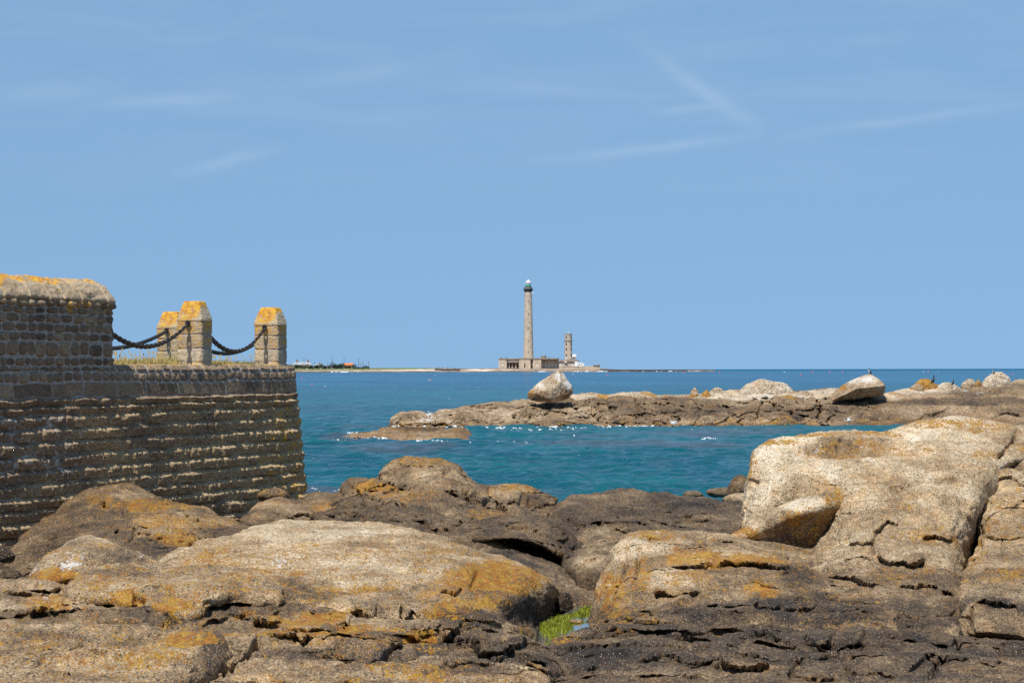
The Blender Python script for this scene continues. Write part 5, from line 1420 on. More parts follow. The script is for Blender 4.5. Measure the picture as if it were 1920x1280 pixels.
def grass_material():
    t = NT('dry grass')
    a = t.attr('tone')
    col = t.ramp(a, [(0, (0.10, 0.13, 0.025)), (0.35, (0.26, 0.22, 0.06)), (0.7, (0.44, 0.33, 0.12)), (1.0, (0.60, 0.48, 0.24))])
    return t.done(col, 0.8, 0.1)


def make_grass():
    rnd = np.random.RandomState(3)
    V, Fc, T = [], [], []
    n = 16000
    for i in range(n):
        s = rnd.uniform(0.5, S_PAR - 0.1)
        off = -rnd.uniform(0.30, 2.6) if rnd.rand() < 0.85 else -rnd.uniform(0.10, 0.30)
        x, y = wall_xy(s, off)
        dens = 0.5 + perlin(np.array([[s * 0.9, off * 0.9, 0.0]]), 8)[0]
        g = max(0.0, min(1.0, 1.0 - abs(s - 2.6) / 1.6))
        h = rnd.uniform(0.05, 0.115) * (0.8 + 0.6 * dens) * (1 + 0.3 * g)
        if off > -0.30: h *= 0.35
        stalk = rnd.rand() < 0.025
        if stalk: h *= 1.7
        w = rnd.uniform(0.003, 0.006)
        a = rnd.uniform(0, 6.28); lean = rnd.uniform(0.05, 0.55) * h; ld = rnd.uniform(0, 6.28)
        k = len(V)
        ca, sa = math.cos(a) * w, math.sin(a) * w
        lx, ly = math.cos(ld) * lean + 0.02, math.sin(ld) * lean
        z0 = ZT - 0.04
        V += [(x - ca, y - sa, z0), (x + ca, y + sa, z0), (x + ca * 0.8 + lx * 0.35, y + sa * 0.8 + ly * 0.35, z0 + h * 0.6), (x - ca * 0.8 + lx * 0.35, y - sa * 0.8 + ly * 0.35, z0 + h * 0.6),
              (x + lx + ca * 0.2, y + ly, z0 + h), (x + lx - ca * 0.2, y + ly, z0 + h)]
        Fc += [(k, k + 1, k + 2, k + 3), (k + 3, k + 2, k + 4, k + 5)]
        t = np.clip(rnd.normal(0.60, 0.20) - 0.30 * g * rnd.rand(), 0, 1)
        if s < 1.5: t *= rnd.uniform(0.3, 1)
        if stalk: t = 0.85
        T += [t] * 6
        if stalk:                               # a seed head
            k = len(V); hw = 0.010
            V += [(x + lx - hw, y + ly, z0 + h * 0.86), (x + lx + hw, y + ly, z0 + h * 0.86), (x + lx + hw * 0.6, y + ly, z0 + h * 1.06), (x + lx - hw * 0.6, y + ly, z0 + h * 1.06)]
            Fc.append((k, k + 1, k + 2, k + 3)); T += [0.7] * 4
    me = np_mesh('dry_grass', np.array(V), np.array(Fc), dict(tone=np.array(T)), False)
    o = link('dry_grass', me, grass_material())
    tag(o, 'golden dry grass growing along the promenade between the stone bollards', 'grass', None, 'stuff')


make_grass()

# ------------------------------------------------------------------ bollards and chains
M_IRON = simple('rusted black iron', (0.030, 0.026, 0.026), 0.55, 0.35, 30, 0.4, 0.3)


def bollard(s, off, W, Hh, label, group, seed, lean=0.0, vis=True):
    """square stone bollard, faces along and across the wall; its centre at (s, off)"""
    x, y = wall_xy(s, off)
    rz = math.atan2(-WD[0], WD[1]) + math.pi                 # local +y along the wall away from the viewer, local +x outward
    root = empty('stone_bollard', (x, y, ZT - 0.05), label, 'bollard', group, rz)
    h = W / 2
    capz = Hh - 0.30 * (Hh / 1.0)

    def skin(prof, name, lichen, joints):
        """rounded square section; prof = (half width, z)"""
        n = 88
        a = np.linspace(0, 2 * math.pi, n, endpoint=False) + math.pi / n
        p = 9.0
        cx = np.sign(np.cos(a)) * np.abs(np.cos(a)) ** (2 / p); cy = np.sign(np.sin(a)) * np.abs(np.sin(a)) ** (2 / p)
        pr = crspline(np.array(prof, float), 70)
        R_ = pr[:, :1] * np.ones((1, n)); Zz = pr[:, 1:] * np.ones((1, n))
        X = R_ * cx; Y = R_ * cy
        q = np.stack([X + x, Y + y, Zz + seed], -1)
        d = 0.007 * fbm(q * 6, 3, seed) + 0.007 * ridged(q * 15, 2, seed + 2) * 0.7 + 0.005 * fbm(q * 40, 2, seed + 4)
        st = np.ones_like(X); tn = np.full_like(X, 0.72)
        if joints:
            zb = np.array([0.0, 0.10, 0.31, 0.53, 0.78])
            zn = Zz + 0.012 * fbm(q * 4, 2, seed + 7)
            i = np.clip(np.searchsorted(zb, zn.ravel(), 'right').reshape(zn.shape), 1, 4)
            e = np.minimum(np.abs(zn - zb[i - 1]), np.abs(zn - zb[np.clip(i, 0, 4)]))
            u = np.where(np.abs(cx) > np.abs(cy), cy, cx) * np.ones_like(X)
            jo = np.array([9, -0.25, 0.42, -0.2, 0.15])[i]
            e = np.minimum(e, np.abs(u - jo) * W / 2)
            st = sstep(0.006, 0.020, e); d = d + 0.010 * st - 0.008
            rr = np.random.RandomState(seed).rand(12)
            tn = 0.58 + 0.24 * rr[(i * 2 + (u > jo)) % 12]
        k = (R_ + d) / np.maximum(R_, 1e-3)
        V = np.stack([X * k, Y * k, Zz], -1)
        idx = np.arange(V.shape[0] * n).reshape(V.shape[0], n)
        nx = np.roll(idx, -1, 1)
        fq = np.stack([idx[:-1], nx[:-1], nx[1:], idx[1:]], -1).reshape(-1, 4)
        lc = lichen(X, Y, Zz)
        me = np_mesh(name, V, fq, dict(tone=tn, stone=st, weed=np.full_like(X, -0.2), lichen=lc, white=np.full_like(X, 0.1)))
        return link(name, me, M_WALL, root)
    skin([(h * 1.0, -0.1), (h, 0.1), (h, 0.4), (h, capz)], 'shaft', lambda X, Y, Z: 0.34 + 0.18 * sstep(capz - 0.25, capz, Z), True)
    skin([(h, capz + 0.002), (h * 1.035, capz + 0.008), (h * 1.035, capz + 0.03), (h * 0.93, capz + 0.11), (h * 0.80, capz + 0.20), (h * 0.66, Hh - 0.03), (h * 0.58, Hh), (h * 0.3, Hh + 0.004), (0.002, Hh + 0.004)],
         'cap', lambda X, Y, Z: 0.34 + 0.22 * sstep(capz + 0.02, Hh, Z) + 0.14 * (Y < 0) - 0.4 * (X > h * 0.75), False)
    for sg in (-1, 1):                                        # a ring plate on each chain face
        eb = MB()
        eb.tube([(0, sg * (h - 0.02), capz - 0.02), (0, sg * (h + 0.05), capz - 0.02)], [0.022, 0.022], 10)
        eb.tube([(0.035 * math.cos(t), sg * (h + 0.05) + 0.0 * t, capz - 0.03 + 0.04 * math.sin(t)) for t in np.linspace(0, 2 * math.pi, 13)], [0.012] * 13, 6)
        eb.build('eye_bolt', M_IRON, root, True)
    m = root.matrix_basis
    mw = Matrix.Translation(root.location) @ Matrix.Rotation(rz, 4, 'Z')
    return root, [mw @ Vector((0, sg * (h + 0.05), capz - 0.045)) for sg in (-1, 1)]


def make_link_mesh():
    mb = MB(); pts = []
    L, Wd, r = 0.044, 0.022, 0.0088
    for t in np.linspace(0, 2 * math.pi, 17):
        c, s = math.cos(t), math.sin(t)
        pts.append((Wd * s, 0.0, (L - Wd) * (1 if c > 0.01 else (-1 if c < -0.01 else 0)) + Wd * c))
    n = len(pts) - 1
    v, f = [], []
    for i in range(n):
        p0, p1, p2 = Vector(pts[i - 1 if i else n - 1]), Vector(pts[i]), Vector(pts[(i + 1) % n])
        t = (p2 - p0).normalized(); b = Vector((0, 1, 0)); a = t.cross(b)
        for k in range(8):
            an = 2 * math.pi * k / 8
            v.append(p1 + (a * math.cos(an) + b * math.sin(an)) * r)
    for i in range(n):
        for k in range(8):
            f.append((i * 8 + k, i * 8 + (k + 1) % 8, ((i + 1) % n) * 8 + (k + 1) % 8, ((i + 1) % n) * 8 + k))
    me = bpy.data.meshes.new('chain_link'); me.from_pydata([tuple(q) for q in v], [], f)
    me.polygons.foreach_set('use_smooth', [True] * len(me.polygons))
    me.materials.append(M_IRON)
    return me


LINK = make_link_mesh()


def chain(a, b, sag, label, scale=1.36):
    a, b = Vector(a), Vector(b)
    root = empty('iron_chain', a, label, 'chain', 'iron chains slung between the bollards')
    n = 300
    pts = [a.lerp(b, i / n) - Vector((0, 0, sag * 4 * (i / n) * (1 - i / n))) for i in range(n + 1)]
    cum = [0.0]
    for p, q in zip(pts[:-1], pts[1:]):
        cum.append(cum[-1] + (q - p).length)
    pitch = 0.056 * scale
    m = max(4, round(cum[-1] / pitch)); step = cum[-1] / m
    for i in range(m):
        d = (i + 0.5) * step
        j = max(1, int(np.searchsorted(cum, d)))
        f = (d - cum[j - 1]) / (cum[j] - cum[j - 1])
        p = pts[j - 1].lerp(pts[j], f); t = (pts[j] - pts[j - 1]).normalized()
        side = t.cross(Vector((0, 0, 1))).normalized(); up = side.cross(t)
        xx, yy = (side, up) if i % 2 else (up, side)
        xx, yy = (xx + 0.35 * yy).normalized(), None
        yy = t.cross(xx).normalized()
        M = Matrix(((xx.x, yy.x, t.x, 0), (xx.y, yy.y, t.y, 0), (xx.z, yy.z, t.z, 0), (0, 0, 0, 1)))
        o = bpy.data.objects.new('chain_link', LINK); COL.objects.link(o)
        o.parent = root
        o.matrix_basis = Matrix.Translation(p - a) @ M @ Matrix.Scale(scale * step / pitch, 4)


BG = 'square stone bollards on the promenade'
b1, h1 = bollard(3.72, -0.27, 0.42, 1.04, 'large square stone bollard, the middle one, with orange lichen on its chamfered cap', BG, 3)
b2, h2 = bollard(0.62, -0.27, 0.42, 1.00, 'square stone bollard with a yellow orange cap at the end of the sea wall', BG, 7)
# the second row across the promenade, seen past the first


def far_bollard(px, D, label, seed, Hh):
    p = P(px, 690, D)
    d = np.array([p[0], p[1]]) - WE
    return bollard(float(d @ WD), float(d @ WN), 0.44, Hh, label, BG, seed)


b3, h3 = far_bollard(324, 53.0, 'stone bollard half hidden behind the left of the middle bollard', 11, 1.02)
b4, h4 = far_bollard(511, 60.0, 'stone bollard almost wholly hidden behind the bollard at the wall end', 15, 1.06)
pe = wall_xy(S_PAR - 0.02, -0.27)
chain((pe[0], pe[1], 4.68), h1[0], 0.36, 'heavy black chain from the parapet to the middle stone bollard')
chain(h1[1], h2[0], 0.40, 'heavy black chain from the middle stone bollard to the bollard at the wall end')
far_a = P(120, 640, 46.0)
chain(far_a, h3[0], 0.20, 'rusty black chain hanging lower behind, running to the half hidden bollard')
chain(h3[1], h4[0], 0.40, 'rusty black chain hanging lower behind, seen right of the middle bollard')

# ================================================================== REEF
CAPR = [(0.0, (0.030, 0.024, 0.020)), (0.22, (0.085, 0.062, 0.045)), (0.42, (0.205, 0.138, 0.078)), (0.62, (0.38, 0.280, 0.175)), (0.82, (0.56, 0.48, 0.36)), (1.0, (0.78, 0.73, 0.65))]
M_REEF2 = granite('reef rock', 0.20, CAPR, 0.9, 0.3, 0.6)
RA = dict(big=0.10, mid=0.05, fine=0.03, micro=0.015, blk=0.36, grv=0.40, fol=0.0, fct=0.30)
rock('rock_reef', 'long low reef of broken brown blocks lying across the bay under the balanced boulder', 'reef', [
    (203, [(730, 797, 195), (738, 784, 197), (750, 776, 200), (780, 774, 201), (812, 777, 201), (822, 770, 202), (850, 766, 203), (900, 757, 204), (935, 752, 205), (960, 753, 205), (985, 753, 205), (1020, 753, 205), (1052, 748, 205), (1066, 742, 205.5), (1100, 738, 206), (1140, 742, 206), (1165, 737, 206), (1200, 737, 206), (1240, 742, 206), (1290, 741, 206), (1330, 737, 206), (1390, 733, 206.5), (1450, 733, 207), (1520, 731, 207), (1560, 729, 207), (1600, 735, 207), (1640, 740, 207)]),
    (199.5, [(732, 798, 194.2), (745, 787, 195.5), (780, 782, 197), (815, 783, 197.5), (850, 777, 198.5), (900, 768, 199.5), (940, 764, 200), (1000, 764, 200), (1060, 760, 200.5), (1100, 756, 200.5), (1160, 757, 200.5), (1240, 758, 200.5), (1330, 757, 200.5), (1400, 755, 200.5), (1500, 752, 200.5), (1640, 756, 200.5)]),
    (197, [(733, 800, 193.8), (760, 793, 194.5), (810, 790, 195.2), (870, 785, 196), (940, 780, 196.5), (1040, 778, 197), (1140, 776, 197), (1240, 777, 197), (1340, 776, 197), (1440, 774, 197), (1540, 775, 197.5), (1640, 778, 197.5)]),
    (194, [(734, 802, 193.2), (760, 800, 193.4), (820, 799, 193.5), (900, 800, 193.5), (1000, 800, 193.5), (1100, 800, 193.8), (1200, 799, 194), (1300, 799, 194.2), (1400, 797, 195), (1500, 796, 195.5), (1640, 794, 196)])],
    sp=1.2, back=5, drop=2.2, bot=0.8, side=3, seed=81, tone=0.42, mat=M_REEF2, unit=2.3, amps=RA, block=1.0, det=0.7,
    tones=[(820, 785, 90, 22, 0.63), (950, 790, 120, 25, 0.59), (1100, 785, 110, 26, 0.55), (1190, 772, 60, 18, 0.35), (1280, 765, 80, 20, 0.31), (1340, 775, 70, 18, 0.35), (1460, 775, 110, 18, 0.36), (1540, 770, 60, 25, 0.33), (1100, 741, 60, 7, 0.70), (1220, 741, 90, 7, 0.72), (1300, 741, 60, 7, 0.66), (1420, 741, 140, 9, 0.78), (1550, 735, 50, 9, 0.74), (1000, 755, 60, 7, 0.51), (930, 755, 40, 6, 0.58), (1150, 795, 300, 6, 0.39), (1450, 793, 200, 7, 0.51), (860, 796, 60, 6, 0.49), (1480, 756, 120, 9, 0.49)],
    lichen=0.08, lichens=[(1130, 742, 12, 5, 0.7), (1220, 741, 20, 4, 0.6), (1245, 743, 8, 5, 0.6), (1480, 748, 20, 4, 0.6), (1390, 742, 10, 4, 0.4), (1200, 797, 300, 6, 0.30), (1430, 795, 160, 8, 0.42), (850, 800, 120, 6, 0.4)],
    whites=[(1430, 738, 60, 6, 0.5), (1330, 742, 30, 4, 0.3)],
    steps=[([(1000, 758), (1040, 757), (1060, 752)], 0.35, 5, 0.3), ([(850, 790), (880, 780), (895, 795)], 0.4, 5, 0.3), ([(955, 790), (985, 770), (990, 790)], 0.4, 5, 0.3), ([(1060, 782), (1100, 785), (1110, 778)], 0.4, 6, 0.3), ([(1430, 745), (1452, 748), (1460, 745)], 0.4, 4, 0.5), ([(1240, 742), (1260, 752), (1275, 760)], 0.3, 4, 0.3)],
    cracks=[([(1134, 743), (1140, 760), (1150, 778)], 2.4, 0.5), ([(1190, 745), (1196, 770), (1205, 780)], 2.0, 0.4), ([(1430, 750), (1424, 765), (1420, 780)], 2.4, 0.5), ([(1075, 748), (1070, 765), (1085, 770)], 2.0, 0.4), ([(880, 770), (905, 776), (910, 785)], 1.8, 0.3), ([(1305, 765), (1330, 758), (1370, 762)], 2.0, 0.4), ([(1480, 770), (1495, 780), (1525, 784)], 2.2, 0.5), ([(1450, 755), (1455, 768)], 2.2, 0.5), ([(1530, 748), (1540, 765), (1530, 785)], 2.6, 0.6), ([(815, 775), (820, 786), (818, 796)], 2.0, 0.5), ([(1238, 778), (1270, 775), (1290, 768)], 2.0, 0.4), ([(1110, 760), (1112, 778), (1128, 790)], 1.8, 0.35)])

rock('rock_shelf', 'broad smooth shelf of rock banded dark and tan at the right end of the reef', 'reef', [
    (205, [(1548, 792, 196), (1580, 770, 199), (1610, 752, 201), (1640, 742, 203), (1665, 737, 204), (1690, 731, 205), (1730, 729, 206), (1800, 730, 206), (1850, 727, 206), (1885, 722, 206), (1930, 719, 206), (2000, 717, 206), (2200, 716, 206)]),
    (200.5, [(1552, 795, 195.5), (1590, 778, 197.5), (1630, 762, 199.5), (1680, 748, 201.5), (1740, 744, 202), (1820, 741, 202), (1900, 734, 202), (2000, 730, 202), (2200, 730, 202)]),
    (198, [(1556, 797, 195.2), (1600, 788, 196), (1650, 775, 197.5), (1720, 764, 199), (1820, 760, 199), (1920, 756, 199), (2200, 754, 199)]),
    (196.5, [(1560, 799, 194.6), (1610, 796, 194.8), (1680, 789, 196), (1760, 782, 197), (1860, 778, 197.2), (2200, 774, 197.2)]),
    (195, [(1563, 800, 194.3), (1620, 799, 194.3), (1700, 797, 194.8), (1780, 795, 195.2), (1880, 793, 195.5), (2200, 790, 195.8)])],
    sp=1.3, back=5, drop=2, bot=0.8, side=2, seed=85, tone=0.46, mat=M_REEF2, unit=3.2, amps=dict(RA, blk=0.12, grv=0.10, fct=0.14), block=0.5, det=0.8,
    tones=[(1760, 732, 160, 7, 0.72), (1700, 745, 70, 10, 0.62), (1780, 755, 160, 9, 0.24), (1640, 770, 50, 20, 0.26), (1880, 735, 120, 9, 0.38), (1740, 770, 100, 10, 0.52), (1840, 778, 140, 12, 0.50), (1890, 770, 60, 8, 0.36), (1900, 750, 60, 6, 0.26), (1660, 788, 40, 12, 0.40), (1820, 792, 250, 6, 0.32)], lichen=0.08,
    lichens=[(1800, 790, 250, 7, 0.38), (1680, 740, 20, 4, 0.5)], whites=[(1760, 735, 120, 6, 0.4)],
    cracks=[([(1748, 778), (1770, 772), (1780, 764)], 1.8, 0.3), ([(1720, 790), (1735, 778), (1760, 780)], 1.8, 0.3), ([(1840, 730), (1880, 738), (1920, 742)], 1.8, 0.25), ([(1860, 785), (1890, 772), (1920, 780)], 2.0, 0.3)])

boulder('balanced_boulder', 'big pointed boulder balanced on the reef with a pale ridge down its face', 'boulder',
        [(988, 743, 200.2), (990, 736, 200), (998, 728, 200), (1015, 715, 200.2), (1034, 705, 200.4), (1041, 698, 200.2), (1048, 694, 200.2), (1055, 699, 200.5), (1064, 713, 200.5), (1074, 728, 200.3), (1075, 735, 200.2),
         (1066, 745, 199.9), (1040, 754, 199.6), (1024, 753, 199.4), (996, 750, 199.8), (1040, 726, 198.9), (1029, 748, 198.9), (1050, 716, 199.1), (1010, 738, 199.1), (1058, 738, 199.4),
         (1000, 745, 202), (1030, 752, 202.3), (1066, 740, 202), (1050, 704, 201.6), (1015, 720, 202)], 91, M_REEF2, 0.07, 6, 0.66,
        tones=[(1012, 720, 22, 10, 0.80), (1020, 742, 24, 10, 0.42), (1038, 728, 9, 26, 0.72), (1060, 712, 12, 18, 0.84), (1062, 738, 12, 10, 0.34), (1000, 745, 12, 6, 0.34)],
        lichen=0.12, lichens=[(996, 737, 8, 7, 0.55)], whites=[(1046, 708, 6, 14, 0.7), (1066, 722, 8, 14, 0.7), (1010, 722, 12, 6, 0.5)], unit=1.6, smooth=0.06, it=1, blk=0.04)
boulder('tilted_boulder', 'large pale tilted slab boulder on the reef with a cormorant on its peak', 'boulder',
        [(1558, 752, 199.5), (1562, 744, 200), (1567, 732, 201), (1580, 722, 202), (1605, 709, 202.5), (1622, 702, 202.5), (1632, 701, 202.3), (1644, 708, 202.4), (1657, 720, 202), (1660, 728, 201.4), (1657, 739, 201),
         (1598, 734, 199.0), (1606, 729, 198.8), (1640, 725, 199.2), (1658, 722, 199.8), (1604, 744, 199.6), (1650, 741, 200.2), (1570, 752, 200), (1600, 744, 202.5), (1640, 738, 203), (1575, 748, 201.5)], 93, M_REEF2, 0.06, 6, 0.62,
        tones=[(1615, 713, 36, 8, 0.84), (1585, 728, 24, 8, 0.60), (1630, 735, 34, 8, 0.56), (1570, 745, 12, 8, 0.52)], lichen=0.10, lichens=[(1578, 726, 12, 6, 0.7), (1608, 738, 8, 4, 0.4)],
        whites=[(1622, 711, 22, 8, 0.55)], unit=1.8, smooth=0.08, it=1, blk=0.03)
ST = [  # px, py, w, h, D, tone, lichen, white, label
    (1436, 728, 118, 30, 203.5, 0.86, 0.05, 0.45, 'wide pale whitewashed mound rising from the middle of the reef'),
    (1303, 735, 17, 17, 202.5, 0.78, 0.48, 0.2, 'small upright white and orange stone left of its rounder orange neighbour'),
    (1322, 742, 22, 21, 201.5, 0.62, 0.72, 0.0, 'round orange lichen covered stone on the reef'),
    (1297, 745, 26, 8, 201.6, 0.56, 0.70, 0.0, 'flat orange stone lying under the small upright stone on the reef'),
    (1343, 736, 38, 18, 203, 0.80, 0.10, 0.3, 'pale rounded stone right of the orange stone on the reef'),
    (1212, 740, 40, 11, 203.5, 0.80, 0.05, 0.2, 'smooth pale hump on the reef right of the balanced boulder'),
    (1098, 743, 60, 14, 203, 0.74, 0.10, 0.2, 'pale slanting slab on the reef touching the balanced boulder'),
    (1738, 722, 56, 22, 203.5, 0.62, 0.66, 0.0, 'long orange tinted stone under the second cormorant from the left'),
    (1720, 728, 34, 14, 202.5, 0.62, 0.42, 0.2, 'grey lichened stone in front of the long orange tinted stone'),
    (1779, 727, 52, 20, 203, 0.86, 0.05, 0.5, 'white stained stone with the lowest cormorant behind it'),
    (1818, 719, 34, 16, 204, 0.80, 0.10, 0.4, 'pale stone between the white stained stone and the white dome'),
    (1835, 720, 14, 12, 203, 0.50, 0.55, 0.0, 'little mustard coloured stone at the left foot of the white dome'),
    (1868, 714, 66, 30, 204.5, 0.88, 0.08, 0.55, 'large white domed boulder under the rightmost cormorant'),
    (1876, 727, 24, 14, 202.5, 0.62, 0.05, 0.1, 'grey stone leaning on the front of the white dome'),
    (1840, 732, 60, 12, 201.5, 0.52, 0.06, 0.1, 'flat grey slab below the white dome on the reef'),
    (1918, 717, 44, 12, 205, 0.76, 0.15, 0.2, 'flat pale stone at the right picture edge on the reef'),
    (1607, 746, 18, 9, 200.5, 0.62, 0.1, 0.1, 'small tan stone wedged under the tilted slab boulder'),
    (1588, 762, 34, 20, 198.5, 0.30, 0.0, 0.0, 'dark angular stone below the tilted slab boulder'),
    (1562, 768, 26, 18, 198.3, 0.28, 0.0, 0.0, 'dark stone left of another below the tilted slab boulder'),
    (1640, 783, 68, 30, 196.0, 0.44, 0.16, 0.0, 'brown pyramid shaped stone at the waterline below the tilted slab boulder'),
    (1325, 790, 54, 20, 195.0, 0.56, 0.16, 0.0, 'tan rounded stone at the waterline below the orange stones'),
    (1330, 797, 34, 9, 193.0, 0.32, 0.2, 0.0, 'dark brown wet stone at the waterline under the tan rounded one'),
    (1372, 796, 40, 10, 192.5, 0.44, 0.42, 0.0, 'low orange brown wet stone left of a smaller one at the reef foot'),
    (1404, 797, 26, 8, 192.3, 0.44, 0.42, 0.0, 'small orange brown wet stone right of a larger one at the reef foot'),
    (1470, 789, 50, 18, 195.0, 0.40, 0.45, 0.0, 'rusty weed covered stone at the reef foot below the pale mound'),
    (1490, 785, 40, 16, 196.0, 0.26, 0.1, 0.0, 'dark wet stone beside the rusty weed covered stone at the reef foot'),
    (870, 783, 60, 26, 195.5, 0.50, 0.12, 0.0, 'big rounded brown stone at the left end of the reef'),
    (765, 786, 62, 20, 195.5, 0.48, 0.14, 0.0, 'low brown stone where spray breaks at the left tip of the reef'),
    (985, 778, 50, 26, 196.5, 0.48, 0.10, 0.0, 'bulging brown stone low in the reef under the balanced boulder'),
    (1080, 790, 58, 14, 195.3, 0.42, 0.14, 0.0, 'flat dark topped stone at the reef foot right of the balanced boulder'),
    (1180, 792, 70, 12, 195.0, 0.46, 0.22, 0.0, 'long tan stone at the reef foot in the middle'),
    (1240, 786, 60, 16, 195.8, 0.50, 0.20, 0.0, 'tan block at the reef foot right of the long tan stone')]
for i, (cx, cy, w, h, D, tn, lc, wt, lab) in enumerate(ST):
    boulder('reef_stone', lab, 'stone', dome(cx, cy, w, h, D + (2.8 if cy < 765 else 0.5), max(0.35, min(1.6, w * 0.42 / F * D)), i + 50), i + 60, M_REEF2, 0.07, 6, tn - (0.10 if tn > 0.7 else 0.02), (), lc, (), wt * 0.6, (), unit=1.2, group=None, it=1, smooth=0.25, blk=0.06)

rock('tidal_rock', 'low orange brown rock awash in front of the left end of the reef', 'rock', [
    (172, [(640, 821, 165), (668, 814, 168), (695, 809, 173), (725, 804, 175), (745, 804, 175), (775, 802, 175), (800, 803, 175), (840, 806, 174), (866, 804, 174), (876, 808, 173), (881, 814, 169), (884, 822, 165)]),
    (169.5, [(646, 822, 163.5), (680, 818, 164.5), (720, 813, 166), (770, 810, 166.5), (820, 811, 166.3), (862, 811, 166.3), (874, 815, 165.5), (880, 822, 163.4)]),
    (167.2, [(652, 824, 160.6), (690, 824, 160.4), (730, 824, 160.2), (780, 826, 159.2), (830, 826, 159.2), (862, 825, 160.0), (872, 825, 160.2), (878, 826, 160.0)])],
    sp=1.2, back=4, drop=0.9, bot=0.6, side=2, seed=97, tone=0.46, mat=M_REEF2, unit=2.2, amps=dict(RA, blk=0.2, grv=0.16, fct=0.2), block=1.1,
    tones=[(790, 805, 60, 4, 0.12), (740, 818, 80, 9, 0.50), (820, 818, 60, 9, 0.48), (870, 815, 20, 10, 0.36)], lichen=0.34, cracks=[([(762, 824), (768, 814), (760, 806)], 1.8, 0.2), ([(700, 822), (715, 812), (705, 806)], 1.8, 0.2)])


# ------------------------------------------------------------------ surf
def foam_material():
    t = NT('sea foam')
    n = t.noise(6, 4)
    return t.done(t.mix(t.range(n, 0.3, 0.7), (0.50, 0.56, 0.60), (0.80, 0.82, 0.82)), 0.75, 0.2)


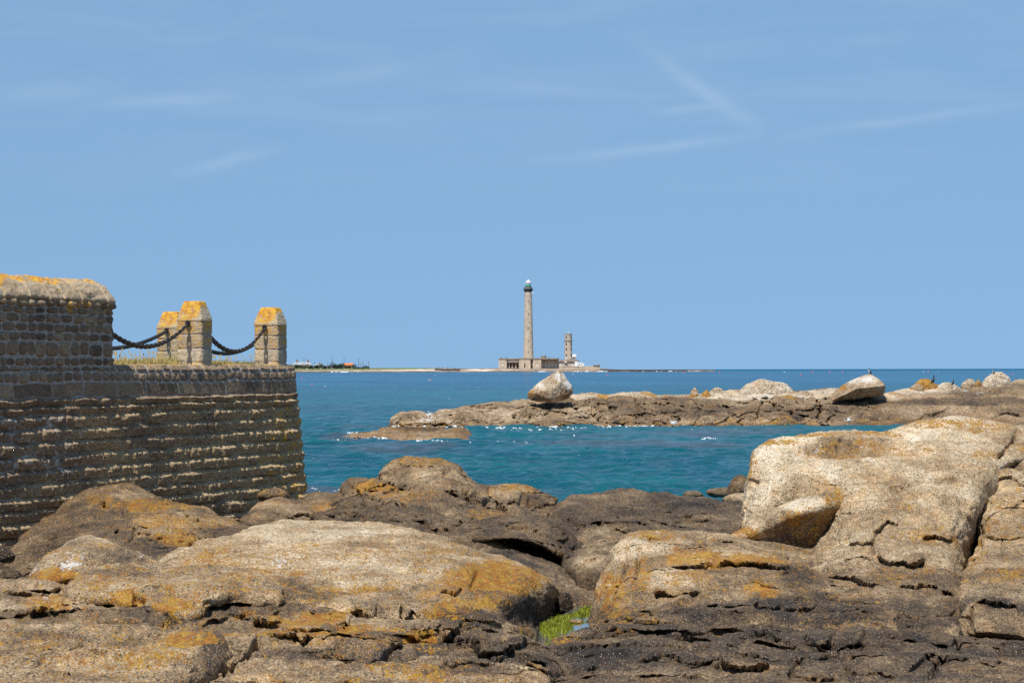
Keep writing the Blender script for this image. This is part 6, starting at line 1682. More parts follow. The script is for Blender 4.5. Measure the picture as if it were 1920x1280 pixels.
def make_foam():
    rnd = random.Random(12); V, Fc = [], []

    def blob(x, y, z, a, b, c):
        k = len(V); n, m = 8, 4
        for i in range(m):
            el = -0.35 + (math.pi / 2 + 0.35) * i / (m - 1)
            for j in range(n):
                an = 2 * math.pi * j / n
                r = math.cos(el) * rnd.uniform(0.72, 1.2)
                V.append((x + a * r * math.cos(an), y + b * r * math.sin(an), z + c * math.sin(el) * rnd.uniform(0.7, 1.2)))
        for i in range(m - 1):
            for j in range(n):
                Fc.append((k + i * n + j, k + i * n + (j + 1) % n, k + (i + 1) * n + (j + 1) % n, k + (i + 1) * n + j))

    def run(poly, count, size, tall, sc_=2.0):
        poly = np.array(poly, float)
        q = crspline(poly, 200)
        for _ in range(count):
            i = rnd.randrange(200)
            c = 0.5 + 0.5 * math.sin(i * 0.21 + poly[0, 0]) + rnd.uniform(-0.4, 0.4)
            if c < 0.55: continue
            px = q[i, 0] + rnd.gauss(0, 2.5); py = q[i, 1] + abs(rnd.gauss(0, sc_))
            D = 4.0 / ((py - 687 + (960 - px) * ROLL) / F)
            p = P(px, py, D)
            s = size * 0.36 * rnd.uniform(0.25, 1.2) * c
            blob(p[0], p[1], p[2] + 0.05, s, s * rnd.uniform(0.5, 1.5), tall * 0.6 * rnd.uniform(0.2, 1.1) * c)
    run([(735, 800), (770, 801), (820, 796), (860, 800)], 90, 0.28, 0.16)
    run([(770, 794), (790, 796), (815, 795)], 160, 0.35, 0.22, 1.0)
    run([(860, 801), (930, 802), (1010, 801), (1080, 801)], 150, 0.30, 0.10)
    run([(960, 804), (1040, 806), (1100, 803)], 70, 0.26, 0.06)
    run([(1110, 800), (1160, 799), (1230, 800)], 190, 0.32, 0.16)
    run([(1225, 795), (1262, 796), (1285, 800)], 140, 0.30, 0.30)
    run([(1285, 802), (1330, 803), (1380, 803)], 50, 0.26, 0.06)
    run([(1420, 797), (1480, 798), (1530, 797)], 150, 0.32, 0.14)
    run([(1525, 793), (1575, 793), (1640, 795)], 230, 0.34, 0.22)
    run([(1700, 795), (1730, 794), (1760, 793)], 50, 0.26, 0.12)
    run([(1780, 791), (1840, 790), (1900, 788)], 60, 0.26, 0.10)
    run([(655, 812), (668, 813)], 30, 0.22, 0.14)
    run([(690, 822), (705, 822), (725, 823)], 90, 0.22, 0.10, 0.8)
    run([(780, 827), (800, 827), (845, 826)], 60, 0.22, 0.06, 0.8)
    run([(580, 822), (610, 824), (650, 824)], 40, 0.22, 0.05, 2)
    run([(585, 915), (610, 922), (640, 918)], 40, 0.10, 0.03, 3)
    run([(1318, 825), (1326, 824), (1336, 825)], 60, 0.20, 0.18, 0.8)
    run([(1270, 829), (1330, 827), (1400, 826)], 30, 0.16, 0.03, 1.5)
    run([(1060, 817), (1068, 815), (1078, 818)], 26, 0.14, 0.10, 0.8)
    run([(880, 827), (930, 826), (990, 830)], 30, 0.14, 0.03, 2)
    for (cx, cy, wx, hy, n, D) in ((805, 776, 7, 8, 26, 198), (800, 786, 22, 8, 45, 195), (1262, 792, 6, 6, 40, 194), (1592, 786, 6, 6, 40, 195)):
        for _ in range(n):
            p = P(cx + rnd.gauss(0, wx * 0.5), cy - abs(rnd.gauss(0, hy * 0.5)) + 3, D + rnd.uniform(-1, 1))
            s = rnd.uniform(0.015, 0.05)
            blob(p[0], p[1], p[2], s, s, s)
    for _ in range(130):                                    # whitecaps and sparkle, far out
        px = rnd.uniform(570, 1990); py = rnd.uniform(697, 930)
        if rnd.random() > 0.35 + 0.65 * (py < 712): continue
        D = 4.0 / ((py - 687 + (960 - px) * ROLL) / F)
        p = P(px, py, D); s = D / F * rnd.uniform(0.5, 1.5)
        blob(p[0], p[1], p[2] + 0.05, s, s * 2, s * 0.35)
    for cx, cy, wx, n in ((1018, 697.6, 14, 14), (1108, 695.0, 30, 12), (1250, 694.6, 60, 9), (640, 699.3, 20, 14), (648, 700, 5, 16), (1128, 694.6, 10, 20)):
        for _ in range(n):
            p = P(cx + rnd.gauss(0, wx * 0.5), cy + rnd.uniform(-0.3, 0.4), 2380)
            s = rnd.uniform(0.3, 1.0)
            blob(p[0], p[1], sea_z(p[0], p[1]) + 0.1, s, s, s * 0.7)
    me = np_mesh('sea_foam', np.array(V), np.array(Fc))
    tag(link('sea_foam', me, foam_material()), 'white surf and whitecaps on the sea round the reef', 'foam', None, 'stuff')


make_foam()

# ------------------------------------------------------------------ tide pool in the gully
ZP = 1.90


def pool_pt(px, py):
    D = (4 - ZP) / ((py - 687.5) / F)
    return P(px, py, D)


def make_pool():
    out = [(985, 1232), (1005, 1190), (1030, 1165), (1075, 1140), (1090, 1128), (1150, 1128), (1150, 1160), (1135, 1200), (1100, 1232)]
    pts = [pool_pt(*p) for p in out]
    mb = MB(); mb.v = [tuple(p) for p in pts]; mb.f = [tuple(range(len(pts)))]
    t = NT('still water')
    n = t.noise(9, 3)
    t.bump(n, 0.05, 0.02)
    t.b.inputs['IOR'].default_value = 1.33
    tag(mb.build('tide_pool', t.done((0.10, 0.11, 0.09), 0.04, 0.6)), None, None, None, 'structure')
    # bright green weed
    rnd = np.random.RandomState(9); V, Fc, T = [], [], []
    areas = [((1018, 1180), (1068, 1172), 11, 2200, 0.10), ((1088, 1150), (1118, 1144), 7, 1500, 0.09), ((1036, 1166), (1056, 1162), 6, 700, 0.10), ((1030, 1190), (1048, 1200), 8, 500, 0.04),
             ((1060, 1158), (1100, 1148), 4, 700, 0.06), ((1016, 1216), (1030, 1204), 5, 160, 0.03), ((1050, 1168), (1098, 1166), 2.5, 300, 0.02)]
    for a, b, sp_, n, hh in areas:
        for _ in range(n):
            f = rnd.rand()
            px = a[0] + (b[0] - a[0]) * f + rnd.normal(0, 3); py = a[1] + (b[1] - a[1]) * f + rnd.normal(0, sp_ * 0.5)
            p = pool_pt(px, py); h = hh * 0.26 * rnd.uniform(0.3, 1.0) * (0.6 + 0.8 * abs(math.sin(px * 0.35 + py * 0.2)))
            an = rnd.uniform(0, 6.28); w = rnd.uniform(0.0025, 0.006); lx, ly = rnd.normal(0, 0.5 * h, 2)
            k = len(V); ca, sa = math.cos(an) * w, math.sin(an) * w
            V += [(p[0] - ca, p[1] - sa, ZP - 0.02), (p[0] + ca, p[1] + sa, ZP - 0.02), (p[0] + ca * 0.5 + lx, p[1] + sa * 0.5 + ly, ZP + h), (p[0] - ca * 0.5 + lx, p[1] - sa * 0.5 + ly, ZP + h)]
            Fc.append((k, k + 1, k + 2, k + 3)); T += [float(np.clip(rnd.normal(0.55, 0.22), 0, 1))] * 4
    me = np_mesh('green_algae', np.array(V), np.array(Fc), dict(tone=np.array(T)), False)
    t = NT('green algae')
    col = t.ramp(t.attr('tone'), [(0, (0.06, 0.075, 0.008)), (0.5, (0.19, 0.225, 0.015)), (1, (0.42, 0.40, 0.05))])
    tag(link('green_algae', me, t.done(col, 0.5, 0.3)), 'bright green weed fringing the tide pool in the gully', 'seaweed', None, 'stuff')


make_pool()
boulder('boulder', 'small tan stone poking from the tide pool among the green weed', 'boulder', oval(1078, 1166, 30, 8, 24.1, 0.10, 3), 3, tone=0.55, lichen=0.5, rough=0.012, unit=0.3)

# ------------------------------------------------------------------ cormorants
M_CORM = simple('black plumage', (0.020, 0.019, 0.020), 0.5, 0.3, 20, 0.4)
M_PALE = simple('pale breast plumage', (0.50, 0.46, 0.40), 0.8, 0.2, 20)
M_BEAK = simple('horn', (0.30, 0.24, 0.15), 0.5, 0.1)


def cormorant(px, py_feet, py_top, D, face, label, pale=False):
    b = P(px, py_feet, D)
    Hh = (py_feet - py_top) / F * D
    root = empty('cormorant', b, label, 'bird', 'cormorants resting on the reef')
    f = face; u = Hh
    bd = MB()
    bd.tube([(-0.30 * f * u, 0, 0.02 * u), (-0.22 * f * u, 0, 0.14 * u), (-0.10 * f * u, 0, 0.28 * u), (0.0, 0, 0.44 * u), (0.06 * f * u, 0, 0.58 * u), (0.07 * f * u, 0, 0.70 * u), (0.04 * f * u, 0, 0.82 * u), (0.05 * f * u, 0, 0.91 * u), (0.11 * f * u, 0, 0.955 * u), (0.17 * f * u, 0, 0.95 * u)],
            [0.025 * u, 0.075 * u, 0.15 * u, 0.165 * u, 0.125 * u, 0.072 * u, 0.050 * u, 0.056 * u, 0.058 * u, 0.025 * u], 12, 0.9)
    bd.build('body', M_CORM, root, True)
    if pale:
        br = MB()
        br.tube([(0.02 * f * u, -0.03 * u, 0.24 * u), (0.075 * f * u, -0.04 * u, 0.40 * u), (0.125 * f * u, -0.03 * u, 0.56 * u), (0.11 * f * u, -0.01 * u, 0.70 * u), (0.075 * f * u, 0, 0.80 * u)], [0.05 * u, 0.125 * u, 0.095 * u, 0.055 * u, 0.035 * u], 10)
        br.build('breast', M_PALE, root, True)
    bk = MB()
    bk.tube([(0.15 * f * u, 0, 0.95 * u), (0.24 * f * u, 0, 0.955 * u), (0.28 * f * u, 0, 0.935 * u)], [0.022 * u, 0.013 * u, 0.006 * u], 6)
    bk.build('beak', M_BEAK, root, True)
    for sg in (-1, 1):
        w = MB()
        w.tube([(0.04 * f * u, sg * 0.13 * u, 0.56 * u), (-0.04 * f * u, sg * 0.16 * u, 0.42 * u), (-0.16 * f * u, sg * 0.12 * u, 0.24 * u), (-0.27 * f * u, sg * 0.05 * u, 0.08 * u)], [0.03 * u, 0.055 * u, 0.05 * u, 0.012 * u], 8)
        w.build('wing', M_CORM, root, True)
        lg = MB()
        lg.tube([(0.0, sg * 0.06 * u, 0.30 * u), (0.01 * f * u, sg * 0.065 * u, 0.02 * u), (0.08 * f * u, sg * 0.07 * u, 0.0)], [0.04 * u, 0.02 * u, 0.02 * u], 6)
        lg.build('leg', M_CORM, root, True)
    return root


cormorant(1631, 702.5, 689, 202.3, -1, 'pale breasted cormorant perched on the peak of the tilted slab boulder', True)
cormorant(1750, 720, 703, 203, 1, 'black cormorant standing upright on the long orange tinted stone')
cormorant(1787, 723, 710.5, 204, 1, 'black cormorant half hidden behind the white stained stone')
cormorant(1863, 702, 691.5, 204.5, -1, 'cormorant with a pale breast on top of the white domed boulder', True)

# ================================================================== FAR SHORE: HEADLAND, LIGHTHOUSE, HOUSES
K = 2500.0 / F                                     # metres per photo pixel at 2.5 km
M_STONE = simple('pale granite masonry', (0.50, 0.40, 0.30), 0.9, 0.2, 0.35)
M_STONE_D = simple('weathered cornice stone', (0.29, 0.235, 0.185), 0.9, 0.2, 0.3)
M_WHITE = simple('white paint', (0.80, 0.80, 0.78), 0.6, 0.05)
M_GREEN = simple('green enamel', (0.02, 0.26, 0.13), 0.4, 0.1)
M_DARK = simple('dark metal', (0.05, 0.05, 0.055), 0.5, 0.1)
M_GLASS = simple('window glass', (0.10, 0.12, 0.14), 0.1, 0.1, 8, 0.8)
M_WIN = simple('pale shutter', (0.66, 0.66, 0.66), 0.7, 0.05)
M_DOOR = simple('dark red door', (0.085, 0.026, 0.022), 0.6, 0.1)
M_ROOF = simple('orange tile', (0.60, 0.19, 0.07), 0.8, 0.15, 1.0)
M_SLATE = simple('grey slate roof', (0.32, 0.34, 0.36), 0.7, 0.1, 1.0)
M_RENDER = simple('cream render', (0.50, 0.44, 0.34), 0.8, 0.1, 1.0)
M_BRICK = simple('chimney brick', (0.30, 0.17, 0.12), 0.9, 0.1, 1.0)
M_WOOD = simple('grey pole wood', (0.14, 0.13, 0.125), 0.9, 0.1)
M_PINK = simple('pink buoy plastic', (0.75, 0.12, 0.14), 0.4, 0.1, 8, 0.4)
M_JETTY = simple('dark jetty stone', (0.065, 0.055, 0.055), 0.9, 0.3, 0.2)

LAND_RAMP = [(0.0, (0.035, 0.03, 0.028)), (0.25, (0.10, 0.075, 0.06)), (0.5, (0.26, 0.20, 0.15)), (0.75, (0.50, 0.42, 0.33)), (1.0, (0.68, 0.60, 0.50))]


def land_material():
    t = NT('headland ground')
    tone, gr = t.attr('tone'), t.attr('lichen')
    n1, n2 = t.noise(0.09, 5, 0.6, t.mapv((1, 0.3, 2))), t.noise(0.45, 4, 0.6)
    v = t.math('ADD', tone, t.math('MULTIPLY', t.math('SUBTRACT', n1, 0.5), 0.8))
    v = t.math('ADD', v, t.math('MULTIPLY', t.math('SUBTRACT', n2, 0.5), 0.6))
    col = t.ramp(v, LAND_RAMP)
    g = t.mix(t.range(n2, 0.35, 0.65), (0.075, 0.11, 0.025), (0.22, 0.23, 0.08))
    col = t.mix(t.range(t.math('ADD', gr, t.math('MULTIPLY', t.math('SUBTRACT', n1, 0.5), 0.6)), 0.4, 0.6), col, g)
    return t.done(col, 0.95, 0.1)


M_LAND2 = land_material()
FA = dict(big=0.35, mid=0.25, fine=0.12, micro=0.05, blk=0.3, grv=0.2, fol=0.0, fct=0.4)


def yl(px, y):
    return y + (960 - px) * 0.0


rock('headland', None, None, [
    (2950, [(380, 693), (480, 692.5), (560, 691.6), (640, 691.2), (700, 690.6), (760, 690.3), (820, 690.6), (870, 691.2), (930, 691.4)]),
    (2560, [(380, 694), (480, 693.5), (560, 692.6), (640, 692.0), (700, 691.4), (760, 691.0), (800, 691.2), (830, 693.0), (870, 693.6), (900, 692.4), (930, 691.6)]),
    (2500, [(380, 697), (480, 696.5), (560, 695.4), (640, 694.8), (700, 694.3), (760, 693.8), (800, 694.0), (830, 695.2), (870, 695.4), (900, 694.4), (930, 693.6)]),
    (2440, [(380, 699.5), (480, 699.2), (560, 699.0), (640, 698.8), (700, 698.6), (760, 698.4), (830, 698.2), (870, 698.2), (900, 698.0), (930, 698.0)])],
    sp=1.0, back=300, drop=3, bot=2.0, side=20, seed=101, tone=0.44, tones=[(640, 694.6, 300, 1.3, 0.80), (640, 697.4, 400, 1.8, 0.20), (760, 697.5, 200, 1.6, 0.25), (900, 694.5, 40, 2.2, 0.92), (800, 692.5, 60, 1.6, 0.86), (700, 696.2, 300, 0.8, 0.55)],
    lichen=0.0, lichens=[(600, 692.0, 150, 2.6, 1.0), (745, 690.4, 60, 2.0, 0.9), (450, 692, 140, 4, 1.0), (660, 691.4, 200, 1.8, 0.8)], mat=M_LAND2, unit=18, amps=FA, block=0.5, kind='structure')

rock('island', None, None, [
    (2560, [(866, 692.0), (900, 691.2), (935, 690.4), (990, 690.0), (1045, 690.4), (1090, 690.6), (1125, 691.2), (1150, 692.9), (1200, 693.5), (1260, 693.9), (1330, 694.3)]),
    (2470, [(864, 693.4), (900, 692.8), (935, 692.0), (990, 691.6), (1045, 692.0), (1090, 692.4), (1125, 693.0), (1150, 693.9), (1200, 694.2), (1260, 694.4), (1330, 694.6)]),
    (2430, [(862, 696.0), (900, 695.6), (935, 695.0), (990, 694.8), (1045, 695.0), (1090, 695.2), (1125, 695.4), (1150, 695.0), (1200, 694.8), (1260, 694.8), (1340, 694.8)]),
    (2410, [(860, 698.2), (935, 698.0), (990, 697.6), (1045, 697.2), (1125, 696.8), (1200, 696.2), (1340, 695.8)])],
    sp=1.0, back=150, drop=3, bot=2.0, side=10, seed=103, tone=0.46, tones=[(900, 694, 40, 2, 0.90), (960, 694, 40, 1.2, 0.66), (980, 696.5, 90, 1.4, 0.30), (1090, 695.5, 60, 1.6, 0.52), (1220, 694.6, 110, 3, 0.12), (1000, 692.5, 60, 1.0, 0.62)], mat=M_LAND2, unit=18, amps=FA, block=0.5, kind='structure')


def far_root(name, px, py, D, label, cat, group=None):
    return empty(name, P(px, py, D), label, cat, group)


# ---- lighthouse
LX, LY = 990.8, 690.0
lh = far_root('lighthouse', LX, LY, 2500, 'very tall round grey granite lighthouse tower with a white lantern roof', 'lighthouse')
fz = lambda y: (LY - y) * K
fx = lambda x: (x - LX) * K
m = MB(); m.lathe([(4.35, 0), (4.35, fz(674)), (4.25, fz(671)), (3.95, fz(640)), (3.60, fz(600)), (3.28, fz(565)), (3.12, fz(554)), (3.28, fz(553.8)), (3.28, fz(552.2)), (3.08, fz(551.8)), (3.04, fz(547))], 40)
tower = m.build('tower', M_STONE, lh, True)
m = MB(); m.lathe([(3.06, fz(547)), (3.45, fz(546)), (3.75, fz(544)), (4.15, fz(542.6)), (4.15, fz(541.6)), (3.7, fz(541.6)), (3.2, fz(541.4))], 32)
m.build('gallery', M_DARK, lh, True)
m = MB()
for k in range(24):
    a = 2 * math.pi * k / 24
    m.tube([(4.0 * math.cos(a), 4.0 * math.sin(a), fz(541.8)), (4.0 * math.cos(a), 4.0 * math.sin(a), fz(539.4))], [0.07, 0.07], 5)
m.lathe([(3.95, fz(539.6)), (4.08, fz(539.6)), (4.08, fz(539.3)), (3.95, fz(539.3))], 32, cap=False)
m.build('railing', M_DARK, lh)
m = MB(); m.lathe([(2.75, fz(541.6)), (2.75, fz(538.2)), (2.95, fz(538.0)), (2.95, fz(537.4)), (2.4, fz(537.4))], 32)
m.build('watch_room', M_STONE_D, lh, True)
m = MB(); m.lathe([(2.35, fz(537.4)), (2.35, fz(534.2)), (2.2, fz(534.0))], 24)
ln_ = m.build('lantern_base', M_GREEN, lh, True)
m = MB(); m.lathe([(2.05, fz(534.2)), (2.05, fz(530.2))], 24)
gl = NT('lantern glass'); gm = gl.done((0.45, 0.52, 0.58), 0.08, 0.6)
m.build('lantern_glass', gm, lh, True)
m = MB()
for k in range(12):
    a = 2 * math.pi * k / 12
    m.tube([(2.1 * math.cos(a), 2.1 * math.sin(a), fz(534.4)), (2.1 * math.cos(a), 2.1 * math.sin(a), fz(530))], [0.10, 0.10], 5)
m.build('glazing_bars', M_WHITE, lh)
m = MB(); m.lathe([(2.55, fz(530.2)), (2.6, fz(529.6)), (1.7, fz(527.6)), (0.7, fz(525.8)), (0.45, fz(525.2)), (0.4, fz(524.4)), (0.05, fz(523.6))], 24)
m.build('lantern_roof', M_WHITE, lh, True)
m = MB(); m.box(fx(997.0), fx(1000.6), -2.0, -0.6, fz(549.8), fz(548.6)); m.box(fx(998.0), fx(998.8), -1.7, -1.0, fz(548.6), fz(546))
m.build('radar_bracket', M_WHITE, lh)
for y in (565, 590, 615, 640, 660):
    r = np.interp(y, [554, 672], [3.12, 4.25])
    m = MB(); m.box(-0.28, 0.28, -r - 0.06, -r + 0.5, fz(y + 1.6), fz(y - 1.6))
    m.build('window', M_DARK, tower)

# ---- service building round the tower foot
LX = 990.0
fb = far_root('service_building', LX, LY, 2492, 'long flat roofed granite building round the foot of the tall lighthouse', 'building')


def block(x0, x1, y0, y1, top, bot=692.0, name='wall', mat=M_STONE):
    m = MB(); m.box(fx(x0), fx(x1), y0, y1, fz(bot), fz(top)); return m.build(name, mat, fb)


def cornice(x0, x1, y0, y1, top):
    m = MB(); m.box(fx(x0) - 0.35, fx(x1) + 0.35, y0 - 0.35, y1, fz(top + 2.2), fz(top)); return m.build('cornice', M_STONE_D, fb)


w1 = block(935.2, 950.3, -3, 12, 673.2)
w2 = block(950.4, 972.9, 3.5, 12, 673.2)
w3 = block(973, 994.8, -4, 12, 673.2)
w4 = block(994.9, 999.2, 2, 12, 673.2)
w5 = block(999.3, 1014.7, -3, 12, 673.2)
w6 = block(1014.8, 1047.7, 3.2, 14, 673.2)
cornice(935.2, 950.3, -3, 12.5, 671.4); cornice(951.1, 972.1, -1.6, 12.4, 671.6); cornice(973, 994.8, -4, 12.6, 671.0)
cornice(995.6, 998.5, 0.6, 12.3, 671.5); cornice(999.3, 1014.7, -3, 12.5, 671.2); cornice(1015.6, 1047.9, -2.4, 14.4, 671.2)
m = MB(); m.box(fx(951.1), fx(972.1), -1.4, 3.4, fz(679.5), fz(673.9)); m.build('eaves_panel', M_STONE_D, fb)
m = MB(); m.box(fx(1015.6), fx(1047.7), -2.2, 3.1, fz(674.6), fz(673.5)); m.build('eaves_panel', M_STONE_D, fb)


def far_window(wall, x, w, y0, y1, face, mat=M_WIN, name='window'):
    m = MB(); m.box(fx(x - w / 2), fx(x + w / 2), face - 0.12, face + 0.2, fz(y1), fz(y0))
    m.build(name, mat, wall)


far_window(w1, 942.4, 1.8, 682, 687, -3); far_window(w1, 942.4, 1.0, 680.5, 681.8, -3, M_DARK)
far_window(w5, 1007, 1.8, 681.6, 687, -3); far_window(w5, 1007, 1.2, 680.4, 681.5, -3, M_DARK)
far_window(w3, 983.8, 2.4, 681.4, 688.6, -4, M_DOOR, 'door')
for x in (1017.0, 1023.4, 1029.5, 1035.2, 1041.6):
    far_window(w6, x, 2.2, 682.4, 688.8, 3.2)
for x in (955, 961, 967.4):
    m = MB(); m.prism([(fx(x - 2.4), fz(689.5)), (fx(x + 1.2), fz(689.5)), (fx(x + 1.2), fz(681)), (fx(x + 0.4), fz(681))], 0.5, 3.4)
    m.build('buttress', M_STONE, fb)
    far_window(w2, x + 2.4, 2.0, 680, 688.5, 3.5, M_DARK)
m = MB(); m.lathe([(fx(1024) - fx(1014.6), 0), (fx(1024) - fx(1014.6), 1.9)], 24, (0, 0, 0))
m = MB(); m.lathe([(2.2, 0), (2.2, 1.5), (2.45, 1.5), (2.45, 2.0), (0.1, 2.1)], 20, (fx(1019.3), 3.5, fz(671.2)))
m.build('roof_drum', M_STONE_D, fb)
for x in (940.2, 950.2, 1029.6):
    m = MB(); m.box(fx(x) - 0.25, fx(x) + 0.25, 4, 4.5, fz(671.4), fz(668.6)); m.build('chimney', M_DARK, fb)
m = MB(); m.box(fx(933), fx(1048), -8, -4.3, fz(694), fz(690.6)); m.build('terrace', M_STONE, fb)

# ---- old signal tower and its house
LX = 1065.6
st = far_root('signal_tower', LX, LY, 2480, 'shorter old round stone tower with dark bands right of the tall lighthouse', 'tower')
m = MB(); m.lathe([(3.3, fz(690)), (3.2, fz(676)), (3.12, fz(640)), (3.5, fz(639.6)), (3.5, fz(638.4)), (3.08, fz(638)), (3.0, fz(629.8)), (3.15, fz(629.4)), (3.15, fz(628.8)), (2.95, fz(628.4)), (2.95, fz(626.2))], 32)
sh_ = m.build('shaft', M_STONE, st, True)
for y, r in ((639, 3.56), (627.2, 3.0)):
    m = MB(); m.lathe([(r, fz(y + 0.7)), (r + 0.1, fz(y + 0.2)), (r + 0.1, fz(y - 0.8)), (r - 0.1, fz(y - 0.9))], 32); m.build('band', M_STONE_D, st, True)
for y, mt in ((632.6, M_GLASS), (645.4, M_DARK), (654.6, M_DARK), (666, M_DARK), (671, M_WIN)):
    for a in (-2.1, -0.7):
        m = MB(); m.box(-0.5, 0.5, -3.35, -2.9, -0.9, 0.9); o = m.build('window', mt, sh_)
        o.rotation_euler = (0, 0, a + math.pi / 2); o.location = (0, 0, fz(y))
m = MB()
m.tube([(-1.8, 0, fz(626.2)), (-1.8, 0, fz(617))], [0.07, 0.04], 5); m.tube([(0.4, 0, fz(626.2)), (0.4, 0, fz(624))], [0.08, 0.08], 5); m.box(0.1, 0.8, -0.3, 0.3, fz(624), fz(622.6))
m.build('mast', M_WHITE, st)
hs = far_root('keepers_house', LX, LY, 2476, 'low stone keepers house at the foot of the old signal tower', 'house')
m = MB(); m.box(fx(1048.2), fx(1078.5), -6, 6, fz(692), fz(677.6)); hw = m.build('wall', M_STONE, hs)
m = MB(); m.prism([(fx(1047.0), fz(677.8)), (fx(1086.5), fz(677.8)), (fx(1083), fz(674.2)), (fx(1051), fz(674.2))], -7, 7); m.build('roof', M_STONE_D, hs)
m = MB(); m.prism([(fx(1057.6), fz(680.5)), (fx(1063.2), fz(680.5)), (fx(1063.2), fz(675.8)), (fx(1060.4), fz(674.0)), (fx(1057.6), fz(675.8))], -7.3, -6.1); m.build('gable', M_STONE, hs)
for x, y0, y1, mt in ((1050.4, 681.5, 687, M_WIN), (1060.4, 682.6, 687.5, M_WIN), (1073.2, 681.5, 687, M_WIN), (1050.4, 680, 681.2, M_DARK), (1073.2, 680, 681.2, M_DARK), (1060.4, 680.8, 682.4, M_DARK)):
    m = MB(); m.box(fx(x - 1), fx(x + 1), -6.15, -5.9, fz(y1), fz(y0)); m.build('window', mt, hw)
m = MB(); m.box(fx(1060.4) - 0.5, fx(1060.4) + 0.5, -7.45, -7.2, fz(680), fz(677.6)); m.build('window', M_WIN, hs)
wa = far_root('white_annex', 1085, LY, 2470, 'small white annex with a radar cabin right of the signal tower', 'building')
LX = 1085
m = MB(); m.box(fx(1077.6), fx(1083.2), -5, 2, fz(692), fz(678.2)); m.box(fx(1083.3), fx(1092), -3, 2, fz(692), fz(680)); m.box(fx(1092.1), fx(1095), -2, 2, fz(692), fz(681.5)); ww_ = m.build('wall', M_WHITE, wa)
for x in (1086.2, 1089.6):
    m = MB(); m.box(fx(x - 0.7), fx(x + 0.7), -3.15, -2.9, fz(684.5), fz(681.8)); m.build('window', M_GLASS, ww_)
m = MB(); m.box(fx(1073.6), fx(1079.6), 3, 8, fz(674), fz(669.4)); m.build('radar_cabin', M_STONE_D, wa)
m = MB(); m.box(fx(1073.2), fx(1080.6), 2.6, 8.4, fz(669.3), fz(664)); m.build('cabin_roof', M_WHITE, wa)
tw = far_root('terrace_wall', 1090, LY, 2462, 'stone terrace wall along the water below the old signal tower', 'wall')
LX = 1090
m = MB(); m.box(fx(1056.6), fx(1085), -1, 3, fz(696), fz(687.6)); m.box(fx(1085.2), fx(1112), 1, 4, fz(696), fz(686.4)); m.box(fx(1112.2), fx(1124.4), -1, 4, fz(696), fz(685.2)); m.build('masonry', M_STONE, tw)
m = MB(); m.box(fx(1056.4), fx(1085), -1.2, 3.1, fz(687.5), fz(686.9)); m.box(fx(1112), fx(1124.6), -1.6, 4.1, fz(685.1), fz(684.2)); m.box(fx(1121.4), fx(1124.6), 0, 3, fz(684.1), fz(682.8)); m.build('coping', M_STONE_D, tw)


# ---- bushes, houses, poles, walkers on the headland
def leaf_mesh(seed, n=420):
    rnd = np.random.RandomState(seed); V, Fc = [], []
    cl = [(rnd.uniform(-0.55, 0.55), rnd.uniform(-0.4, 0.4), rnd.uniform(0.25, 0.70), rnd.uniform(0.22, 0.42)) for _ in range(9)]
    for i in range(n):
        c = cl[rnd.randint(9)]
        d = rnd.normal(size=3); d /= np.linalg.norm(d); r = c[3] * rnd.uniform(0.6, 1.05)
        p = np.array(c[:3]) + d * r * np.array([1, 1, 0.75])
        if p[2] < 0.02: p[2] = abs(p[2]) * 0.4
        a = rnd.normal(size=3); a /= np.linalg.norm(a); b = np.cross(a, d); b /= np.linalg.norm(b) + 1e-6
        s = rnd.uniform(0.05, 0.10); k = len(V)
        V += [tuple(p - a * s), tuple(p + b * s * 0.6), tuple(p + a * s), tuple(p - b * s * 0.6)]
        Fc.append((k, k + 1, k + 2, k + 3))
    return np_mesh('crown', np.array(V), np.array(Fc), None, False)


M_LEAF = simple('dark evergreen leaves', (0.040, 0.058, 0.028), 0.8, 0.4, 1.5)
M_BARK = simple('bark', (0.09, 0.07, 0.055), 0.9, 0.2)
LEAFS = [leaf_mesh(i) for i in (1, 2, 3)]
TR = MB(); TR.tube([(0, 0, -0.05), (0.03, 0, 0.2), (0.0, 0.02, 0.45)], [0.05, 0.04, 0.02], 6)
tr_me = None
BUSH = [(548, 14, 7.5), (561, 12, 6.5), (578, 12, 6), (586, 11, 6), (597, 12, 6.5), (604, 12, 6.2), (611, 9, 5.5), (618.5, 6, 2.2), (625, 11, 8.4), (632, 11, 8.0), (639, 11, 7.6), (645, 8, 6.6), (657, 15, 7.2), (668, 9, 3.4), (686, 10, 4.6), (676, 8, 3.0), (570, 10, 5)]
for i, (px, w, h) in enumerate(BUSH):
    y0 = 692.3 - (px - 545) * 0.0045
    r = far_root('windswept_tree', px, y0, 2545 + (i * 7) % 23, 'dark wind clipped evergreen tree among the houses on the headland', 'tree', 'evergreen trees on the headland')
    o = link('crown', LEAFS[i % 3], M_LEAF, r); o.scale = (w * K * 1.15, w * K * 0.8, h * K * 1.75); o.rotation_euler = (0, 0, (i * 2.4) % 0.5)
    if tr_me is None:
        to = TR.build('trunk', M_BARK, r, True); tr_me = to.data
    else:
        to = link('trunk', tr_me, M_BARK, r)
    to.scale = (w * K * 0.85, w * K * 0.7, h * K)


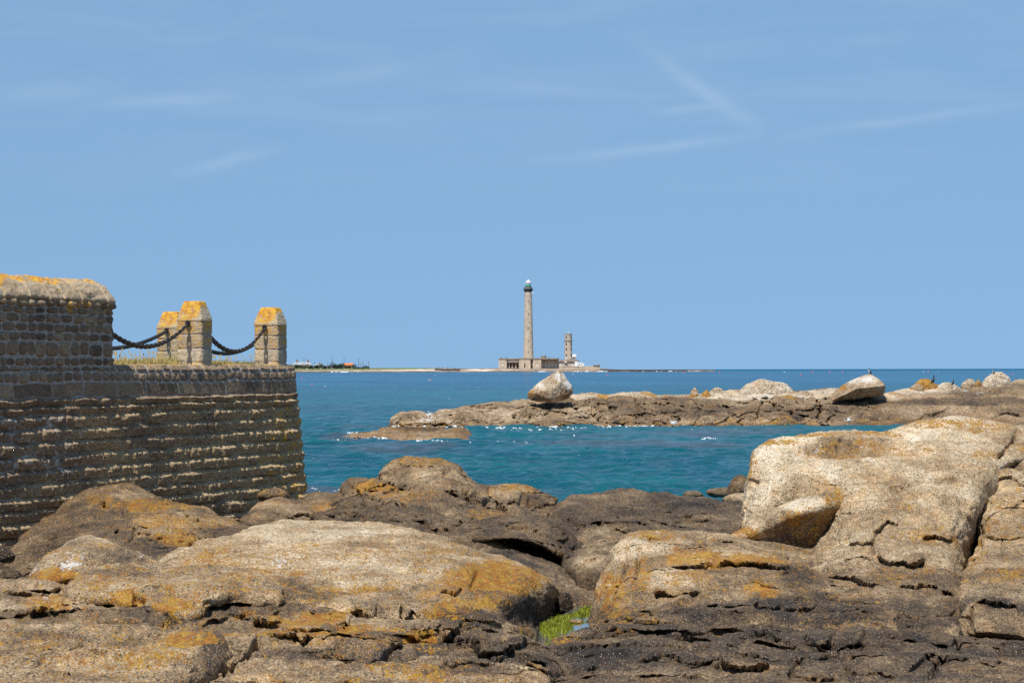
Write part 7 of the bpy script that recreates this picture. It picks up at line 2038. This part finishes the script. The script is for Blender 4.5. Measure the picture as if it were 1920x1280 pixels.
def house(px, y0, D, w, hwall, hroof, dep, label, wallm, roofm, chimneys=(), hip=0.0):
    r = far_root('house', px, y0, D, label, 'house')
    m = MB(); m.box(-w / 2, w / 2, -dep / 2, dep / 2, -1, hwall); wl_ = m.build('wall', wallm, r)
    m = MB()
    e = 0.4
    v = [(-w / 2 - e, -dep / 2 - e, hwall), (w / 2 + e, -dep / 2 - e, hwall), (w / 2 + e, dep / 2 + e, hwall), (-w / 2 - e, dep / 2 + e, hwall), (-w / 2 - e + hip, 0, hwall + hroof), (w / 2 + e - hip, 0, hwall + hroof)]
    m.add(v, [(0, 1, 5, 4), (2, 3, 4, 5), (1, 2, 5), (3, 0, 4), (3, 2, 1, 0)])
    rf = m.build('roof', roofm, r)
    for x, hh in chimneys:
        m = MB(); m.box(x - 0.75, x + 0.75, -0.6, 0.6, hwall + hroof * 0.5, hwall + hroof + hh); m.box(x - 0.85, x + 0.85, -0.7, 0.7, hwall + hroof + hh, hwall + hroof + hh + 0.25); m.build('chimney', M_BRICK, rf)
    n = max(1, int(w / 4))
    for i in range(n):
        x = -w / 2 + (i + 0.5) * w / n
        m = MB(); m.box(x - 0.5, x + 0.5, -dep / 2 - 0.06, -dep / 2 + 0.1, 0.9, 2.3); m.build('window', M_GLASS, wl_)
    return r


house(567, 692.2, 2580, 17.5, 3.9, 2.4, 9, 'long grey roofed house with two brick chimneys on the headland', M_RENDER, M_SLATE, ((-4.6, 1.9), (5.0, 2.0)), 3.0)
house(596, 692.0, 2585, 6.2, 3.0, 1.4, 6, 'small cream cottage with one chimney between evergreen trees on the headland', M_RENDER, M_SLATE, ((1.6, 1.1),))
house(617.5, 692.0, 2570, 4.0, 1.7, 0.9, 4, 'low white shed in the gap between the evergreen trees', M_WHITE, M_SLATE)
house(653.5, 691.9, 2575, 7.4, 3.0, 2.3, 7, 'small house with a bright orange tiled roof on the headland', M_RENDER, M_ROOF)
POLES = [(570, 669.5), (614.6, 679), (623.2, 669.5), (645.2, 670), (640.4, 678), (672.2, 670.5), (680.4, 677.4), (691.4, 676.4), (675.5, 680), (664.5, 681.5), (599, 682), (590, 678.5), (578, 683), (604.5, 681)]
pole_me = None
for i, (px, yt) in enumerate(POLES):
    y0 = 692.3 - (px - 545) * 0.0045
    r = far_root('utility_pole', px, y0, 2540 + (i % 3) * 6, 'thin grey utility pole on the headland', 'pole', 'utility poles on the headland')
    hh = (y0 - yt) * K
    m = MB(); m.tube([(0, 0, -0.5), (0, 0, hh)], [0.20, 0.15], 6); m.box(-0.9, 0.9, -0.08, 0.08, hh - 0.75, hh - 0.6)
    m.build('post', M_WOOD, r)

j = far_root('jetty', 850, 696, 2500, 'low dark stone jetty with tiny walkers between the headland and the lighthouse', 'jetty')
LX, LY = 850, 696
m = MB(); m.box(fx(815), fx(872), -2, 3, -2.0, fz(692.2)); m.box(fx(872.1), fx(934), -1.5, 3, -1.0, fz(692.6)); m.build('masonry', M_JETTY, j)
m = MB(); m.box(fx(815), fx(872), 1.9, 3.05, fz(692.15), fz(691.4)); m.build('parapet', M_JETTY, j)
rp = random.Random(3)
PEOPLE = [(805.6, (0.55, 0.12, 0.12), 'walker in red'), (811, (0.55, 0.35, 0.3), 'walker in dull rose'), (818.5, (0.05, 0.05, 0.07), 'walker in black nearest the shore'), (822, (0.06, 0.06, 0.09), 'second walker in black'), (829, (0.05, 0.06, 0.08), 'walker in dark blue leaning'), (835, (0.75, 0.18, 0.16), 'walker in bright pink red'), (839.5, (0.05, 0.05, 0.06), 'walker in black beside the bright pink one'), (852.5, (0.05, 0.05, 0.06), 'lone walker in black farthest out')]
M_SKIN = simple('skin', (0.45, 0.29, 0.21), 0.6, 0.1)
for i, (px, colr, lab) in enumerate(PEOPLE):
    gy = 691.4 if px > 815 else 691.6
    r = far_root('person', px, gy, 2501, lab + ' on the distant jetty', 'person', 'walkers on the distant jetty')
    mt = simple('clothes', colr, 0.8, 0.1)
    m = MB()
    m.tube([(-0.16, 0.1, 0), (-0.11, 0.02, 0.45), (-0.09, 0, 0.9), (0, 0, 1.02)], [0.07, 0.085, 0.115, 0.14], 7)
    m.tube([(0.18, -0.1, 0), (0.12, -0.02, 0.45), (0.09, 0, 0.9), (0, 0, 1.02)], [0.07, 0.085, 0.115, 0.14], 7)
    m.tube([(0, 0, 0.9), (0, 0, 1.15), (0, 0, 1.40), (0, 0, 1.48)], [0.17, 0.17, 0.20, 0.07], 9)
    for sg in (-1, 1):
        m.tube([(sg * 0.2, 0, 1.40), (sg * 0.26, -0.03, 1.12), (sg * 0.24, -0.12, 0.85)], [0.065, 0.055, 0.04], 6)
    m.build('clothing', mt, r, True)
    m = MB(); m.tube([(0, 0, 1.46), (0, 0, 1.55), (0, -0.02, 1.66), (0, 0, 1.76), (0, 0, 1.79)], [0.05, 0.075, 0.10, 0.075, 0.01], 8); m.build('head', M_SKIN, r, True)
wk = far_root('person', 708.4, 691.2, 2530, 'lone dark figure standing on the grassy headland', 'person')
m = MB(); m.tube([(-0.12, 0, 0), (-0.09, 0, 0.9), (0, 0, 1.0)], [0.08, 0.11, 0.14], 7); m.tube([(0.12, 0, 0), (0.09, 0, 0.9), (0, 0, 1.0)], [0.08, 0.11, 0.14], 7); m.tube([(0, 0, 0.9), (0, 0, 1.2), (0, 0, 1.42), (0, 0, 1.5)], [0.18, 0.19, 0.2, 0.07], 8)
m.build('clothing', simple('dark clothes', (0.05, 0.05, 0.06)), wk, True)
m = MB(); m.tube([(0, 0, 1.46), (0, 0, 1.55), (0, 0, 1.66), (0, 0, 1.78)], [0.05, 0.08, 0.10, 0.02], 8); m.build('head', M_SKIN, wk, True)

# ---- mooring buoys
BUOYS = [(565.5, 707.2, 'pink'), (585, 719.5, 'pink'), (807.5, 711.5, 'pink'), (804.5, 711.7, 'white'), (1031.7, 700.6, 'pink'), (1074.4, 702.0, 'white'), (1139, 703.8, 'pink'), (1282, 700.2, 'pink'), (1349.5, 696.8, 'pink'), (1470.5, 696.6, 'white'), (1501.5, 705.0, 'pink'), (1523.5, 698.6, 'pink'), (1555.5, 699.6, 'pink'), (1580, 696.3, 'pink'), (1740.5, 694.3, 'pink'), (1731.5, 695.4, 'white'), (1759, 700.3, 'yellow green'), (1899, 706.0, 'pink')]
M_YG = simple('yellow green buoy plastic', (0.45, 0.55, 0.10), 0.4, 0.1)
for i, (px, py, c) in enumerate(BUOYS):
    D = min(2000.0, 4.0 / ((py - 687 + (960 - px) * ROLL) / F))
    p = P(px, py, D); s = 1.35 * D / F * (1.0 if c == 'pink' else 0.7)
    r = empty('mooring_buoy', (p[0], p[1], sea_z(p[0], p[1])), {'pink': 'round pink mooring buoy floating on the open sea', 'white': 'small round white mooring buoy floating on the open sea', 'yellow green': 'small yellow green mooring buoy behind the orange tinted reef stone'}[c], 'buoy', {'pink': 'pink mooring buoys', 'white': 'white mooring buoys'}.get(c))
    m = MB(); m.lathe([(0.05 * s, -0.9 * s), (0.7 * s, -0.6 * s), (1.0 * s, 0.0), (0.85 * s, 0.55 * s), (0.45 * s, 0.9 * s), (0.15 * s, 1.0 * s), (0.12 * s, 1.25 * s)], 14, (0, 0, 0.35 * s))
    m.build('float', {'pink': M_PINK, 'white': M_WHITE, 'yellow green': M_YG}[c], r, True)
    m = MB(); m.lathe([(0.16 * s, 1.5 * s), (0.22 * s, 1.62 * s), (0.16 * s, 1.75 * s)], 8); m.build('mooring_ring', M_DARK, r, True)
